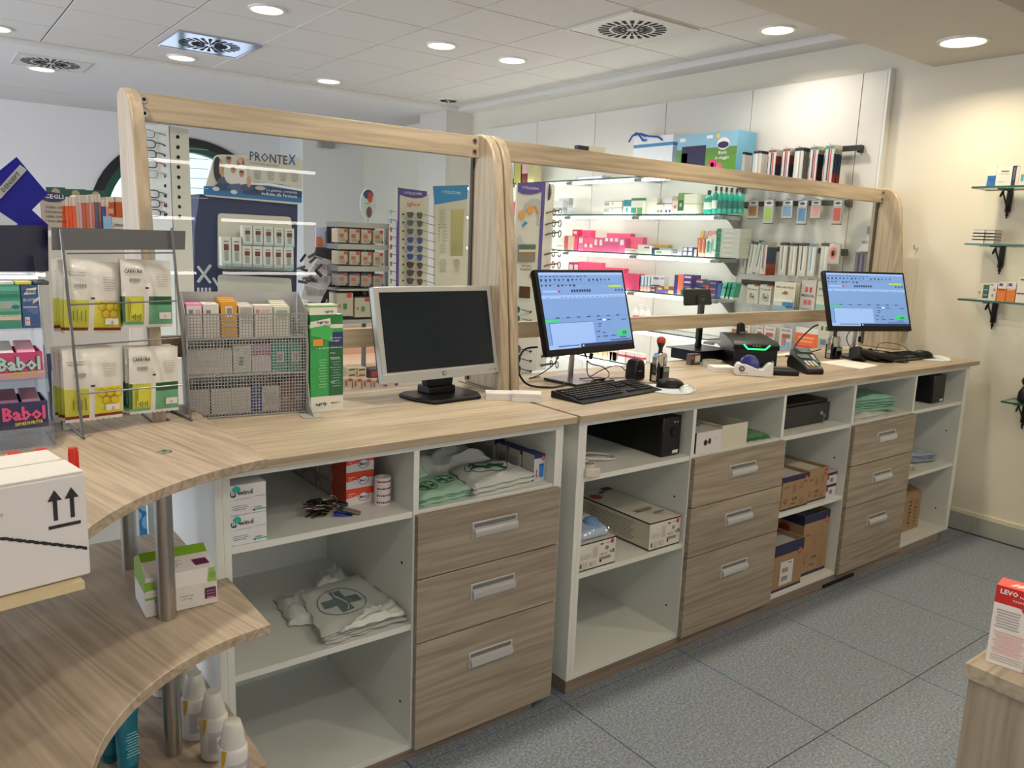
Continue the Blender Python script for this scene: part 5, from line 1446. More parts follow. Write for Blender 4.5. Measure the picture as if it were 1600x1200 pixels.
p.rect((cx_, yy - .001, z + .049), X, Z, (xr_ - a) * .8, .004, C('b4a8bc'))
for k in range(6): p.rect((cx_ + .004 + .001 * k, yy - .001, z + .044 - k * .002), X, Z, .026 - k * .003, .001, C('5c8ccc'))
p.rect((a + .010, yy - .001, z + .016), X, Z, .010, .020, C('d8d2d0')); p.text('5x', (a + .010, yy - .0016, z + .016), X, Z, .005, C('c8402c'), bold=.03)
p.build('print', ob)
ob = tag(MB().box(a - .075, a - .0015, yy, yy + .09, z, z + .100, C('2aa086', .3)).build('gum_carton'), 'teal upright gum carton with grey sweets pictured, left of the blue one', 'box')
p = MB()
for (zz, hh, c) in ((.092, .010, '5cb8a0'), (.076, .008, '1f7c68'), (.052, .024, '7cc0a8'), (.026, .012, 'd4cdb4'), (.018, .002, '8a8c7c')):
    p.rect((a - .038, yy - .0006 - .0001 * len(p.f), z + zz), X, Z, .070, hh, C(c))
p.disc((a - .030, yy - .002, z + .055), X, Z, .011, .0085, C('a8b0b0'), 16); p.disc((a - .052, yy - .0022, z + .048), X, Z, .011, .0085, C('b4baba'), 16); p.disc((a - .012, yy - .002, z + .050), X, Z, .008, .005, C('2a6c84'), 16)
p.text('senza zuccheri', (a - .038, yy - .0016, z + .028), X, Z, .004, C('5a4c6c'), w=.06)
p.build('print', ob)
# mint packs lying on the uppermost tier edge
for k, (cc, lb) in enumerate((('d8d8dc', 'white'), ('d6d05c', 'yellow'), ('3a3a40', 'black'))):
    g = tag(MB().box(a - .045 + .036 * k, a - .012 + .036 * k, yy + .005, yy + .08, z + .1005, z + .109, C(cc, .3)).build('mint_pack', bevel=.002), '%s flat pack lying on top of the gum cartons' % lb, 'gum pack')
# dark blue translucent display behind and above
BLUE = mat('deep blue acrylic', '02067c', 0.35, var=.05, spec=.2)
t2 = thing('blue_display', 'deep blue acrylic leaflet display with a tilted diamond panel', 'display stand', (0, 0, 0))
yb2 = .475
def bpoly(pts, y, th, m, name, par=t2):
    P = [(at(a_, b_, y=y).x, at(a_, b_, y=y).z) for a_, b_ in pts]
    return MB().prism(P, 'y', y, y + th, m).build(name, par)
bpoly([(-30, 290), (26, 245), (75, 303), (50, 328), (76, 352), (40, 400), (-30, 320)], yb2 + .03, .004, BLUE, 'upper_panel')
bpoly([(-30, 352), (75, 352), (76, 424), (-30, 424)], yb2, .12, mat('dark blue acrylic', '03042c', .25, var=.1, spec=.3), 'lower_tray')
q0, q1 = at(-4, 306, y=yb2 + .028), at(36, 262, y=yb2 + .028)
u_ = (q1 - q0); u_.y = 0; u_.normalize(); v_ = Vector((-u_.z, 0, u_.x))
m = MB(); m.rect((q0 + q1) / 2 - Y * .001, u_, v_, .095, .018, C('8f9498', .3)); m.text('GILLETTE'[:0] + 'DENSEPT', (q0 + q1) / 2 - Y * .002 - v_ * .005, u_, v_, .009, C('33363c'), w=.06, bold=.02)
m.build('label_strip', t2)
o = bpoly([(-20, 318), (28, 350), (3, 372), (-20, 360)], yb2 + .02, .004, mat('frosted plastic', 'b4bcc4', .3), 'frosted_pocket')
MB().box(at(-30, 424, y=yb2).x, at(76, 424, y=yb2).x, yb2 + .01, yb2 + .11, ZT, at(40, 425, y=yb2).z, ACRYL).build('acrylic_riser', t2)
for k, (pts, c) in enumerate((([(-5, 327), (4, 327), (4, 350), (-5, 350)], 'e6e6ea'), ([(4, 330), (26, 334), (26, 350), (4, 349)], 'c2d2de'))):
    P = [(at(a_, b_, y=yb2 + .05).x, at(a_, b_, y=yb2 + .05).z) for a_, b_ in pts]
    tag(MB().prism(P, 'y', yb2 + .045, yb2 + .065, C(c)).build('white_carton'), ('white', 'pale blue')[k] + ' carton end peeping out above the blue display', 'box')

# ---------------- wire rack with liquorice bags
RW = mat('grey enamelled wire', '77797a', .35, .5, var=.02)
t = thing('wire_rack', 'grey wire counter rack with a plain grey header plate', 'rack', (0, 0, 0))
fl0, fr0 = Vector((-.225, .300, ZT + .003)), Vector((.050, .372, ZT + .003))
tl, tr = at(95, 358, y=.365), at(268, 356, y=.388)
tl2, tr2 = Vector(tl), Vector(tr)
for p, q, back in ((fl0, tl2, Vector((-.236, .53, ZT + .003))), (fr0, tr2, Vector((.035, .535, ZT + .003)))):
    MB().tube([q, p + (q - p) * .5, p + Vector((0, 0, .004)), p - Y * .012, ], .0036, RW, 8).build('upright_wire', t)
    MB().tube([p, back], .003, RW, 6).build('foot_wire', t)
MB().tube([Vector((-.236, .53, ZT + .003)), Vector((.035, .535, ZT + .003))], .003, RW, 6).build('foot_wire', t)
def onL(f): return fl0.lerp(tl2, f)
def onR(f): return fr0.lerp(tr2, f)
def fz(px, py):  # fraction along left upright for a sight row
    return None
for pl_, pr_ in (((104, 396), (272, 395)), ((111, 476), (276, 470)), ((117, 540), (280, 528)), ((122, 616), (285, 601))):
    a = at(*pl_, y=fl0.y + (tl2.y - fl0.y) * (1 - (pl_[1] - 360) / 327) - .004); b = at(*pr_, y=fr0.y + (tr2.y - fr0.y) * (1 - (pr_[1] - 358) / 302) - .004)
    MB().tube([a, b], .0022, RW, 6).build('cross_wire', t)
ha, hb, hc, hd_ = at(80, 355, y=.375), at(290, 361, y=.405), at(289, 390, y=.405), at(81, 391, y=.375)
nrm = Vector((.13, -.99, 0))
m = MB(); m.add([ha, hb, hc, hd_] + [v + Y * .002 for v in (ha, hb, hc, hd_)], [(3, 2, 1, 0), (4, 5, 6, 7), (0, 1, 5, 4), (1, 2, 6, 5), (2, 3, 7, 6), (3, 0, 4, 7)], mat('grey header plate', '5c5f5f', .45, .2))
m.build('header_plate', t)
for k in range(4):
    for pl_ in ((104, 400), (104, 543)):
        pass
FILM = mat('glossy white film', 'd9d8d2', .22, var=.02, coat=.4)
YEL, YGR, DGR, MGR, ORG, BRN = C('d2cf3c', .3), C('c2c448', .3), C('1f5a38', .3), C('6aa884', .3), C('c05a28', .3), C('7c2e18', .3)
def bagfn(kind):
    def f(u, v):
        if abs(u - .47) < .045: return FILM
        if kind == 'honey':
            if v < .06: return FILM
            if v < .10: return BRN
            if v < .47: return YEL if u > .5 else YGR
            return FILM
        if v < .05: return FILM
        if v < .47:
            if u < .47: return DGR if (u < .05 or u > .38) and v > .1 else (MGR if v < .09 or u < .05 or u > .38 else YGR)
            return DGR if v > .32 else MGR
        return FILM
    return f
def make_bag(kind, label, group):
    w, h = .140, .165
    t3 = thing('sweet_bag', label, 'bag', (0, 0, 0), 0, group)
    b = MB()
    nu, nv = 20, 24
    fn = bagfn(kind)
    for side in (0, 1):
        vs, fs, ms = [], [], []
        for j in range(nv + 1):
            for i in range(nu + 1):
                u, v = i / nu, j / nv
                e = (math.sin(PI * u) ** .6) * (math.sin(PI * min(1, max(0, (v - .04) / .92))) ** .6) if 0 < u < 1 and .04 < v < .96 else 0
                bul = .011 * e * (1 - .35 * math.exp(-((u - .47) / .05) ** 2)) + .0012 * math.sin(19 * u + 7 * v) * e
                vs.append(((u - .5) * w, (-bul if side == 0 else bul * .8) - .0003 * (1 - 2 * side), v * h + (.0015 * math.sin(u * 60) if j == 0 else 0)))
        for j in range(nv):
            for i in range(nu):
                q = (j * (nu + 1) + i, j * (nu + 1) + i + 1, (j + 1) * (nu + 1) + i + 1, (j + 1) * (nu + 1) + i)
                fs.append(q if side == 0 else q[::-1]); ms.append(fn((i + .5) / nu, (j + .5) / nv))
        b.add(vs, fs, ms)
    b.build('film', t3)
    p = MB()
    yo = -.0135
    T = C('26241f')
    if kind == 'honey':
        p.text('Lavorazione artigianale', (-.066, yo + .003, .136), X, Z, .0030, T, 'LEFT', w=.046)
        p.text('Miele & Eucalipto', (-.062, yo + .002, .129), X, Z, .0042, T, 'LEFT', w=.042, shear=.3)
        bx_, bz = -.036, .107
        for kx in range(3):
            for kz in range(2):
                cxx, czz = .016 + kx * .020 + (.010 if kz else 0), .062 - kz * .017
                if cxx > .057: continue
                hx = [Vector((cxx + .0105 * math.cos(PI / 6 + PI / 3 * q), yo, czz + .0105 * math.sin(PI / 6 + PI / 3 * q))) for q in range(6)]
                p.tube(hx, .0008, ORG, 4, closed=True)
        for kx in range(4):
            p.rect((-.054 + kx * .010, yo + .001, .040), X, Z, .0022, .022 + .006 * (kx % 2), C('5c6428'))
        p.rect((.040, yo - .0006, .028), X, Z, .034, .014, C('d6d2c8'))
    else:
        p.text('La Liquirizia', (-.060, yo + .003, .142), X, Z, .0026, T, 'LEFT', w=.034)
        p.text('CARRUBA', (-.066, yo + .002, .131), X, Z, .0095, T, 'LEFT', w=.050, bold=.02)
        p.text('senza coloranti', (-.064, yo + .002, .1265), X, Z, .0022, T, 'LEFT', w=.046)
        bx_, bz = -.040, .114
        p.rect((-.040, yo, .046), X, Z, .034, .052, C('ccca40', .3))
        for kx in range(6): p.rect((-.052 + kx * .0048, yo - .0006, .026), X, Z, .0022, .006 + .004 * (kx % 3), C('3c4a20'))
        p.rect((-.0545, yo - .0006, .050), X, Z, .0016, .034, C('4c5428'))
        p.rect((.042, yo, .028), X, Z, .034, .016, C('d8d6ce'))
    # star
    sx_, sz_ = .041, .026
    p.tube([Vector((sx_ + (.0035 if q % 2 == 0 else .0018) * math.sin(PI * q / 5), yo - .0014, sz_ + (.0035 if q % 2 == 0 else .0018) * math.cos(PI * q / 5))) for q in range(10)], .0004, T, 3, closed=True)
    for kx in range(15): p.rect((bx_ - .014 + kx * .002, yo, bz), X, Z, (.0006, .0011, .0008)[kx % 3], .0085, T)
    p.rect((bx_, yo, bz - .0065), X, Z, .024, .0012, C('6c6862'))
    p.rect((-.004, yo + .004, .096 if kind != 'honey' else .080), X, Z, .010, .0042, T)
    for kx, (s_, zz) in enumerate((('Contenuto: 50 g e', .134), ('SENZA COLORANTI', .128), ('SENZA CONSERVANTI', .122))):
        p.text(s_, (.038, yo + .002, zz - .006), X, Z, .0026, C('4a4844'), w=.034)
    for kx in range(4): p.rect((.038, yo + .001, .112 - kx * .004), X, Z, .032 - .005 * (kx % 2), .0009, C('8a8680'))
    p.build('print', t3)
    return t3
dirx = math.atan2(fr0.y - fl0.y, fr0.x - fl0.x)
def place_stack(kind, px, pyb, n, where, scale=1.0):
    proto = None
    for k in range(n):
        lb = '%s sweet bag, %s stack of the wire rack, %s from front' % ('yellow and brown honeycomb' if kind == 'honey' else 'green CARRUBA', where, ORD[k])
        gp = '%s bags, %s stack' % (kind, where)
        if proto is None:
            o = proto = make_bag(kind, lb, gp)
        else:
            o = copy_tree(proto)
            tag(o, lb, 'bag', gp)
        y = {'lower left': .350, 'upper left': .376, 'lower right': .394, 'upper right': .400}[where]
        q = at(px, pyb, y=y)
        o.location = q + Vector((-.004 * k, (.0235 if 'left' in where else .019) * k, rnd.uniform(-.002, .002) * (k > 0)))
        o.scale = (scale, 1, scale * 1.10)
        o.rotation_euler = (R_(rnd.uniform(-4, -2)), R_(rnd.uniform(-1, 1)) + R_(2 if 'lower' in where else 3), dirx + R_(rnd.uniform(-2, 2)))
place_stack('honey', 146, 521, 4, 'upper left', 1.0)
place_stack('carob', 232, 511, 3, 'upper right', .97)
place_stack('honey', 148, 656, 4, 'lower left', 1.0)
place_stack('carob', 242, 644, 3, 'lower right', .97)
# crumpled receipt strips and blue card glimpsed between displays
tag(MB().prism([(-.262, ZT + .002), (-.245, ZT + .002), (-.243, ZT + .13), (-.258, ZT + .14)], 'y', .50, .505, C('d4dcdc')).build('leaflet'), 'crumpled white leaflet between gum display and wire rack', 'leaflet')
tag(MB().box(-.262, -.235, .545, .552, ZT, 1.19, C('1a2270')).build('blue_card'), 'dark blue card between gum display and wire rack', 'card')

# ---------------- perforated basket rack with medicine cartons
BF = mat('grey perforated steel', 'a2a4a5', .38, .1, var=.02)
t = thing('perforated_rack', 'grey perforated three-tier counter rack full of medicine cartons', 'rack', (0, 0, 0))
bang = R_(-9)
Bx = Matrix.Translation((.075, .47, WT)) @ Matrix.Rotation(bang, 4, 'Z')
BWd = .335
def meshpanel(p0, p1, p2, p3, nu, nv, name='mesh_panel', r=.0011):
    """perforated sheet between four corners: p0 p1 bottom, p3 p2 top"""
    b = MB(Bx)
    p0, p1, p2, p3 = map(Vector, (p0, p1, p2, p3))
    def P(u, v): return (p0 * (1 - u) + p1 * u) * (1 - v) + (p3 * (1 - u) + p2 * u) * v
    nrm = (p1 - p0).cross(p3 - p0).normalized()
    du = (p1 - p0).normalized(); dv2 = (p3 - p0).normalized()
    for i in range(nu + 1):
        a, c = P(i / nu, 0), P(i / nu, 1)
        rr = r * (2.2 if i in (0, nu) else 1)
        b.add([a - du * rr, a + du * rr, c + du * rr, c - du * rr, a - du * rr + nrm * r, a + du * rr + nrm * r, c + du * rr + nrm * r, c - du * rr + nrm * r], [(0, 1, 2, 3), (7, 6, 5, 4), (0, 3, 7, 4), (1, 5, 6, 2)], BF)
    for j in range(nv + 1):
        a, c = P(0, j / nv), P(1, j / nv)
        rr = r * (2.2 if j in (0, nv) else 1)
        b.add([a - dv2 * rr, c - dv2 * rr, c + dv2 * rr, a + dv2 * rr, a - dv2 * rr + nrm * r, c - dv2 * rr + nrm * r, c + dv2 * rr + nrm * r, a + dv2 * rr + nrm * r], [(0, 1, 2, 3), (7, 6, 5, 4), (0, 4, 5, 1), (3, 2, 6, 7)], BF)
    o = b.build(name, t, smooth=False); o['kind'] = 'stuff'
    return o
meshpanel((0, .010, .004), (BWd, .010, .004), (BWd, .002, .127), (0, .002, .127), 38, 13)
meshpanel((0, .003, .1275), (BWd, .003, .1275), (BWd, .003, .234), (0, .003, .234), 38, 12)
meshpanel((0, .003, .2345), (BWd, .003, .2345), (BWd, -.004, .305), (0, -.004, .305), 38, 8)
for z1, zz in ((.008, 0), (.128, 0), (.235, 0)):
    MB(Bx).box(0, BWd, .022, .125, z1 - .002, z1, BF).build('tier_floor', t)
for xx in (-.004, BWd + .001):
    prof = [(-.075 if xx > 0 else 0, .0), (.13, .0), (.135, .12), (.12, .36), (.10, .36), (.045, .33), (.008, .31), (-.006, .20), (.0, .10), (-.022, .03), (-.075 if xx > 0 else -.03, .006)]
    MB(Bx).prism(prof, 'x', xx, xx + .0035, BF).build('side_plate', t, bevel=.0012)
MB(Bx).box(BWd - .03, BWd + .03, -.075, -.02, .0, .003, BF).build('foot_plate', t, bevel=.001)
MB(Bx).box(0, BWd, .128, .130, .0, .36, BF).build('back_plate', t)
def bcart(x, w, tier, h, label, face, top=None, side=None, y=.03, d=.05, prints=None, tilt=0, group='cartons in the perforated rack'):
    z = (.0085, .1285, .2355)[tier]
    b = MB().bands(w, d, h, [(f, C(c)) for f, c in face], mtop=C(top) if top else None, mside=C(side) if side else None)
    o = b.build('medicine_carton'); tag(o, label, 'carton', group)
    o.matrix_world = Bx @ Matrix.Translation((x + w / 2, y, z + abs(math.sin(R_(tilt))) * d * .5)) @ Matrix.Rotation(R_(tilt), 4, 'X')
    if prints:
        p = MB()
        for q in prints:
            if q[0] == 'T': p.text(q[1], (q[2] * w, -.0012, q[3] * h), X, Z, q[4], C(q[5]), w=q[6] * w if len(q) > 6 else None, bold=.01)
            elif q[0] == 'B':
                for k in range(10): p.rect(((q[1] + k * .03) * w, -.001, q[2] * h), X, Z, w * (.012 if k % 3 else .02), q[3] * h, C('2a2a2a'))
            elif q[0] == 'top': p.rect((q[1] * w, q[2] * d, h + .0006), X, Y, q[3] * w, q[4] * d, C(q[5]))
            elif q[0] == 'O': p.disc((q[1] * w, -.0012, q[2] * h), X, Z, q[3], q[3], C(q[4]), 14, q[5] if len(q) > 5 else 0)
            else: p.rect((q[0] * w, -.0008, q[1] * h), X, Z, q[2] * w, q[3] * h, C(q[4]))
        p.build('print', o)
    return o
bcart(.004, .040, 2, .096, 'medicine carton with a bright pink top, left end of the rack', [(.97, 'd9d6d2'), (1, 'e878a8')], 'ec86b4', 'e47aa8', y=.026, d=.085, prints=[('B', -.35, .78, .14), ('O', .25, .78, .006, 'c04848', .7), ('top', 0, .35, .7, .12, 'f6c0d6')])
bcart(.048, .042, 2, .096, 'white medicine carton with red lettering on its top', [(1, 'd8d5cf')], 'dcd9d0', y=.026, d=.085, prints=[('top', 0, .5, .45, .06, 'c84848'), ('top', .03, .62, .40, .05, 'c84848'), ('B', -.3, .76, .14), (.1, .5, .6, .02, 'a0a0a0')])
for k in range(3):
    bcart(.096, .044, 2, .104 + k * .003, 'yellow-orange medicine carton in the perforated rack, %s' % ('front one', 'middle one', 'rear one')[k], [(1, 'dca030')], 'd89a28', y=.026 + k * .030, d=.028, prints=[(0, .72, .46, .30, 'dcd6c8'), ('B', -.12, .72, .2), (0, .35, .6, .1, 'd8b46a')])
for k in range(3):
    bcart(.145, .040, 2, .090 + .002 * k, 'white medicine carton with dense grey printing, %s from the front' % ORD[k], [(1, 'd4d2cc')], y=.026 + k * .030, d=.028, prints=[(0, .80, .8, .3, 'a8a6a2'), (0, .5, .7, .1, 'b8b6b0'), ('T', 'compresse', 0, .58, .0035, '4a4a4a', .6)])
bcart(.189, .052, 2, .092, 'wide white medicine carton with a small red no-entry sign', [(1, 'd8d5cd')], y=.026, d=.05, prints=[('O', -.32, .82, .0055, 'b83c3c', .68), (-.32, .82, .18, .012, 'b83c3c'), (.15, .84, .5, .02, 'c88c88'), (.1, .78, .5, .02, 'c8a8a4'), ('T', 'medicinale', .0, .58, .004, '55555a', .5)])
for k in range(4):
    bcart(.245, .046, 2, .088 + .004 * k, 'cream and pale green medicine carton at the right end, %s from the front' % ORD[k], [(.85, 'cfd0c2'), (1, 'd6d6c4')], 'd9dac6', y=.026 + k * .024, d=.022, prints=[(0, .78, .7, .2, '9aa8a0'), (0, .62, .5, .05, 'b4b8ac')])
bcart(.004, .120, 1, .072, 'long white carton in the middle tier of the perforated rack', [(1, 'dad8d2')], 'e0ddd6', d=.08, prints=[(-.1, .5, .6, .04, 'b0aea8'), (-.1, .35, .5, .04, 'b0aea8')])
bcart(.128, .05, 1, .086, 'white carton with green top edge in the middle tier', [(.93, 'd8d8d2'), (1, '9cc04c')], 'a8c45c', d=.08, prints=[('B', -.2, .4, .3)])
for k in range(2):
    bcart(.182 + k * .027, .025, 1, .084, 'white and lilac-pink carton in the middle tier, %s of two' % ORD[k], [(.6, 'd8d0d4'), (.8, 'a86c84'), (1, 'b49ab4')], 'b0a0b8', d=.07)
for k in range(2):
    bcart(.238 + k * .046, .044, 1, .090, 'teal green carton with white barcode in the middle tier, %s of two' % ORD[k], [(1, '1f9c84')], '2aa890', d=.07, prints=[(.05, .48, .5, .36, 'd8d8d2'), ('B', -.1, .48, .24)])
for k in range(3):
    bcart(.004 + k * .058, .055, 0, .074, 'white carton with navy rear edge in the lowest tier, %s from the left' % ORD[k], [(1, 'dcdad6')], '8c94b4' if k < 2 else 'c2c4cc', d=.08, side='2c3a78', prints=[(0, .5, .7, .03, 'b0b0ac')])
bcart(.182, .022, 0, .082, 'royal blue slim carton in the lowest tier', [(1, '2a409c')], d=.06)
bcart(.208, .05, 0, .076, 'white carton with perforated-looking grey print in the lowest tier', [(1, 'd6d4ce')], d=.08, prints=[(0, .5, .8, .5, 'bcbab6')])
for k in range(2):
    bcart(.262 + k * .034, .032, 0, .090, 'dark brown carton in the lowest tier, %s of two' % ORD[k], [(.5, '8c6a60'), (1, '6c4c44')], d=.06, prints=[(0, .4, .5, .1, 'b48c80')])
# ---------------- tall green flu-remedy carton
ga, gb2 = at(491, 651, z=WT), at(533, 645, z=WT)
gx0, gx1, gy = .415, .521, .412
hg = 1.287 - WT
t = tag(MB().bands(gx1 - gx0, .055, hg, [(.16, C('dcdcd4')), (.86, C('2f9a4c')), (.90, C('d9dcd6')), (1, C('1f7a3c'))], mtop=C('dfe0d4')).build('flu_display_carton', loc=((gx0 + gx1) / 2, gy, WT + .0005)), 'tall green cold-remedy display carton lettered agrip behind the perforated rack', 'carton')
p = MB(); w = gx1 - gx0
p.rect((w * .28, -.0008, hg * .48), X, Z, w * .44, hg * .64, C('1c5c38'))
p.rect((w * .28, -.0012, hg * .75), X, Z, w * .44, hg * .14, C('222f68'))
p.quad((-w * .5, -.0016, hg * .80), (w * .16, -.0016, hg * .72), (w * .18, -.0016, hg * .86), (-w * .5, -.0016, hg * .94), C('3fae58'))
p.quad((-w * .5, -.002, hg * .87), (w * .12, -.002, hg * .90), (w * .10, -.002, hg * .965), (-w * .5, -.002, hg * .93), C('dcdcd2'))
p.text('agrip', (-w * .12, -.0026, hg * .915), X, Z, .008, C('26302a'), w=.040, bold=.02)
p.text('multi', (w * .0, -.0026, hg * .885), X, Z, .005, C('26302a'), w=.022)
for k, s in enumerate(('Per riposare', 'meglio')): p.text(s, (w * .28, -.002, hg * (.755 - k * .03)), X, Z, .0048, C('e8e8ee'), w=.036 - .012 * k, bold=.01)
p.text('e dei sintomi dell\'influenza', (w * .08, -.002, hg * .655), X, Z, .0045, C('e6ece4'), w=w * .8, bold=.01)
for k, s in enumerate(('Forma', 'farmaceutica', '', 'Principi attivi', '', '', 'Gusto')):
    if s: p.text(s, (w * .10, -.002, hg * (.60 - k * .05)), X, Z, .0042, C('e6ece4'), 'LEFT', bold=.02)
for k in range(11): p.rect((w * .28, -.002, hg * (.54 - k * .028)), X, Z, w * (.30 - .05 * (k % 3)), .0022, C('7cae8c'))
for k in range(11): p.rect((-w * .14, -.002, hg * (.54 - k * .028)), X, Z, w * (.26 - .05 * (k % 3)), .0022, C('8ccc98'))
p.rect((-w * .28, -.002, hg * .72), X, Z, w * .3, hg * .07, C('d8902c'))
p.text('agrip', (-w * .18, -.002, hg * .07), X, Z, .010, C('2a2c2c'), w=.040, bold=.02)
p.text('Multi 6', (w * .26, -.002, hg * .075), X, Z, .006, C('a83c2c'), w=.030, bold=.02)
p.build('print', t)
o = MB().bands(.088, .04, .03, [(.72, C('dcdccf')), (.86, C('58a84c')), (1, C('dcdccf'))]).build('cold_remedy_carton', loc=((gx0 + gx1) / 2 - .008, gy + .004, WT + hg + .001)); tag(o, 'small white carton with green stripe on top of the tall green carton', 'carton')
MB().text('agrip', (.018, -.0012, .006), X, Z, .007, C('26302a'), w=.03, bold=.02).build('lettering', o)

# ---------------- green and white carton on the middle shelf
a, b = at(228, 966, z=.7005), at(340, 941, z=.7005)
an = math.atan2(b.y - a.y, b.x - a.x); w = (b - a).length
t = thing('medicine_display_box', 'green and white medicine box with purple patches on the middle curved shelf', 'box', (a.x, a.y, .7008), an)
d, h = .115, .086
WB = C('dcdad8')
GRB = mat('lime green print', '7fae2c', .35, var=.05)
MB().box(0, w, 0, d, 0, h * .62, WB).build('body', t, bevel=.001)
m = MB()
m.add([(0, 0, h * .622), (w, 0, h * .622), (w, d, h * .622), (0, d, h * .622), (.004, .010, h * .98), (w - .004, .010, h * .98), (w - .004, d * .75, h * 1.32), (.004, d * .75, h * 1.32), (w, d, h * 1.12), (0, d, h * 1.12)],
      [(0, 1, 5, 4), (4, 5, 6, 7), (1, 2, 8, 6, 5), (3, 0, 4, 7, 9), (7, 6, 8, 9), (2, 3, 9, 8)], [WB, WB, GRB, GRB, GRB, WB])
m.build('lid', t)
p = MB()
p.quad((0, -.0006, h * .45), (w * .18, -.0006, h * .45), (w * .13, .004, h * .90), (.0, .003, h * .90), GRB)
p.quad((w * .86, -.0006, h * .62), (w, -.0006, h * .62), (w - .002, .008, h * .97), (w * .90, .008, h * .97), GRB)
PUR = C('5c2350')
p.rect((w * .90, -.001, h * .32), X, Z, w * .16, h * .30, PUR); p.rect((w * .90, -.0014, h * .38), X, Z, w * .11, .0016, C('b48cae')); p.rect((w * .90, -.0014, h * .30), X, Z, w * .11, .0016, C('b48cae')); p.rect((w * .90, -.0014, h * .20), X, Z, w * .10, .004, C('c88c6c'))
p.rect((-.0, 0, 0), X, Z, 0, 0, PUR)
p.text('Dermasal', (w * .13, -.0012, h * .36), X, Z, .0060, C('26242a'), 'LEFT', w=.040, bold=.01)
for k in range(4): p.rect((w * .27, -.0012, h * (.30 - k * .06)), X, Z, w * .27, .0013, C('6a686c'))
p.text('100/20 mg', (w * .56, -.0012, h * .34), X, Z, .0040, C('26242a'), w=.028)
p.text('x 10 mg', (w * .56, -.0012, h * .26), X, Z, .0040, C('26242a'), w=.022)
sl = Vector((0, d * .75 - .010, h * .34)).normalized()
o0 = Vector((0, .010, h * .98)) - Vector((0, .0002, -.0008)); 
p.quad(*(o0 + X * xx + sl * q for xx, q in ((.006, .052), (w - .006, .052), (w - .006, .082), (.006, .082))), GRB)
p.quad(*(o0 + X * xx + sl * q + Z * .0004 for xx, q in ((w * .74, .012), (w * .94, .012), (w * .90, .032), (w * .70, .032))), PUR)
for k in range(4): p.quad(*(o0 + X * xx + sl * q + Z * .0004 for xx, q in ((w * .22, .018 + k * .006), (w * (.5 + .06 * (k % 2)), .018 + k * .006), (w * (.5 + .06 * (k % 2)), .0195 + k * .006), (w * .22, .0195 + k * .006))), C('8a888a'))
p.disc((w * .945, .0035, h * .80), X, Vector((0, .3, 1)).normalized(), .0068, .0068, C('3c6c1c'), 16, .85)
for v_ in (X, Z):
    p.rect((w * .945, .0030, h * .80), v_, Z if v_ is X else X, .009, .0012, C('3c6c1c'))
p.build('print', t)

# ---------------- white bottles with measuring cups on the bottom shelf
PEW = mat('white bottle plastic', 'd6d6d2', .32, var=.02)
CUP = mat('milky measuring cup', 'dcdcd6', .25, var=.02, alpha=.75)
def cup_bottle(x, y, k):
    t = thing('lotion_bottle', 'white disinfectant bottle with a milky measuring cup, %s' % ('nearest the camera', 'second from the camera', 'third from the camera', 'fourth from the camera, behind the steel tube', 'fifth, farthest')[k], 'bottle', (x, y, .3755), R_(20), 'white bottles with measuring cups')
    MB().lathe([(.026, 0), (.0295, .004), (.0300, .075), (.0298, .095), (.027, .103), (.0235, .107)], PEW, 28).build('body', t)
    MB().lathe([(.0265, .1035), (.0215, .135), (.0165, .155), (.0160, .1555)], CUP, 28).build('measuring_cup', t)
    MB().lathe([(.0168, .1075), (.0168, .122)], PEW, 20).build('cap', t)
    p = MB()
    lab = MB()
    n = 10
    for (r, z0, z1, a0, a1, c) in ((.0303, .022, .072, -150, 20, 'b4b4bc'), (.0306, .032, .060, -118, -78, 'e2dad8')):
        vs = []
        for i in range(n + 1):
            a = R_(a0 + (a1 - a0) * i / n)
            vs += [(r * math.cos(a), r * math.sin(a), z0), (r * math.cos(a), r * math.sin(a), z1)]
        lab.add(vs, [(2 * i, 2 * i + 2, 2 * i + 3, 2 * i + 1) for i in range(n)], C(c))
    a = R_(-98); q = Vector((.0312 * math.cos(a), .0312 * math.sin(a), .047)); tr_ = Vector((-math.sin(a), math.cos(a), 0))
    dm = [q + tr_ * .0085, q + Z * .0105, q - tr_ * .0085, q - Z * .0105]
    lab.tube(dm, .0008, C('a83c34'), 4, closed=True)
    lab.rect(q, tr_, Z, .005, .0018, K); lab.rect(q - Z * .0035, tr_, Z, .006, .0018, K)
    for i in range(5): 
        a2 = R_(-50); q2 = Vector((.0309 * math.cos(a2), .0309 * math.sin(a2), .066 - i * .008)); t2_ = Vector((-math.sin(a2), math.cos(a2), 0))
        lab.rect(q2, t2_, Z, .022 - .003 * (i % 3), .002, C('8a8a94'))
    a2 = R_(-40); q2 = Vector((.0309 * math.cos(a2), .0309 * math.sin(a2), .080)); t2_ = Vector((-math.sin(a2), math.cos(a2), 0))
    lab.text('AMUCHINA', q2, t2_, Z, .0036, K, w=.020, bold=.02)
    a2 = R_(-185)
    vs = [Vector((.0308 * math.cos(R_(b_)), .0308 * math.sin(R_(b_)), z_)) for b_, z_ in ((-176, .060), (-160, .080), (-152, .104), (-176, .104))]
    lab.add([v * 1 for v in vs], [(0, 1, 2, 3)], C('c8a024'))
    lab.build('label', t)
    return t
for k, (px, py) in enumerate(((373, 1243), (342, 1190), (312, 1158), (292, 1122), (262, 1090))):
    q = at(px, py, z=.375)
    cup_bottle(q.x, q.y + .028, k)
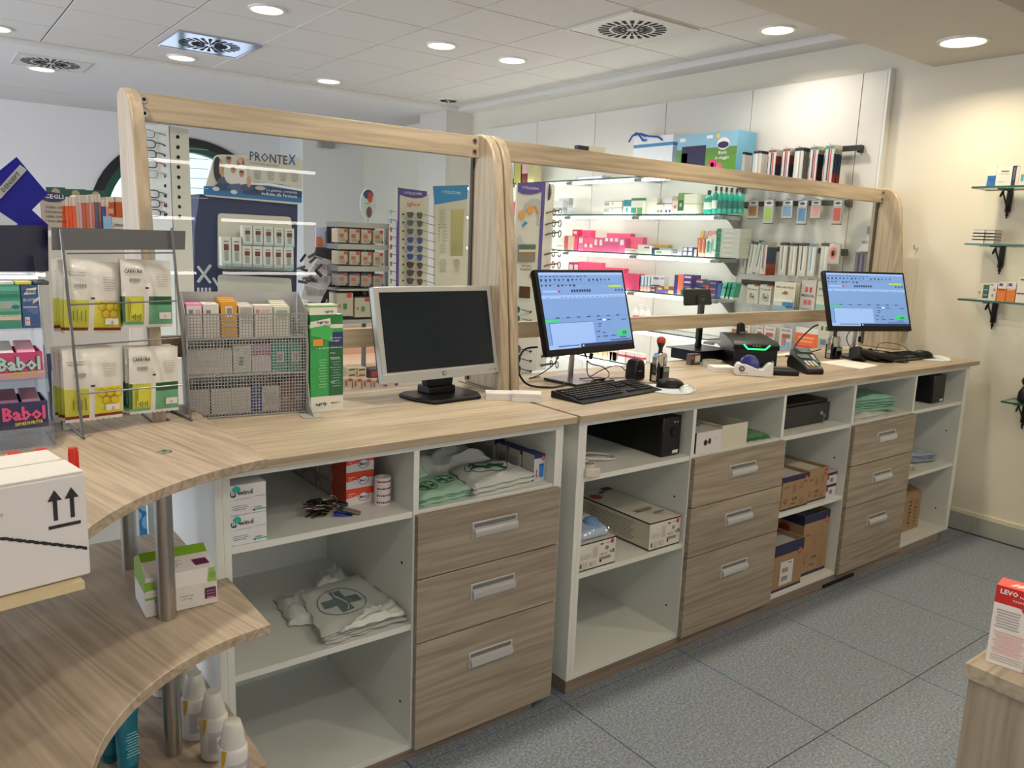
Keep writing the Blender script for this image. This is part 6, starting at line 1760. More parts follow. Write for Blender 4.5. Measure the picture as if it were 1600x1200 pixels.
# ---------------- teal tubes bottom left
TEALT = mat('teal foil tube', '0f7a94', .22, var=.06, coat=.5)
for k, (px, py, hh, rz) in enumerate(((206, 1215, .15, 12), (180, 1200, .17, -10), (160, 1192, .155, 5), (192, 1165, .14, 25))):
    q = at(px, py, z=.375)
    t = thing('cream_tube', 'teal cream tube standing on the bottom curved shelf, %s' % ('front one with white printing', 'behind the front one', 'leftmost one', 'rear one')[k], 'tube', (q.x, q.y + .03 + .01 * k, .3755), R_(rz), 'teal cream tubes')
    n = 20; b = MB(); vs = []; fs = []
    for j, (f, z_) in enumerate(((1, .02), (1, .05), (.75, .09), (.4, .12), (.08, hh - .012), (.03, hh))):
        for i in range(n):
            a = 2 * PI * i / n
            vs.append(((.021 + .007 * (1 - f)) * math.cos(a), .021 * f * math.sin(a), z_))
    for j in range(5):
        for i in range(n):
            i2 = (i + 1) % n
            fs.append((j * n + i, j * n + i2, (j + 1) * n + i2, (j + 1) * n + i))
    fs += [tuple(range(n - 1, -1, -1)), tuple(5 * n + i for i in range(n))]
    b.add(vs, fs, TEALT).build('tube_body', t)
    MB().lathe([(.019, 0), (.0205, .020)], C('0c5c74', .3), 20).build('cap', t)
    if k == 0:
        m = MB()
        for i in range(9): m.rect((.002, -.0215 + .0013 * (9 - i) * 0 - .001 + .0016 * i * 0 - .0002, .045 + i * .0065), Vector((1, 0, 0)), Vector((0, .22, 1)).normalized(), .028 - .004 * (i % 3), .0018, C('8cc4d0'))
        m.build('print', t)
# ================================================================ equipment on the worktops
ZW = WT + .0005
def monitor(name, label, c, yaw, tilt, W, H, bez, frame, scr, depth, builder=None, bot=None):
    t = thing('monitor', label, 'monitor', (c[0], c[1], WT), R_(yaw))
    X2 = Matrix.Translation((0, 0, c[2] - WT)) @ Matrix.Rotation(-R_(tilt), 4, 'X')
    bot = bot or bez
    hs = MB(X2)
    hs.box(-W / 2, W / 2, 0, depth * .5, -H / 2, H / 2, frame)
    hs.prism([(-W * .5 + .004, -H * .5 + .004), (W * .5 - .004, -H * .5 + .004), (W * .5 - .004, H * .5 - .004), (-W * .5 + .004, H * .5 - .004)], 'y', depth * .5, depth * .72, BLACKM)
    hs.prism([(-W * .34, -H * .38), (W * .34, -H * .38), (W * .34, H * .30), (-W * .34, H * .30)], 'y', depth * .72, depth, BLACKM)
    hs.build('housing', t, bevel=.003)
    s = MB(X2)
    s.rect((0, -.0006, (bot - bez) / 2), X, Z, W - 2 * bez, H - bez - bot, scr)
    so = s.build('display_panel', t)
    return t, X2
SILV = mat('silver monitor plastic', 'adafad', .35, .4, var=.02)
DSCR = mat('dark switched-off screen', '10181f', .16, var=.02, coat=.3)
t, X2 = monitor('monitor', 'silver-framed monitor with a dark screen on the short worktop', (.90, .455, 1.212), 4.1, 12, .49, .317, .019, SILV, DSCR, .055, bot=.036)
MB(X2).box(-.245, .245, -.0012, .004, -.1585, -.128, SILV).build('lower_bezel', t, bevel=.001)
MB(X2).lathe([(.0075, -.0030), (.0075, -.0010)], BLACK, 20, (0.0, 0, -.141), 'y').lathe([(.0056, -.0036), (.0056, -.0028)], SILV, 16, (0.0, 0, -.141), 'y').build('power_button', t)
m = MB(X2); m.text('BenQ'[:0] + 'oo', (-.165, -.0016, -.146), X, Z, .005, C('8a8c8c'), w=.012); m.rect((.205, -.0016, -.144), X, Z, .02, .0016, C('6a6c6c')); m.rect((.226, -.0016, -.144), X, Z, .004, .004, BLACK); m.build('print', t)
m = MB()
m.prism([(-.045, .035), (.055, .035), (.060, .065), (.048, .12), (-.04, .12), (-.052, .065)], 'y', -.005, .035, BLACK)
m.build('stand_neck', t, bevel=.004)
MB().prism([(-.125, -.035), (-.095, -.112), (.10, -.112), (.135, -.05), (.135, .06), (.11, .085), (-.09, .085), (-.125, .06)], 'z', .001, .014, BLACK).build('stand_foot', t, bevel=.005)
MB().box(-.05, .06, -.02, .06, .012, .040, BLACK).build('stand_collar', t, bevel=.006)
def ui(W, H, X2, t):
    """till software: toolbars, table, entry pane"""
    bl = mat('lit screen blue', '6a90cc', emit=.50)
    lt = mat('lit screen pale', '86a8e2', emit=.58); md = mat('lit screen mid', '5c80b8', emit=.5); dk = mat('lit screen ink', '20365e', emit=.3)
    gr = mat('lit screen green', '2fb46c', emit=.7); yg = mat('lit screen lime', '93b84c', emit=.7); bar_ = mat('lit task bar', '0e2244', emit=.5); wh = mat('lit screen white', 'c4d6f4', emit=.8); rd = mat('lit screen red', 'a8345c', emit=.6)
    m = MB(X2)
    x0, x1, z0, z1 = -W / 2 + .012, W / 2 - .012, -H / 2 + .024, H / 2 - .012
    w, h = x1 - x0, z1 - z0
    def r(a, b, c, d, mm):
        m.rect((x0 + w * a, -.0009 - .00004 * len(m.f) ** .5, z1 - h * b), X, Z, w * (c - a), h * (d - b), mm, 0, 1) if 0 else m.add([(x0 + w * a, -.0008 - .00002 * (len(m.f) % 40), z1 - h * d), (x0 + w * c, -.0008 - .00002 * (len(m.f) % 40), z1 - h * d), (x0 + w * c, -.0008 - .00002 * (len(m.f) % 40), z1 - h * b), (x0 + w * a, -.0008 - .00002 * (len(m.f) % 40), z1 - h * b)], [(0, 1, 2, 3)], mm)
    r(0, 0, 1, .035, lt); r(0, .155, 1, .160, md); r(0, .30, 1, .345, lt); r(0, .60, 1, .606, md)
    r(.045, .665, .545, .945, lt); r(.04, .66, .55, .665, dk); r(.04, .66, .044, .95, dk); r(.55, .66, .553, .95, md)
    r(0, .615, .16, .645, gr); r(.80, .175, .97, .205, yg); r(0, .945, .36, 1, lt); r(.36, .955, 1, 1, bar_)
    r(.83, .80, .97, .875, gr); r(.02, .235, .19, .262, lt); r(.185, .238, .215, .262, rd)
    rr = random.Random(5)
    for row, n, zz, hh in ((0, 17, .085, .034), (1, 9, .160, .030)):
        for k in range(n):
            a = .012 + k * .050 * (1 if row == 0 else .9)
            if rr.random() < .95: r(a, zz, a + rr.uniform(.012, .024), zz + hh * rr.uniform(.6, 1), dk)
            if row == 0: r(a - .004, zz + .042, a + .030, zz + .048, md)
    for k in range(12): r(.02 + k * .045, .045, .02 + k * .045 + rr.uniform(.018, .034), .056, dk)
    for k in range(8): r(.34 + k * .030, .228, .36 + k * .030, .262, dk)
    for k in range(3): r(.88 + k * .04, .23, .895 + k * .04, .262, dk)
    for k in range(18): r(.05 + k * .052, .325, .05 + k * .052 + rr.uniform(.015, .035), .337, md)
    for k in range(7): r(.12 + k * .12, .59, .16 + k * .12, .602, dk)
    for a, b, c in ((.60, .64, .66), (.72, .65, .77), (.90, .655, .96), (.60, .70, .64), (.60, .735, .63), (.57, .80, .61), (.64, .82, .67), (.64, .87, .70), (.57, .87, .60), (.74, .87, .80), (.85, .90, .93), (.72, .93, .98), (.10, .96, .34)):
        r(a, b, c, b + .010, dk)
    r(.66, .640, .70, .662, wh); r(.76, .645, .785, .662, gr)
    for k in range(8): r(.38 + k * .045, .968, .395 + k * .045, .988, wh)
    r(.0, .955, .03, .99, bar_); r(.010, .965, .020, .982, wh)
    m.text('0,00', (x0 + w * .915, -.0024, z1 - h * .862), X, Z, h * .042, dk, w=w * .055, bold=.03)
    m.build('screen_content', t)
def cable(pts, r, label, name='cable', grp=None, mm=None):
    # smooth path through the points
    P_ = [Vector(p) for p in pts]
    out = []
    for i in range(len(P_) - 1):
        p0, p1, p2, p3 = P_[max(i - 1, 0)], P_[i], P_[i + 1], P_[min(i + 2, len(P_) - 1)]
        for k in range(7):
            u = k / 7
            out.append(.5 * ((2 * p1) + (-p0 + p2) * u + (2 * p0 - 5 * p1 + 4 * p2 - p3) * u * u + (-p0 + 3 * p1 - 3 * p2 + p3) * u ** 3))
    out.append(P_[-1])
    o = MB().tube(out, r, mm or BLACK, 6).build(name)
    return tag(o, label, 'cable', grp)
for (nm, c, yaw, tilt, W, H, stem) in (('middle', (1.556, .430, 1.271), 5.1, 16, .50, .326, 0), ('right', (3.42, .325, 1.288), -21, 20, .50, .315, 1)):
    t, X2 = monitor('monitor', 'black monitor showing pale blue till software, %s' % ('beside the wooden middle post' if nm == 'middle' else 'farthest one near the right wall'), c, yaw, tilt, W, H, .012, BLACK, mat('lit screen blue', '6a90cc', emit=.50), .045, bot=.024)
    ui(W, H, X2, t)
    zc_ = c[2] - WT
    MB().tube([(0, .060, zc_ - .03), (0, .075, .012)], .011, STEEL, 14).build('stand_stem', t)
    MB(Matrix.Translation((0, 0, zc_ - .02)) @ Matrix.Rotation(-R_(tilt), 4, 'X')).box(-.03, .03, .03, .065, -.03, .03, BLACKM).build('hinge', t, bevel=.003)
    MB().box(-.10, .12, -.055, .125, .001, .012, mat('dark grey metal foot', '3c3c3e', .3, .6)).build('stand_foot', t, bevel=.002)
# ---- keyboards
def keyboard(x, y, rz, label):
    t = thing('keyboard', label, 'keyboard', (x, y, ZW), rz, 'black keyboards')
    w, d = .455, .152
    MB().prism([(-d / 2, .001), (d / 2, .001), (d / 2, .024), (d / 2 - .008, .026), (-d / 2 + .030, .010), (-d / 2, .006)], 'x', -w / 2, w / 2, BLACK).build('case', t, bevel=.002)
    kb = MB()
    sl = math.atan2(.016, d - .038)
    K2 = mat('keycap plastic', '161617', .5, var=.03, spec=.3)
    rows_ = [(15, 1, 0), (14, 1, 0), (13, 1.08, .002), (13, 1.05, .004), (12, 1.1, .008), (8, 1.2, 0)]
    for r_, (n, f, off) in enumerate(rows_):
        yy = d / 2 - .020 - r_ * .0188
        zz = .026 - (d / 2 - .008 - yy) * math.tan(sl) - .0005
        xx = -w / 2 + .012 + off
        for k in range(n):
            ww = .0185 * (4.8 if (r_ == 5 and k == 3) else f)
            kb.box(xx + .0012, xx + ww - .0012, yy - .0078, yy + .0078, zz, zz + .004, K2)
            xx += ww
        for k in range(3): 
            if r_ in (0, 1, 2, 5): kb.box(.062 + k * .0185, .078 + k * .0185, yy - .0078, yy + .0078, zz, zz + .004, K2)
        for k in range(4): 
            kb.box(.130 + k * .0185, .146 + k * .0185, yy - .0078, yy + .0078, zz, zz + .004, K2)
    o = kb.build('keys', t, smooth=False); o['kind'] = 'stuff'
    # white legends
    lg = MB(); W_ = C('b8b8ba')
    for r_ in range(1, 5):
        yy = d / 2 - .020 - r_ * .0188
        zz = .026 - (d / 2 - .008 - yy) * math.tan(sl) + .0038
        for k in range(12):
            lg.rect((-w / 2 + .019 + k * .0192 + .003 * r_, yy + .002, zz), X, Y, .003, .004, W_)
    lg.build('print', t)
    return t
keyboard(1.480, .212, R_(6.5), 'black keyboard in front of the middle monitor')
keyboard(3.60, .225, R_(-5), 'black keyboard in front of the farthest monitor')
# ---- mice and wrist-rest pads
def mouse(x, y, rz, label, z=ZW + .004):
    t = thing('mouse', label, 'mouse', (x, y, z), rz, 'black mice')
    def f(u, v):
        a = 2 * PI * u; 
        r_ = math.sin(PI / 2 * (1 - v)) ** .7 if v < 1 else 0
        return (.031 * math.cos(a) * r_, .056 * math.sin(a) * r_, .036 * (1 - (1 - v) ** 1.8) * (1 + .18 * math.sin(a) * (1 - v)) * .98 + .001)
    MB().grid(f, 24, 9, BLACK).build('shell', t)
    MB().box(-.004, .004, .022, .036, .022, .0335, BLACKM).build('wheel', t, bevel=.001)
mpm = mat('grey-white mouse pad', 'c4ccd2', .5, var=.08, vs=60)
def pad(x, y, rz, label):
    t = thing('mouse_pad', label, 'mouse pad', (x, y, ZW), rz, 'pale wrist-rest mouse pads')
    pts = [(.115 * math.cos(a) * (1.0), .095 * math.sin(a) * (1 if math.sin(a) > 0 else 1.0)) for a in [2 * PI * i / 36 for i in range(36)]]
    MB().prism(pts, 'z', 0, .0035, mpm).build('mat', t)
    def f(u, v):
        a = 2 * PI * u; r_ = math.cos(PI / 2 * v)
        return (.085 * math.cos(a) * r_, -.062 + .030 * math.sin(a) * r_, .0035 + .016 * math.sin(PI / 2 * v))
    MB().grid(f, 24, 6, mat('pearly gel rest', 'd2dade', .12, var=.05, coat=.6)).build('wrist_rest', t)
pad(1.775, .175, R_(38), 'grey-white gel mouse pad right of the middle keyboard')
mouse(1.790, .190, R_(55), 'black mouse on the pad beside the middle keyboard')
pad(3.800, .150, R_(48), 'grey-white gel mouse pad at the right end of the long worktop')
mouse(3.795, .190, R_(52), 'black mouse on the pad at the right end of the long worktop')
cable([(1.80, .24, ZW + .01), (1.78, .30, ZW + .003), (1.70, .37, ZW + .003), (1.66, .42, ZW + .003)], .0017, 'thin black mouse cable beside the middle keyboard')
cable([(3.80, .245, ZW + .012), (3.82, .33, ZW + .05), (3.74, .40, ZW + .055), (3.62, .36, ZW + .012), (3.60, .33, ZW + .03)], .0019, 'arched black mouse cable near the farthest monitor')
# ---- self-inking stamps
def stamp(x, y, rz, label):
    t = thing('stamp', label, 'stamp', (x, y, ZW), rz, 'red-knobbed date stamps')
    MB().box(-.034, .030, -.022, .022, 0, .014, BLACK).box(-.034, -.026, -.022, .022, .014, .075, BLACK).box(.022, .030, -.022, .022, .014, .06, BLACK).build('base', t, bevel=.002)
    MB().box(-.010, .034, -.027, -.004, .012, .062, mat('black glossy case', '141416', .15, coat=.5)).build('die_case', t, bevel=.003)
    MB().box(-.006, .031, -.0285, -.0272, .042, .058, mat('sage label', '6c8478', .4)).build('label', t)
    MB().prism([(-.036, .004), (-.030, .004), (-.030, .095), (-.020, .107), (.022, .107), (.030, .098), (.030, .06), (.036, .06), (.036, .100), (.026, .115), (-.024, .115), (-.036, .100)], 'y', -.012, .012, CHROME).build('yoke', t, bevel=.002)
    MB().box(-.014, .014, -.010, .010, .05, .108, CHROME).build('plunger', t, bevel=.002)
    MB().lathe([(.012, .110), (.0085, .122), (.0085, .136), (.014, .148), (.0175, .160), (.0175, .165)], mat('dark grip', '1c2624', .3), 24).build('handle', t)
    MB().lathe([(.0176, .158), (.0180, .168), (.0150, .178), (.008, .1835), (.001, .1845)], mat('red knob', 'a8342c', .3, var=.02), 24).build('knob', t)
stamp(1.870, .325, R_(8), 'chrome and black date stamp with red knob beside the middle monitor')
stamp(3.262, .395, R_(-10), 'chrome and black date stamp with red knob left of the farthest monitor')
# ---- hand scanners
def scanner(x, y, rz, label, lying):
    t = thing('barcode_scanner', label, 'scanner', (x, y, ZW), rz, 'black barcode scanners')
    gl_ = mat('scanner black', '0d0d0e', .36, var=.03, spec=.35)
    if not lying:
        MB().prism([(-.034, 0), (.034, 0), (.037, .012), (.033, .062), (.022, .082), (0, .088), (-.022, .082), (-.033, .062), (-.037, .012)], 'y', -.030, .022, gl_).build('head', t, bevel=.008)
        MB().tube([(.02, .02, .045), (.055, .05, .035), (.085, .085, .018)], .017, gl_, 12).build('handle', t)
        m = MB(); m.rect((-.004, -.0385 + .0075, .040), X, Z, .024, .0035, C('8c8c90')); m.build('print', t)
    else:
        MB().tube([(-.075, .01, .045), (-.045, .0, .05), (.02, -.01, .035), (.105, -.02, .020)], .0185, gl_, 12).build('handle', t)
        MB().prism([(-.040, .003), (.040, .003), (.036, .066), (-.036, .066)], 'y', -.030, .030, gl_).build('head', t, bevel=.008)
        for o in t.children:
            if o.name.startswith('head'):
                o.rotation_euler = (R_(-18), R_(22), R_(30)); o.location = (-.072, -.005, .004)
scanner(1.800, .395, R_(8), 'black barcode scanner standing by the chrome stamp, middle monitor side', False)
scanner(3.345, .235, R_(-32), 'black barcode scanner lying before the farthest monitor', True)
# ---- stacks of white cards
def cards(x, y, rz, w, d, n, label, hh=.0055):
    for k in range(n):
        o = MB().box(-w / 2, w / 2, -d / 2, d / 2, 0, hh * .93, C('dcdad8')).build('card_block', loc=(x + rnd.uniform(-.001, .001), y + rnd.uniform(-.001, .001), ZW + k * hh), rz=rz + rnd.uniform(-.02, .02), bevel=.0004)
        tag(o, '%s, %s from the bottom' % (label, ORD[k]), 'card block', label)
cards(1.075, .330, R_(-33), .105, .062, 3, 'white paper block in the rear pile at the worktop joint', .0080)
cards(1.138, .262, R_(-38), .098, .064, 4, 'white paper block in the front pile at the worktop joint', .0072)
cards(2.345, .385, R_(-30), .10, .08, 3, 'white paper block beside the tape dispenser', .0075)
# ---- small card box, tape roll, blue-white tape dispenser
t = tag(MB().bands(.062, .03, .050, [(1, C('3c2c28'))], mtop=C('55504a'), mside=C('504a46')).build('blade_box', loc=(2.372, .555, ZW), rz=R_(-6)), 'small dark box with red corner beside the upright screen stand', 'box')
m = MB().rect((-.021, -.0008, .034), X, Z, .018, .016, C('b83c34')).rect((.010, -.0010, .026), X, Z, .034, .036, C('a8a8a4')).rect((.010, -.0014, .028), X, Z, .026, .024, C('bcbcb6'))
for k in range(3): m.rect((.0 + k * .010, -.0018, .012), X, Z, .005, .004, C('2a2a2a'))
m.build('print', t)
t = thing('tape_roll', 'upright clear tape roll lying flat beside the small dark box', 'tape roll', (2.405, .485, ZW))
MB().lathe([(.030, .0), (.046, 0), (.046, .030), (.030, .030), (.030, 0)], mat('glossy clear tape', 'a8a898', .12, var=.04, coat=.8), 36, cap=False).build('tape', t)
MB().lathe([(.028, .001), (.030, .001), (.030, .029), (.028, .029), (.028, .001)], C('b0a488'), 30, cap=False).build('core', t)
t = thing('tape_dispenser', 'white tape dispenser with a dark blue roll and round emblem', 'tape dispenser', (2.372, .235, ZW), R_(-50))
prof = [(-.075, .0), (.078, .0), (.082, .010), (.080, .060), (.062, .062), (.050, .050), (.036, .032), (.016, .034), (-.030, .050), (-.070, .056), (-.082, .040), (-.082, .012)]
MB().prism(prof, 'y', -.026, .026, mat('glossy white plastic', 'd4d4d8', .15, var=.01, coat=.5)).build('body', t, bevel=.004)
rl = MB()
n = 30
rl.lathe([(.037, -.0235), (.040, -.022), (.040, .022), (.037, .0235)], mat('dark blue roll cover', '26307c', .25, var=.03, coat=.3), 36, (-.018, 0, .048), 'y')
rl.build('blue_roll', t)
m = MB(); m.disc((-.050, -.0268, .030), X, Z, .0125, .0125, C('22242e'), 24, .62); m.disc((-.050, -.0268, .030), X, Z, .006, .006, C('22242e'), 16, .5); m.rect((-.040, -.0268, .012), X, Z, .036, .002, C('6a6c7c')); m.build('print', t)
MB().box(.074, .082, -.022, .022, .058, .066, STEEL).build('cutter', t)
# ---- customer display on a tall stand
t = thing('display_stand', 'black tablet-like display on a tall black stand, seen from behind', 'customer display', (2.545, .690, ZW), R_(0))
MB().box(-.095, .095, -.09, .09, 0, .050, BLACKM).build('foot_box', t, bevel=.004)
MB().box(-.120, .125, -.105, .10, .0505, .055, BLACK).build('foot_plate', t, bevel=.001)
MB().box(-.016, .016, -.010, .010, .055, .30, mat('black glossy case', '')).build('pole', t, bevel=.003)
Xt = Matrix.Translation((-.01, 0, .302)) @ Matrix.Rotation(R_(-12), 4, 'X')
MB(Xt).box(-.100, .100, .012, .028, -.036, .042, BLACKM).build('tablet', t, bevel=.006)
MB(Xt).box(-.022, .022, -.006, .012, -.036, .010, BLACK).build('bracket', t, bevel=.002)
MB(Xt).box(-.08, .08, .013, .026, .0421, .0435, C('d8d8d8')).build('lit_edge', t)
# ---- receipt printer
t = thing('receipt_printer', 'black receipt printer with a glowing green indicator', 'printer', (2.630, .455, ZW), R_(-38))
PB = mat('printer black', '070708', .34, var=.03, spec=.3)
MB().box(-.10, .10, -.12, .15, 0, .112, PB).build('body', t, bevel=.006)
MB().prism([(-.124, .085), (.152, .100), (.152, .135), (-.10, .122), (-.126, .108)], 'x', -.106, .106, PB).build('lid', t, bevel=.004)
m = MB()
for a, b in (((-.060, .110), (-.040, .090)), ((-.040, .090), (.040, .090)), ((.040, .090), (.060, .110))):
    m.tube([(a[0], -.1265, a[1]), (b[0], -.1265, b[1])], .0035, mat('green indicator light', '22e07a', emit=3.0), 6)
m.build('indicator_light', t)
for k in range(3): MB().box(-.018 + k * .014, -.012 + k * .014, -.1275, -.1255, .102, .107, C('8a8a86')).build('button', t)
# upright handset behind the printer
t = thing('cordless_handset', 'black cordless handset standing behind the receipt printer', 'phone', (2.715, .560, ZW), R_(-20))
MB().box(-.035, .035, -.03, .04, 0, .03, BLACK).build('cradle', t, bevel=.004)
MB(Matrix.Translation((0, 0, .02)) @ Matrix.Rotation(R_(-8), 4, 'X')).prism([(-.022, 0), (.022, 0), (.024, .10), (.018, .160), (.0, .168), (-.018, .160), (-.024, .10)], 'y', -.010, .012, BLACKM).build('handset', t, bevel=.006)
MB(Matrix.Translation((0, 0, .02)) @ Matrix.Rotation(R_(-8), 4, 'X')).box(-.014, .014, -.0125, -.0105, .06, .12, C('6a6c70')).build('keypad', t)
# ---- card terminals
def terminal(x, y, rz, label, z=ZW):
    t = thing('card_terminal', label, 'card terminal', (x, y, z), rz)
    G_ = mat('terminal dark plastic', '17191b', .4, var=.04, spec=.3)
    MB().prism([(-.095, 0), (.085, 0), (.095, .030), (.085, .062), (.05, .072), (-.02, .052), (-.085, .030), (-.097, .018)], 'x', -.042, .042, G_).build('body', t, bevel=.006)
    a, b = Vector((0, -.085, .0315)), Vector((0, -.020, .0535))
    d = (b - a).normalized(); nn = Vector((0, -d.z, d.y))
    kp = MB()
    for r_ in range(4):
        for c in range(3):
            q = a + d * (.010 + r_ * .0145) + X * (-.019 + c * .019) + nn * .0008
            col = ('c8c8c4', 'c8c8c4', 'c8c8c4')[c] if r_ else ('b04a40', 'c8b050', '58a868')[c]
            kp2 = MB()
            p = [q - X * .0062 - d * .0045, q + X * .0062 - d * .0045, q + X * .0062 + d * .0045, q - X * .0062 + d * .0045]
            kp2.add(p + [v + nn * .002 for v in p], [(3, 2, 1, 0), (4, 5, 6, 7), (0, 1, 5, 4), (1, 2, 6, 5), (2, 3, 7, 6), (3, 0, 4, 7)], C(col))
            kp2.build('key', t)
    s = Vector((0, .020, .0655)); d2 = Vector((0, .07, .020)).normalized(); n2 = Vector((0, -d2.z, d2.y))
    MB().rect(s + n2 * .0015, X, d2, .052, .045, mat('terminal screen', '56655c', .15, coat=.4)).build('screen', t)
    return t
terminal(2.715, .205, R_(-28), 'dark card terminal with pale keys, on the long worktop')
terminal(2.905, .330, R_(-35), 'second dark card terminal behind the first one')
t = thing('card_reader_base', 'flat black base with a grey slot next to the tape dispenser', 'reader', (2.535, .205, ZW), R_(-40))
MB().box(-.065, .065, -.05, .06, 0, .022, BLACKM).build('base', t, bevel=.005)
MB().box(-.045, .045, .010, .050, .0221, .026, C('3c3e40')).build('slot_cover', t, bevel=.001)
# ---- papers
def paper(pts, z, label, n=1):
    for k in range(n):
        b = MB(); P_ = [Vector((p[0] + .002 * k, p[1] + .0015 * k)) for p in pts]
        o = b.prism([(p.x, p.y) for p in P_], 'z', z + k * .0012, z + k * .0012 + .0008, C('e6e2dc')).build('paper_sheet')
        tag(o, label if n == 1 else '%s, %s from the bottom' % (label, ORD[k]), 'paper', label if n > 1 else None)
paper([(3.035, .335), (3.030, .105), (3.235, .135), (3.265, .325)], ZW, 'white paper sheet in the pile before the lying scanner', 3)
paper([(3.02, .60), (3.10, .52), (3.26, .56), (3.22, .62)], ZW, 'cream paper sheet under the lower screen rail', 2)
paper([(.845, .56), (.80, .50), (.86, .47), (.95, .55)], ZW, 'grey paper slip beneath the silver monitor foot')
# ---- loose cables by the middle monitor
cb = [
    ([(1.37, .50, 1.13), (1.31, .50, 1.125), (1.275, .49, 1.09), (1.262, .47, 1.04), (1.285, .44, 1.0), (1.35, .40, ZW + .004), (1.42, .40, ZW + .006), (1.45, .43, ZW + .012)], .0042, 'thick black cable looping left of the middle monitor'),
    ([(1.50, .52, 1.14), (1.50, .54, 1.06), (1.44, .56, 1.01), (1.40, .58, ZW + .005), (1.47, .60, ZW + .004)], .0022, 'thin black cable hanging behind the middle monitor stem'),
    ([(1.60, .50, 1.13), (1.63, .50, 1.07), (1.60, .46, 1.02), (1.58, .40, ZW + .018), (1.60, .36, ZW + .016)], .0024, 'black cable dropping right of the middle monitor stem'),
    ([(1.62, .52, 1.12), (1.66, .52, 1.05), (1.72, .50, 1.03), (1.76, .50, 1.0), (1.70, .46, ZW + .004), (1.60, .48, ZW + .005)], .0022, 'black cable arching towards the scanner'),
    ([(1.60, .44, ZW + .02), (1.66, .44, 1.03), (1.74, .43, 1.045), (1.79, .42, 1.01), (1.80, .40, 1.0)], .0020, 'thin scanner cable arching over the worktop'),
    ([(1.55, .45, ZW + .014), (1.62, .42, ZW + .018), (1.70, .45, ZW + .004), (1.78, .43, ZW + .004)], .0020, 'thin black cable lying behind the middle keyboard'),
    ([(1.53, .36, ZW + .018), (1.57, .34, ZW + .03), (1.60, .36, ZW + .022), (1.56, .37, ZW + .020), (1.54, .35, ZW + .026), (1.58, .335, ZW + .032)], .0030, 'small tied cable bundle on the foot of the middle monitor'),
    ([(3.22, .47, 1.155), (3.18, .48, 1.14), (3.10, .50, 1.07), (3.04, .50, 1.0), (3.02, .48, ZW + .004)], .0042, 'thick black cable running down left of the farthest monitor'),
    ([(3.24, .45, 1.03), (3.15, .50, 1.0), (3.06, .54, ZW + .004)], .0030, 'black cable lying left of the farthest chrome stamp'),
    ([(3.43, .40, 1.14), (3.42, .42, 1.08), (3.47, .40, 1.02), (3.54, .34, 1.03), (3.52, .36, ZW + .03)], .0024, 'thin black cable below the farthest monitor'),
    ([(3.48, .40, 1.14), (3.50, .42, 1.08), (3.46, .38, 1.03), (3.52, .30, ZW + .04), (3.56, .20, ZW + .03), (3.50, .12, ZW + .004), (3.40, .18, ZW + .006)], .0030, 'black cable looping across the farthest keyboard'),
]
for p, r_, lb in cb: cable(p, r_, lb)
tag(MB().tube([(1.655, .50, 1.09), (1.650, .50, 1.065)], .0075, BLACKM, 8).build('ferrite_bead'), 'black ferrite bead on a cable below the middle monitor', 'cable bead')
tag(MB().tube([(3.515, .40, 1.09), (3.515, .40, 1.06)], .0075, BLACKM, 8).build('ferrite_bead'), 'black ferrite bead on a cable below the farthest monitor', 'cable bead')
# white hanging card pack on the right wall behind the end post
q = at(1418, 430, x=XW - .02)
o = MB().box(-.012, .012, -.045, .045, -.40, .0, C('dcd8cc')).build('hanging_card', loc=(XW - .02, q.y + .0, q.z + .10)); tag(o, 'pale card hanging on the right wall beside the end post', 'card')
tag(MB().tube([(XW - .001, q.y - .03, q.z + .16), (XW - .04, q.y - .03, q.z + .15), (XW - .045, q.y - .03, q.z + .175)], .003, CHROME, 6).build('wall_hook'), 'small wire hook on the right wall beside the end post', 'hook')

# ================================================================ glass shelves with scrolled iron brackets on the right wall
IRON = mat('black wrought iron', '1c1814', .45, .5, var=.05)
GS = []
for k, (z, y1) in enumerate(((1.896, .135), (1.603, .132), (1.309, .129), (.798, -.155))):
    t = thing('glass_shelf', ('topmost', 'second', 'third', 'lowest')[k] + ' green-edged glass shelf on a scrolled iron bracket', 'shelf', (XW, 0, z), 0, 'green-edged glass shelves on the right wall')
    y0_ = -.62 if k < 3 else -.70
    MB().box(-.175, -.002, y0_, y1, -.010, 0, [SHELFG, SHELFG, GLASSEDGE, GLASSEDGE, GLASSEDGE, GLASSEDGE]).build('glass_plate', t)
    for yb3 in (y1 - .125 if k < 3 else y1 - .06, y0_ + .10):
        b = MB()
        b.box(-.016, -.001, yb3 - .012, yb3 + .012, -.125, -.011, IRON)
        b.box(-.150, -.001, yb3 - .008, yb3 + .008, -.0165, -.0105, IRON)
        sc = []
        for i in range(26):
            f = i / 25
            if f < .55:
                g_ = f / .55; sc.append((-.018 - .075 * g_, yb3, -.118 + .085 * g_ ** .8))
            else:
                g_ = (f - .55) / .45; a = PI * .1 + g_ * PI * 1.9; rr = .020 * (1 - .5 * g_)
                sc.append((-.110 + rr * math.cos(-a + .8) * 1.0, yb3, -.038 + rr * math.sin(a + .3)))
        b.tube(sc, .0042, IRON, 6)
        b.tube([(-.012 + .010 * math.cos(a), yb3, -.136 + .010 * math.sin(a)) for a in [2 * PI * i / 12 for i in range(12)]], .004, IRON, 6, closed=True)
        b.lathe([(.001, -.160), (.005, -.154), (.003, -.147)], IRON, 8, (-.012, yb3, 0))
        b.build('iron_bracket', t)
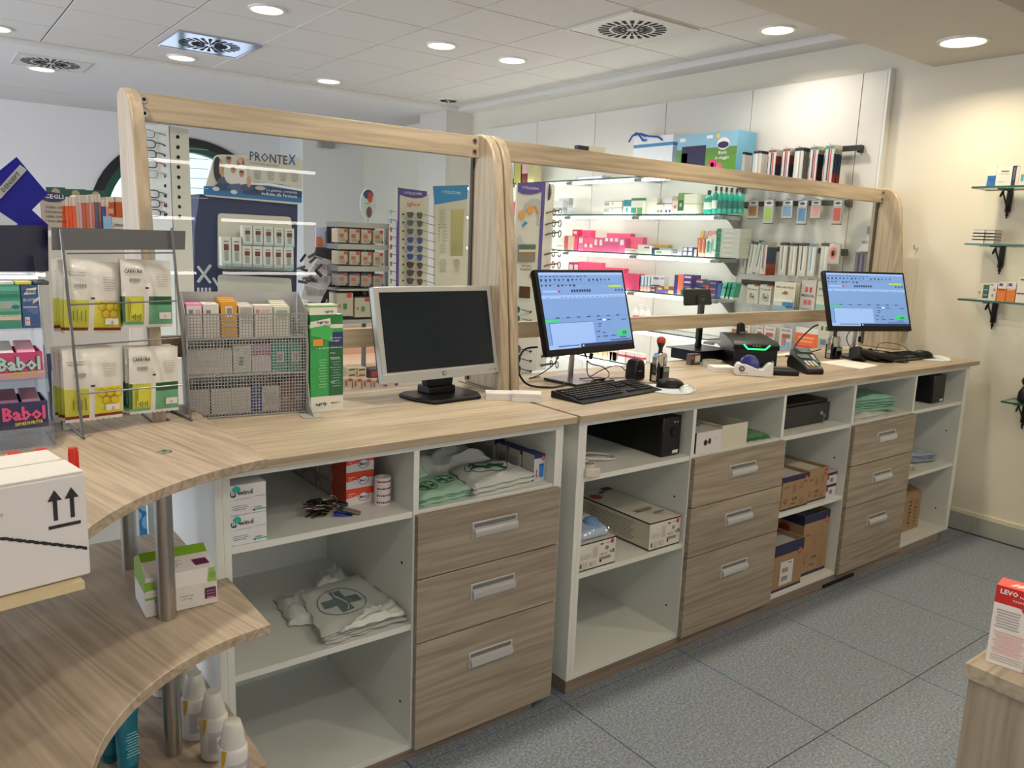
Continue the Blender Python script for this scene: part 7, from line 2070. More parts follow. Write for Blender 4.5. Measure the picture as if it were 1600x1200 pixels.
def gbox(k, px0, px1, pyt, label, bs, d=.05, face=None, dx=.03, name='medicine_carton', group=None):
    z = (1.896, 1.603, 1.309, .798)[k] + .0005
    x = XW - .175 + dx
    ya, yb = y_on(px0, x, z, 450), y_on(px1, x, z, 450)
    h = z_on((px0 + px1) / 2, pyt, x) - z; w = ya - yb
    b = MB().bands(w * .97, d, h, [(f, C(c)) for f, c in bs])
    if face:
        for (fx, fz, fw, fh, c) in face: b.rect((-w / 2 + fx * w, -.0006 - .0001 * len(b.f), fz * h), X, Z, fw * w, fh * h, C(c))
    o = b.build(name, loc=(x, (ya + yb) / 2, z), rz=-PI / 2)
    return tag(o, label, 'carton', group)
gbox(0, 1540, 1554, 260, 'white carton with a blue corner on the topmost glass shelf', [(1, 'd6d3c8')], face=[(.55, .28, .9, .5, '1f5ca0'), (.3, .12, .5, .2, '2a70b4')])
gbox(0, 1554, 1579, 260, 'wide white carton with faint grey print on the topmost glass shelf', [(1, 'd9d6cc')], dx=.025, face=[(.55, .75, .5, .05, '55545a'), (.5, .62, .7, .02, 'a8a6a0'), (.35, .22, .4, .02, 'a8a6a0')])
gbox(0, 1579, 1585, 259, 'slim navy carton on the topmost glass shelf', [(1, '26304c')], face=[(.5, .6, .3, .6, '6c7894')])
gbox(0, 1585, 1590, 260, 'slim white carton beside the navy one', [(1, 'd0ccc0')])
gbox(0, 1590, 1612, 255, 'white carton with blue emblem cut by the right picture edge, topmost glass shelf', [(1, 'd9d5c4')], face=[(.25, .35, .2, .3, '5c9cb4')])
for k in range(4):
    o = gbox(1, 1518, 1536 , 352, 'flat white carton in the left pile on the second glass shelf, %s from the bottom' % ORD[k], [(.8, 'd6d4cc'), (1, 'a8a4ac')], d=.09, group='flat white cartons, left pile')
    s = .24; o.scale = (1, 1, s); o.location.z += k * .0165
for k in range(4):
    o = gbox(1, 1537, 1552, 352, 'flat grey-white carton in the right pile on the second glass shelf, %s from the bottom' % ORD[k], [(.8, 'c9c7c0'), (1, '9c9a9c')], d=.09, dx=.04, group='flat grey-white cartons, right pile')
    o.scale = (1, 1, .235); o.location.z += k * .0162
gbox(2, 1526, 1534, 443, 'narrow white carton with red dot on the third glass shelf', [(1, 'd0ccbc')], face=[(.4, .45, .4, .14, 'b87c6c')])
gbox(2, 1534, 1543, 442, 'dark green-banded carton on the third glass shelf', [(.1, 'd6d2c4'), (.9, '2f5f54'), (1, 'd6d2c4')], face=[(.5, .6, .7, .06, '9cb4a8'), (.5, .3, .7, .06, '9cb4a8')])
gbox(2, 1543, 1555, 442, 'white carton with two grey rings on the third glass shelf', [(1, 'd6d3c6')], face=[(.7, .62, .24, .16, '8c8a86'), (.55, .3, .24, .16, '8c8a86'), (.3, .9, .4, .05, '55545a')])
for k in range(2):
    gbox(2, 1556 + k * 14, 1569.5 + k * 14.5, 441, 'white and orange carton on the third glass shelf, %s of the pair' % ('left' if k == 0 else 'right'), [(.68, 'd87a28'), (1, 'd9d5cc')], dx=.02, face=[(.35, .88, .4, .14, '4450a0'), (.5, .62, .8, .06, '8c3c2c' if k == 0 else 'e0b890')])
gbox(2, 1585, 1615, 433, 'larger white carton with a red circle at the right picture edge', [(1, 'dcd8cc')], dx=.02, face=[(.9, .68, .5, .42, 'd8504c'), (.3, .36, .5, .04, '4a3c3c'), (.25, .9, .2, .06, '8a4c4c')])
# black pot and papers on the lowest shelf
t = thing('hand_bell', 'black round-knobbed object standing on the lowest glass shelf', 'object', (XW - .10, -.235, .7985))
MB().lathe([(.026, 0), (.034, .01), (.030, .05), (.016, .075), (.010, .085), (.018, .095), (.024, .110), (.018, .126), (.004, .134)], BLACK, 24).build('body', t)
gbox(3, 1592, 1618, 600, 'cream carton on the lowest glass shelf behind the black knob', [(1, 'ddd6bc')], dx=.09)
# ================================================================ things in the open bays under the worktops
S1, SX2, FL, FR = .7725, .4325, .0525, .0685
def cbox(x0, x1, y, z, h, d, label, bs, name='carton', cat='carton', top=None, side=None, group=None, face=None, text=None, rz=0, parentless=True):
    w = x1 - x0
    b = MB().bands(w, d, h, [(f, C(c)) for f, c in bs], mtop=C(top) if top else None, mside=C(side) if side else None)
    o = b.build(name, loc=((x0 + x1) / 2, y, z), rz=rz)
    tag(o, label, cat, group)
    if face or text:
        m = MB()
        for q in face or []:
            if q[0] == 'O': m.disc((-w / 2 + q[1] * w, -.0008 - .00005 * len(m.f), q[2] * h), X, Z, q[3], q[4], C(q[5]), 16, q[6] if len(q) > 6 else 0)
            elif q[0] == 'top': m.rect((-w / 2 + q[1] * w, q[2] * d, h + .0006 + .0001 * len(m.f)), X, Y, q[3] * w, q[4] * d, C(q[5]))
            elif q[0] == 'topO': m.disc((-w / 2 + q[1] * w, q[2] * d, h + .0007), X, Y, q[3], q[4], C(q[5]), 18, q[6] if len(q) > 6 else 0)
            elif q[0] == 'L': m.rect((-w / 2 - .0007, q[1] * d, q[2] * h), -Y, Z, q[3] * d, q[4] * h, C(q[5]))
            elif q[0] == 'Q': m.add([(-w / 2 + a * w, -.0007 - .00005 * len(m.f), b_ * h) for a, b_ in q[1]], [tuple(range(len(q[1])))], C(q[2]))
            else: m.rect((-w / 2 + q[0] * w, -.0006 - .00005 * len(m.f), q[1] * h), X, Z, q[2] * w, q[3] * h, C(q[4]))
        for q in text or []:
            m.text(q[0], (-w / 2 + q[1] * w, -.0022, q[2] * h), X, Z, q[3], C(q[4]), q[6] if len(q) > 6 else 'CENTER', w=q[5], bold=.015)
        m.build('print', o)
    return o
# --- left cabinet, bay 1, top: two white cartons
for k in range(2):
    o = cbox(.038, .126, .012, S1 + k * .0765, .075, .05, 'white carton with a teal disc and dark wind lettering, %s of the pair' % ('lower', 'upper')[k], [(1, 'dcdde2')], group='white cartons with teal disc', side='8fb4b0',
         face=[('O', .17, .84, .0105, .0105, '1fae9c'), ('O', .09, .72, .0085, .0085, '1c3a4c'), (.80, .10, .40, .045, '22b09c'), (.66, .085, .03, .07, '1a1a1e'), (.35, .52, .5, .05, 'c4c6cc'), (.25, .30, .4, .02, '8a8c94'), (.27, .24, .44, .02, '8a8c94'), (.24, .18, .36, .02, '55575e'), (.82, .55, .3, .015, '8a8c94')],
         text=[('Bi', .10, .68, .012, 'dcdde2', .013), ('wind', .42, .67, .012, '2c3442', .036), ('VALEAS', .76, .155, .0038, '1a1a1e', .018)])
# red and white plaster cartons
for c in range(4):
    for k in range(3):
        o = cbox(.400, .486, .135 + c * .098, S1 + k * .0485, .047, .094, 'red and white plaster carton lettered Med, column %s from the front, %s' % (ORD[c], ('bottom', 'middle', 'top')[k]), [(.5, 'd9d4d2'), (1, 'd8421f')], group='red and white plaster cartons', side='9c8c88' if c else 'b8402c',
             face=[('Q', [(.0, .38), (.35, .44), (.7, .40), (1, .30), (1, .60), (0, .60)], 'd9d4d2' ), ('O', .62, .46, .017, .0125, 'e6e4e8'), ('O', .62, .46, .0172, .0128, '2c3c74', .88), ('Q', [(0, .46), (.3, .54), (.5, .52), (.3, .62), (0, .62)], 'd8421f')] if c == 0 else [('L', .5, .5, .6, .6, 'a8a4a4')],
             text=[("Med's", .62, .36, .0095, '26306c', .024), ('tamplasta', .06, .70, .0042, 'f2dcd4', .022, 'LEFT'), ('fissa', .06, .58, .0030, 'f2dcd4', .012, 'LEFT')] if c == 0 else None)
for k in range(4):
    t = thing('plaster_roll', 'white sticking-plaster spool in the small pile, %s from the bottom' % ORD[k], 'plaster roll', (.497, .105 - .001 * k, S1 + k * .0206), k * 1.3, 'white plaster spools')
    MB().lathe([(.013, 0), (.0235, 0), (.0245, .002), (.0235, .004), (.0235, .0165), (.0245, .0182), (.0235, .0202), (.013, .0202), (.012, .017), (.012, 0)], C('d9d4d4'), 32, cap=False).build('spool', t)
    MB().lathe([(.001, .004), (.0125, .004)], C('a8a4a4'), 20, cap=False).build('hub', t)
    m = MB()
    for j in range(8):
        a = R_(-150 + j * 14) - k * 1.3 + R_(60) * 0; 
        m.rect((.0239 * math.cos(a), .0239 * math.sin(a), .0105), (-math.sin(a), math.cos(a), 0), Z, .005, .0035 if j % 3 else .005, C('7c2830'))
    m.build('print', t)
# bunch of keys
KM = mat('dull key metal', '6c5c48', .35, .9, var=.1)
t = thing('key_bunch', 'bunch of worn keys with black and blue tags on the upper shelf', 'keys', (.315, .120, S1))
kr = random.Random(11)
def key(t, x, y, z, a, tilt, m_, L=.034):
    Xk = Matrix.Translation((x, y, z)) @ Matrix.Rotation(a, 4, 'Z') @ Matrix.Rotation(tilt, 4, 'Y')
    b = MB(Xk)
    b.lathe([(.004, 0), (.0125, 0), (.0125, .0024), (.004, .0024), (.004, 0)], m_, 16, cap=False)
    b.box(.011, L, -.0036, .0036, 0, .0024, m_)
    for j in range(4): b.box(L * .55 + j * .0045, L * .55 + .0025 + j * .0045, -.0048 + .001 * (j % 2), -.0028, 0, .0022, m_)
    b.build('key', t)
for i in range(22):
    key(t, kr.uniform(-.025, .025), kr.uniform(-.03, .03), .001 + i * .0013, kr.uniform(1.8, 4.6), kr.uniform(-.16, .06), kr.choice([KM, KM, STEEL, mat('brown key', '4c3226', .5)]))
for i in range(4): 
    MB(Matrix.Translation((.0 + .012 * i, .0, .022 + .004 * i)) @ Matrix.Rotation(.9 + i, 4, 'X')).lathe([(.0125, -.0008), (.0140, 0), (.0125, .0008)], STEEL, 20, cap=False).build('split_ring', t)
for (x, y, z, a, c, L_) in ((.012, -.012, .034, .6, '101114', .056), (.040, .004, .026, -.5, '101114', .050), (-.004, .006, .036, 2.2, '1a1512', .040), (.030, -.042, .006, -.35, '1a2f8c', .056), (.055, -.018, .010, -.7, '14604c', .048), (.058, -.038, .012, -.6, '6c6a64', .05)):
    MB(Matrix.Translation((x, y, z)) @ Matrix.Rotation(a, 4, 'Z') @ Matrix.Rotation(.25, 4, 'Y')).box(-.008, L_ - .008, -.011, .011, -.003, .004, C(c, .35)).build('key_tag', t, bevel=.003)
# --- folded bag stacks
BG = mat('white carrier bag film', 'ccd0cc', .32, var=.05, vs=20, bump=.6, bs=35)
GRN2 = mat('pale green bag film', 'a8ccb8', .32, var=.06, vs=20, bump=.7, bs=40)
def crumple(b, pts, z0, th, m, amp, seed, nu=18, nv=14):
    """flat folded bag: quad pts (4 xy) with wrinkled top and sides"""
    r = random.Random(seed)
    ph = [r.uniform(0, 6) for _ in range(8)]
    P_ = [Vector((p[0], p[1], 0)) for p in pts]
    def f(u, v):
        p = (P_[0] * (1 - u) + P_[1] * u) * (1 - v) + (P_[3] * (1 - u) + P_[2] * u) * v
        e = min(1, 7 * min(u, 1 - u, v, 1 - v))
        w = math.sin(9 * u + 5 * v + ph[0]) + math.sin(17 * v - 6 * u + ph[1]) * .6 + math.sin(26 * u + 11 * v + ph[2]) * .4 + abs(math.sin(7 * u - 12 * v + ph[3])) * .8
        return (p.x + .004 * math.sin(20 * v + ph[4]) * (u < .02 or u > .98), p.y + .004 * math.sin(22 * u + ph[5]) * (v < .02 or v > .98), z0 + th * e ** .5 + amp * w * e)
    b.grid(f, nu, nv, m)
    return f
def bagpile(name, label, pts, z, n, th, m, amp, seed, logo=None, group=None, cat='bag'):
    for k in range(n):
        b = MB()
        r = random.Random(seed + k)
        q = [(p[0] + r.uniform(-.006, .006), p[1] + r.uniform(-.006, .006) + (.004 if k else 0)) for p in pts]
        f = crumple(b, q, z + k * th, th * 1.05, m, amp if k == n - 1 else amp * .3, seed + k)
        o = b.build(name)
        lb = label if n == 1 else '%s, %s from the bottom' % (label, ORD[k])
        tag(o, lb, cat, group or (label if n > 1 else None))
        if k == n - 1 and logo: logo(o, f)
def cross_logo(uc, vc, s, col, ring=True, w=.30, asp=1.0):
    def L(o, f):
        c = C(col)
        m = MB()
        def P(u, v):
            p = Vector(f(uc + u * s, vc + v * s * asp)); p.z += .0022; return p
        def strip(u0, u1, v0, v1, nn=5):
            for i in range(nn):
                for j in range(nn):
                    a, b2 = u0 + (u1 - u0) * i / nn, u0 + (u1 - u0) * (i + 1) / nn
                    c2, d2 = v0 + (v1 - v0) * j / nn, v0 + (v1 - v0) * (j + 1) / nn
                    m.add([P(a, c2), P(b2, c2), P(b2, d2), P(a, d2)], [(0, 1, 2, 3)], c)
        strip(-w / 2, w / 2, -.5, .5); strip(-.5, -w / 2, -w / 2, w / 2); strip(w / 2, .5, -w / 2, w / 2)
        m.build('print', o)
        if ring:
            g = MB()
            g.tube([P(.62 * math.cos(a), .62 * math.sin(a)) for a in [2 * PI * i / 30 for i in range(30)]], .0012, c, 4, closed=True)
            g.tube([P(.09 * math.sin(5.5 * t_), -.45 + .9 * t_) + Z * .001 for t_ in [i / 16 for i in range(17)]], .0022, C('c9cdca'), 4)
            g.build('print', o)
    return L
LB_ = 'grey-cross carrier bag folded on the middle shelf'
bagpile('carrier_bag', LB_, [(.275, .010), (.528, .012), (.535, .330), (.335, .300)], SX2, 5, .0075, BG, .0016, 21, cross_logo(.42, .50, .50, '6a7a7c', asp=.9), LB_)
bagpile('carrier_bag', 'crumpled white bag handles sticking out left of the folded stack', [(.245, .170), (.345, .130), (.380, .330), (.262, .360)], SX2 + .004, 1, .018, BG, .005, 33)
bagpile('carrier_bag', 'white bag handles behind the folded stack', [(.375, .315), (.50, .30), (.520, .44), (.43, .42)], SX2 + .004, 1, .028, BG, .006, 35)
bagpile('carrier_bag', 'rumpled white bag edge on the front right of the folded stack', [(.325, .014), (.530, .006), (.532, .10), (.42, .07)], SX2 + .034, 1, .012, BG, .004, 41)
# --- left cabinet bay 2 top: green and white bags, cartons
GL_ = 'mint green paper bag with dark green crosses'
def two(o, f):
    cross_logo(.30, .42, .30, '157048', asp=1.1)(o, f); cross_logo(.72, .55, .28, '157048', asp=1.1)(o, f)
bagpile('paper_bag', GL_, [(.562, .012), (.76, .022), (.775, .20), (.600, .19)], S1, 4, .008, GRN2, .0014, 51, two, GL_)
bagpile('paper_bag', 'crumpled mint green bag behind the folded ones', [(.562, .17), (.70, .16), (.74, .38), (.575, .40)], S1 + .010, 1, .045, GRN2, .007, 57, cross_logo(.4, .4, .4, '1b6c4c', ring=False))
WL_ = 'white carrier bag with a dark green wave print'
def wave(o, f):
    m = MB(); c = C('174c3c')
    for (u0, v0) in ((.22, .60), (.50, .52)):
        for s_ in (0, .09):
            pts_ = [Vector(f(u0 + .26 * t_, v0 + s_ + .07 * math.sin(5 * t_))) + Z * .003 for t_ in [i / 12 for i in range(13)]]
            m.tube(pts_, .0040, c, 4)
    m.tube([Vector(f(.48 + .36 * math.cos(a), .60 + .26 * math.sin(a))) + Z * .002 for a in [2 * PI * i / 30 for i in range(30)]], .0011, C('2c3c3c'), 4, closed=True)
    m.build('print', o)
bagpile('carrier_bag', WL_, [(.745, .006), (1.005, .030), (1.000, .215), (.800, .21)], S1, 3, .014, BG, .004, 61, wave, WL_)
bagpile('carrier_bag', 'loose white carrier bag heaped behind the wave-print ones', [(.66, .22), (.97, .20), (.98, .46), (.72, .48)], S1 + .006, 1, .052, BG, .010, 67)
for k in range(5):
    cbox(1.006 - .003 * (k % 2), 1.050 - .003 * (k % 2), .045 + k * .071, S1, .088 - .002 * (k % 3), .062, 'navy-topped white carton in the left upper bay, %s from the front' % ORD[k], [(.86, 'c6c8ce' if k == 0 else 'a8a8a8'), (1, '20265c')], top='20265c', group='navy-topped white cartons', side='b0aea8',
         face=[('O', .80, .86, .0075, .0085, 'c8443c'), (.68, .38, .42, .48, '2f74c4'), (.68, .60, .42, .10, '1f58a8'), (.25, .3, .1, .3, 'b04a5c')] if k == 0 else [('L', .5, .45, .7, .55, '8c8a8c')], text=[('PIC', .80, .84, .004, 'f0e0dc', .009)] if k == 0 else None)
for c in range(4):
    for k in range(2):
        cbox(.95, 1.05, .38 + 0 * c, S1 + k * .058, .056, .095, 'x', [(1, 'b8b6b0')]) if False else None
for k in range(3):
    for j in range(2):
        cbox(.700 + k * .112, .808 + k * .112, .475, S1 + j * .060, .058, .095, 'red-lined white carton behind the carrier bags, %s from the left, %s' % (ORD[k], ('lower', 'upper')[j]), [(.94, 'bcbab4'), (1, '8c3c38')], group='white cartons at the back of the upper bay', face=[(.55, .55, .3, .4, '6a6c6c'), (.5, .2, .5, .1, '8a8a88')])
# --- right cabinet bay 1 top: UPS, power strip, cables
t = thing('power_supply', 'black uninterruptible power supply with a white sticker in the first bay', 'power supply', (0, 0, 0))
MB().box(1.595, 1.688, .045, .50, S1, S1 + .148, mat('matt black case', '0c0c0d', .45, var=.03)).build('case', t, bevel=.005)
MB().box(1.592, 1.691, .036, .046, S1 + .002, S1 + .150, mat('black front bezel', '101011', .35)).build('front_panel', t, bevel=.006)
MB().lathe([(.018, .0325), (.018, .036)], BLACKM, 24, (1.650, 0, S1 + .090), 'y').lathe([(.011, .031), (.012, .033)], mat('black front bezel', ''), 20, (1.650, 0, S1 + .090), 'y').build('power_button', t)
for xx in (1.652, 1.668): MB().lathe([(.0035, .034), (.0035, .036)], C('9a9c9c'), 12, (xx, 0, S1 + .128), 'y').build('indicator', t)
m = MB().rect((1.664, .0355, S1 + .016), X, Z, .030, .012, C('d4d2d4')); m.build('sticker', t)
t = thing('power_strip', 'white power strip lying at the front of the first bay', 'power strip', (1.235, .075, S1), R_(72))
PWm = mat('ivory plastic', 'd2cabf', .4, var=.02)
MB().box(-.10, .10, -.027, .027, 0, .032, PWm).build('body', t, bevel=.005)
for k in range(3):
    MB().lathe([(.019, .0322), (.019, .040), (.015, .040), (.015, .0335)], PWm, 20, (-.065 + k * .055, 0, 0)).build('socket', t)
    MB().box(-.065 + k * .055 - .010, -.065 + k * .055 + .010, -.008, .008, .036, .041, mat('grey socket face', '9a948c', .5)).build('plug_hole', t)
WCB = mat('white cable sheath', 'd0cec8', .4, var=.01)
cable([(1.27, .15, S1 + .02), (1.35, .12, S1 + .01), (1.42, .10, S1 + .006), (1.44, .15, S1 + .006), (1.38, .20, S1 + .008), (1.28, .22, S1 + .01), (1.20, .26, S1 + .02)], .0045, 'thick white cable looping in the first bay', mm=WCB)
cable([(1.20, .20, S1 + .01), (1.30, .16, S1 + .03), (1.40, .25, S1 + .015), (1.46, .30, S1 + .02), (1.44, .36, S1 + .05), (1.36, .36, S1 + .05), (1.24, .34, S1 + .03)], .0042, 'second white cable arching behind the power strip', mm=WCB)
cable([(1.19, .30, S1 + .04), (1.28, .24, S1 + .05), (1.36, .26, S1 + .06), (1.42, .33, S1 + .07)], .004, 'black cable crossing the white cables in the first bay')
cable([(1.19, .22, S1 + .012), (1.30, .25, S1 + .03), (1.38, .30, S1 + .06), (1.46, .36, S1 + .07)], .004, 'second black cable crossing the white cables in the first bay')
tag(MB().box(1.19, 1.42, .44, .57, S1, S1 + .14, BLACKM).build('black_case', bevel=.004), 'black case in the dark back of the first bay', 'case')
# --- bay 1 middle: sphygmomanometer cartons and bagged masks
def ce(x0, x1, y, z, h, d, label):
    w = x1 - x0
    o = cbox(x0, x1, y, z, h, d, label, [(.045, '1d1a26'), (.95, 'd6d3ca'), (1, '1d1a26')], name='device_carton', top='cfccbf', side='cac7b4',
         face=[('O', .90, .86, .0085, .0085, 'b83c3c'), (.2, .56, .3, .02, 'a8a6a2'), (.2, .50, .32, .02, 'a8a6a2'), (.2, .44, .28, .02, 'a8a6a2'), (.45, .60, .12, .4, 'bcbab2'), (.08, .20, .05, .16, '5c5a5a'), (.2, .18, .14, .26, 'c4c2ba'), (.34, .2, .06, .14, 'c49c98'), (.42, .2, .12, .2, 'c4c2ba'), (.72, .30, .3, .10, '8a8886'), (.60, .22, .05, .09, '1d1c1e'), (.62, .84, .08, .06, '4c4a4c'), (.78, .85, .12, .04, 'a8a6a2'), ('O', .76, .66, .0065, .0065, '2a2a2c', .6),
               ('topO', .22, .82, .026, .030, 'a8413c'), ('topO', .22, .82, .026, .030, 'd8cfc4', .93), ('topO', .52, .55, .034, .05, 'aaa89c', .96), ('top', .5, .86, .16, .05, '2a2a30'), ('top', .80, .92, .3, .08, '26242c'), ('top', .5, .28, .5, .05, '8c8a80'), ('top', .7, .16, .3, .03, '8c8a80'), ('topO', .96, .95, .004, .004, '26242c'),
               ('L', .50, .045, 1.0, .05, '1d1a26'), ('L', .5, .97, 1.0, .05, '1d1a26')] + [('L', .52, .80 - .085 * i, .66 - .05 * (i % 3), .022, '6a6860') for i in range(8)],
         text=[('CE', .90, .44, .0115, '1d1c1e', .026), ('SN SYS', .68, .42, .008, '8a8886', .03)])
    return o
ce(1.186, 1.362, .012, SX2, .098, .30, 'white device carton with CE mark under the bagged masks')
o = ce(1.535, 1.700, .014, SX2, .108, .40, 'long white device carton with CE mark and red oval on its lid')
for child in o.children: pass
t = thing('bagged_masks', 'clear bag of pale blue breathing masks on the device carton', 'bag', (1.262, .15, SX2 + .099))
MSK = mat('pale blue soft plastic', 'a4b8d2', .25, var=.08, coat=.3)
MB().prism([(-.125, .002), (.05, .002), (.06, .03), (.01, .052), (-.06, .040), (-.118, .030)], 'x', -.072, .080, MSK).build('blue_case', t, bevel=.010)
for k in range(3): MB().lathe([(.03, .03), (.026, .05), (.012, .058)], mat('darker blue soft plastic', '6c94c4', .25, var=.08), 16, (-.03 + .035 * k, .02 - .045 * k, 0)).build('blue_mask', t)
MB().box(-.070, .02, .02, .15, .004, .080, mat('darker blue soft plastic', '6c94c4', .25, var=.08)).build('blue_pouch', t, bevel=.014)
MB().lathe([(.012, .045), (.018, .050), (.012, .056)], C('2a4c9c'), 18, (-.02, -.04, 0)).build('blue_valve', t)
MB(Matrix.Translation((.035, -.03, .048)) @ Matrix.Rotation(.3, 4, 'Z')).box(-.026, .026, -.018, .018, 0, .004, C('d8d6c8')).build('paper_tag', t)
b = MB()
def f(u, v):
    x, y = -.085 + .185 * u, -.145 + .33 * v
    e = min(1, 5 * min(u, 1 - u, v, 1 - v))
    return (x, y, .002 + (.062 + .03 * v) * e ** .6 + .006 * math.sin(14 * u + 9 * v) * e + .004 * math.sin(33 * u - 20 * v) * e)
b.grid(f, 22, 24, BAG); b.build('clear_bag', t)
# --- bay 2 top: white boxes with earphones picture, green leaflet
o = cbox(1.752, 1.900, .012, S1, .078, .22, 'white earphone box with two black buds pictured', [(1, 'd8d6d8')], side='16151a', top='c8c4c0',
     face=[('O', .36, .46, .010, .012, '1a1a1e'), ('O', .52, .50, .008, .012, '1a1a1e'), (.44, .46, .08, .06, '2a2a2e'), (.76, .60, .12, .03, 'b0aeb0'), ('top', .3, .7, .4, .2, '8c8274'), ('top', .7, .5, .2, .3, 'a49c8e')])
t = thing('open_white_box', 'open white shallow box beside the earphone box', 'box', (0, 0, 0))
WCd = C('d2cebc')
for q in ((1.906, 2.062, .016, .019, S1, S1 + .088), (1.906, 2.062, .427, .430, S1, S1 + .088), (1.906, 1.909, .0195, .4265, S1, S1 + .088), (2.059, 2.062, .0195, .4265, S1, S1 + .088), (1.9095, 2.0585, .0195, .4265, S1, S1 + .003)):
    MB().box(*q, WCd).build('box_side', t)
MB().box(1.93, 2.03, .06, .36, S1 + .004, S1 + .03, C('8a8478')).build('insert', t)
bagpile('leaflet', 'green and blue glossy leaflet lying in the second bay', [(2.075, .03), (2.24, .02), (2.25, .20), (2.09, .22)], S1, 3, .006, mat('green leaflet', '5c8c5c', .3, var=.4, vs=26), .002, 73, None, 'green glossy leaflets', 'leaflet')
# --- bay 3 top: cash drawer with keys
t = thing('cash_drawer', 'black steel cash drawer with keys in its lock', 'cash drawer', (0, 0, 0))
MB().box(2.405, 2.740, .088, .50, S1 + .006, S1 + .108, mat('black steel', '0d0d0e', .4, .0)).build('case', t, bevel=.003)
MB().box(2.403, 2.742, .076, .087, S1 + .008, S1 + .094, mat('black drawer front', '242527', .38)).build('drawer_front', t, bevel=.002)
MB().lathe([(.009, .068), (.009, .076)], CHROME, 16, (2.665, 0, S1 + .050), 'y').build('lock', t)
kt = MB(); kt.lathe([(.004, -.001), (.010, 0), (.004, .001)], CHROME, 14, (2.668, .060, S1 + .046), 'x', cap=False).build('key', t)
MB(Matrix.Translation((2.668, .058, S1 + .032))).box(-.001, .001, -.003, .003, -.030, .0, CHROME).build('key', t)
MB(Matrix.Translation((2.668, .056, S1 + .046)) @ Matrix.Rotation(.9, 4, 'X')).lathe([(.011, -.001), (.012, 0), (.011, .001)], CHROME, 16, cap=False).build('key_ring', t)
for xx in (2.42, 2.72): MB().lathe([(.010, 0), (.010, .006)], BLACKM, 12, (xx, .11, S1)).build('foot', t)
# --- bay 3 middle and bottom: brown shop cartons
def brown(x0, x1, y, z, h, d, label, band=.20, bottom=.05, open_=True, ticket=False):
    w = x1 - x0
    t = thing('brown_carton', label, 'carton', (x0, y, z))
    NVb = C('22244c', .5)
    th = .004
    b = MB()
    b.box(0, w, 0, th, 0, h, CARD).box(0, w, d - th, d, 0, h, CARD).box(0, th, th, d - th, 0, h, CARD).box(w - th, w, th, d - th, 0, h, CARD).box(th, w - th, th, d - th, 0, th, CARD)
    b.build('body', t)
    p = MB()
    if band: p.quad((0, -.0008, h * (1 - band)), (w, -.0008, h * (1 - band)), (w, -.0008, h), (0, -.0008, h), NVb)
    p.quad((0, -.0008, 0), (w, -.0008, 0), (w, -.0008, h * bottom), (0, -.0008, h * bottom), NVb)
    p.disc((w * .88, -.0014, h * (1 - max(band, .12)) - .004), X, Z, .013, .016, C('b0442c'), 18)
    p.text('PIC', (w * .88, -.0018, h * (1 - max(band, .12)) - .008), X, Z, .007, C('d8a884'), w=.018, bold=.03)
    dk = C('4c3c30')
    rr = random.Random(int(x0 * 100))
    if ticket:
        p.rect((w * .48, -.0014, h * .36), X, Z, w * .42, h * .50, C('d8d6d8'))
        for j in range(2):
            for k in range(9): p.rect((w * (.34 + k * .022), -.0018, h * (.42 - j * .18)), X, Z, w * .010, h * .10, C('26242a'))
        p.rect((w * .58, -.0018, h * .56), X, Z, w * .1, h * .02, C('26242a'))
    else:
        for cx_, cz_, n_ in ((.15, .72, 0), (.45, .70, 5), (.72, .74, 4), (.15, .35, 3), (.75, .25, 5)):
            for k in range(n_): p.rect((w * cx_, -.0014, h * (cz_ - k * .05)), X, Z, w * rr.uniform(.12, .2), .0028, C('7c6248'))
        p.text('SYS', (w * .17, -.0014, h * .66), X, Z, .008, dk, w=w * .18, bold=.02)
        p.text('CE', (w * .48, -.0014, h * .26), X, Z, .013, dk, w=w * .2, bold=.02)
        p.text('DMD', (w * .45, -.0014, h * .14), X, Z, .007, dk, w=w * .2, bold=.02)
        p.rect((w * .14, -.0014, h * .22), X, Z, .006, .008, dk)
    p.build('print', t)
    # side print facing left
    s = MB()
    s.quad((-.0008, d, h * (1 - band * 1.2)), (-.0008, 0, h * (1 - band * 1.2)), (-.0008, 0, h), (-.0008, d, h), NVb)
    s.disc((-.0014, d * .2, h * .72), -Y, Z, .03, .026, C('9c3c28'), 18); s.text('PIC', (-.0018, d * .2, h * .69), -Y, Z, .016, C('2a1c1a'), w=.045, bold=.02)
    s.text('AiPAgo'[:0] + 'MERAGO', (-.0018, d * .62, h * .80), -Y, Z, .014, C('8c6a4c'), w=.10, bold=.02)
    s.build('side_print', t)
    return t, w, d, h
def filler(t, w, d, h, c, n, lab, grp):
    for k in range(n):
        ww = (w - .016) / n
        o = MB().box(0, ww - .002, 0, d - .02, 0, h * .88, C(c)).build('packed_box')
        o.location = (t.location.x + .008 + k * ww, t.location.y + .010, t.location.z + .006)
        tag(o, '%s, %s from the left' % (lab, ORD[k]), 'box', grp)
a = brown(2.350, 2.545, .020, SX2, .150, .30, 'open brown carton with navy rim, front left on the third bay shelf', band=.16)
filler(*a, 'c4c4c8', 3, 'white packet inside the left brown carton', 'white packets in the left brown carton')
a = brown(2.550, 2.705, .028, SX2, .150, .30, 'brown carton standing right of the navy-rimmed one on the shelf', band=0.001)
filler(*a, 'cfccc0', 2, 'white packet inside the right brown carton', 'white packets in the right brown carton')
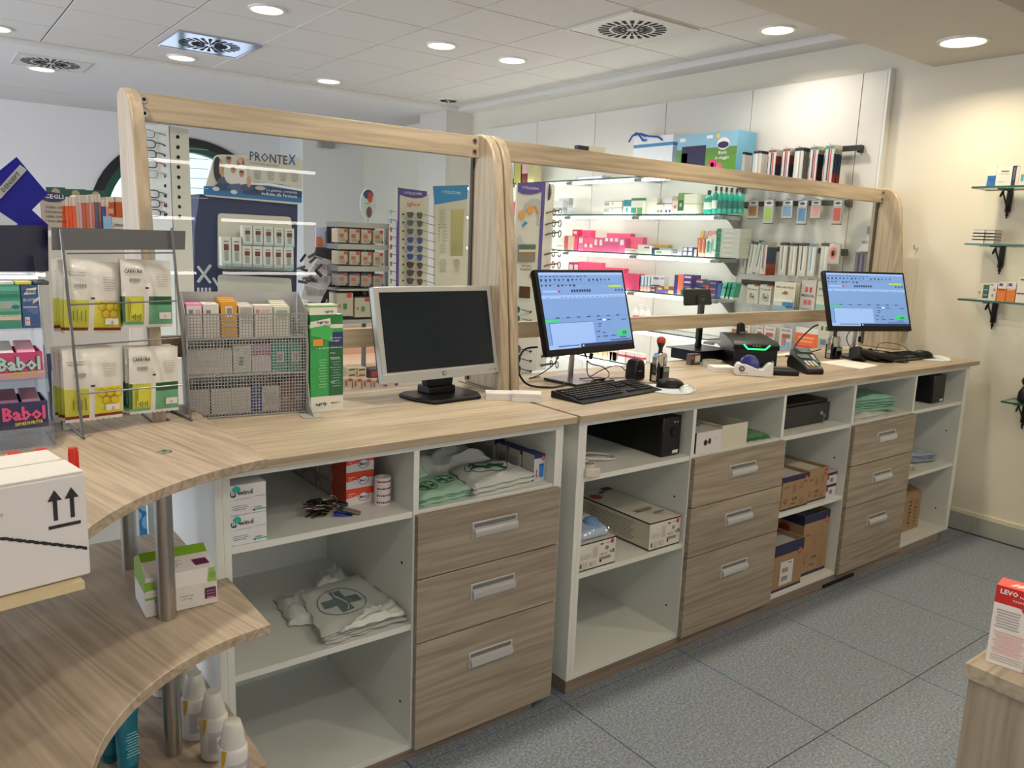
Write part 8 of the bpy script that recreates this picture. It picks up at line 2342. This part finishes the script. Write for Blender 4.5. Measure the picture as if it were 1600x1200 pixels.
for k in range(2):
    cbox(2.712, 2.796, .035, SX2 + k * .056, .055, .26, 'white instrument carton with navy edge and red disc, %s of two' % ('lower', 'upper')[k], [(.76, 'cfced2'), (1, '24284c')], name='instrument_carton', group='white instrument cartons', top='b8b8b4',
         face=[('O', .10, .62, .0125, .0125, 'a83c40'), ('L', .1, .62, .08, .5, 'a83c40'), (.5, .35, .3, .35, '7c7c84'), (.8, .85, .08, .1, 'b8484c')])
a = brown(2.318, 2.545, .012, FR, .215, .26, 'open brown carton with a white barcode ticket in the third bay', band=.24, ticket=True)
filler(*a, 'b8b8bc', 3, 'pale packet inside the ticketed brown carton', 'pale packets in the ticketed carton')
a = brown(2.590, 2.792, .045, FR, .290, .50, 'tall open brown carton with navy rim behind the ticketed one', band=.13)
filler(*a, '6c7c94', 5, 'grey-blue foil packet inside the tall brown carton', 'grey-blue packets in the tall carton')
# --- bay 4 top: turquoise and white bags
TQ = mat('turquoise bag film', '8fc0b0', .4, var=.08, vs=18, bump=.7, bs=40)
bagpile('carrier_bag', 'turquoise carrier bag folded in the fourth bay', [(2.845, .10), (3.27, .030), (3.32, .20), (2.86, .34)], S1 + .020, 5, .013, TQ, .004, 81, None, 'turquoise carrier bags')
bagpile('carrier_bag', 'white carrier bag under the turquoise ones', [(2.84, .012), (3.16, .010), (3.16, .18), (2.85, .2)], S1, 2, .010, BG, .003, 87, None, 'white bags under the turquoise ones')
# --- bay 5 top: second UPS
t = thing('power_supply', 'black uninterruptible power supply in the bay nearest the right wall', 'power supply', (0, 0, 0))
MB().box(3.655, 3.782, .055, .45, S1, S1 + .148, mat('matt black case', '')).build('case', t, bevel=.005)
MB().box(3.652, 3.785, .046, .056, S1 + .002, S1 + .150, mat('black front bezel', '')).build('front_panel', t, bevel=.006)
m = MB().rect((3.752, .0455, S1 + .014), X, Z, .034, .012, C('d4d2d4')); m.build('sticker', t)
# --- bay 5 middle: clear folders and plastic bags
bagpile('plastic_folder', 'pale blue clear plastic folder on the shelf of the last bay', [(3.50, .16), (3.84, .06), (3.87, .26), (3.56, .34)], SX2 + .010, 4, .010, mat('pale blue film', 'a8b4cc', .2, var=.05, bump=.3, bs=30, coat=.4), .003, 91, None, 'pale blue plastic folders', 'folder')
bagpile('plastic_bag', 'clear crinkled bag with a green mark in the last bay', [(3.40, .05), (3.56, .03), (3.60, .20), (3.42, .26)], SX2, 3, .010, mat('pale film', 'c0bcb4', .3, var=.08, bump=.6, bs=40, coat=.3), .005, 95, None, 'clear crinkled bags', 'bag')
tag(MB().lathe([(.022, 0), (.022, .004)], C('8ab04c'), 16).build('green_disc', loc=(3.46, .13, SX2 + .052)), 'small green disc on the crinkled bags in the last bay', 'disc')
# --- bay 5 floor: worn brown box
t = thing('brown_carton', 'worn brown box with smudged black print on the floor of the last bay', 'carton', (3.53, .085, FR))
w, d, h = .235, .30, .205
MB().box(0, w, 0, .004, 0, h, CARD).box(0, w, d - .004, d, 0, h, CARD).box(0, .004, .0045, d - .0045, 0, h, CARD).box(w - .004, w, .0045, d - .0045, 0, h, CARD).box(.0045, w - .0045, .0045, d - .0045, 0, .004, CARD).build('body', t)
MB().add([(0, 0, h), (w, 0, h), (w * .96, .10, h + .03), (w * .5, .14, h + .012), (w * .1, .10, h + .045)], [(0, 1, 2, 3, 4)], CARD).build('flap', t)
MB().add([(0, d, h), (w, d, h), (w, d * .55, h + .020), (0, d * .55, h + .034)], [(3, 2, 1, 0)], CARD).build('flap', t)
m = MB(); dk = C('4c3824')
rr = random.Random(4)
for c_ in (.22, .50, .78):
    for k in range(8): m.rect((w * c_ + rr.uniform(-.006, .006), -.0008, h * (.12 + k * .095)), X, Z, w * rr.uniform(.06, .17), .008, dk if (c_ == .5 or rr.random() < .35) else C('7a5c3c'))
m.build('print', t)
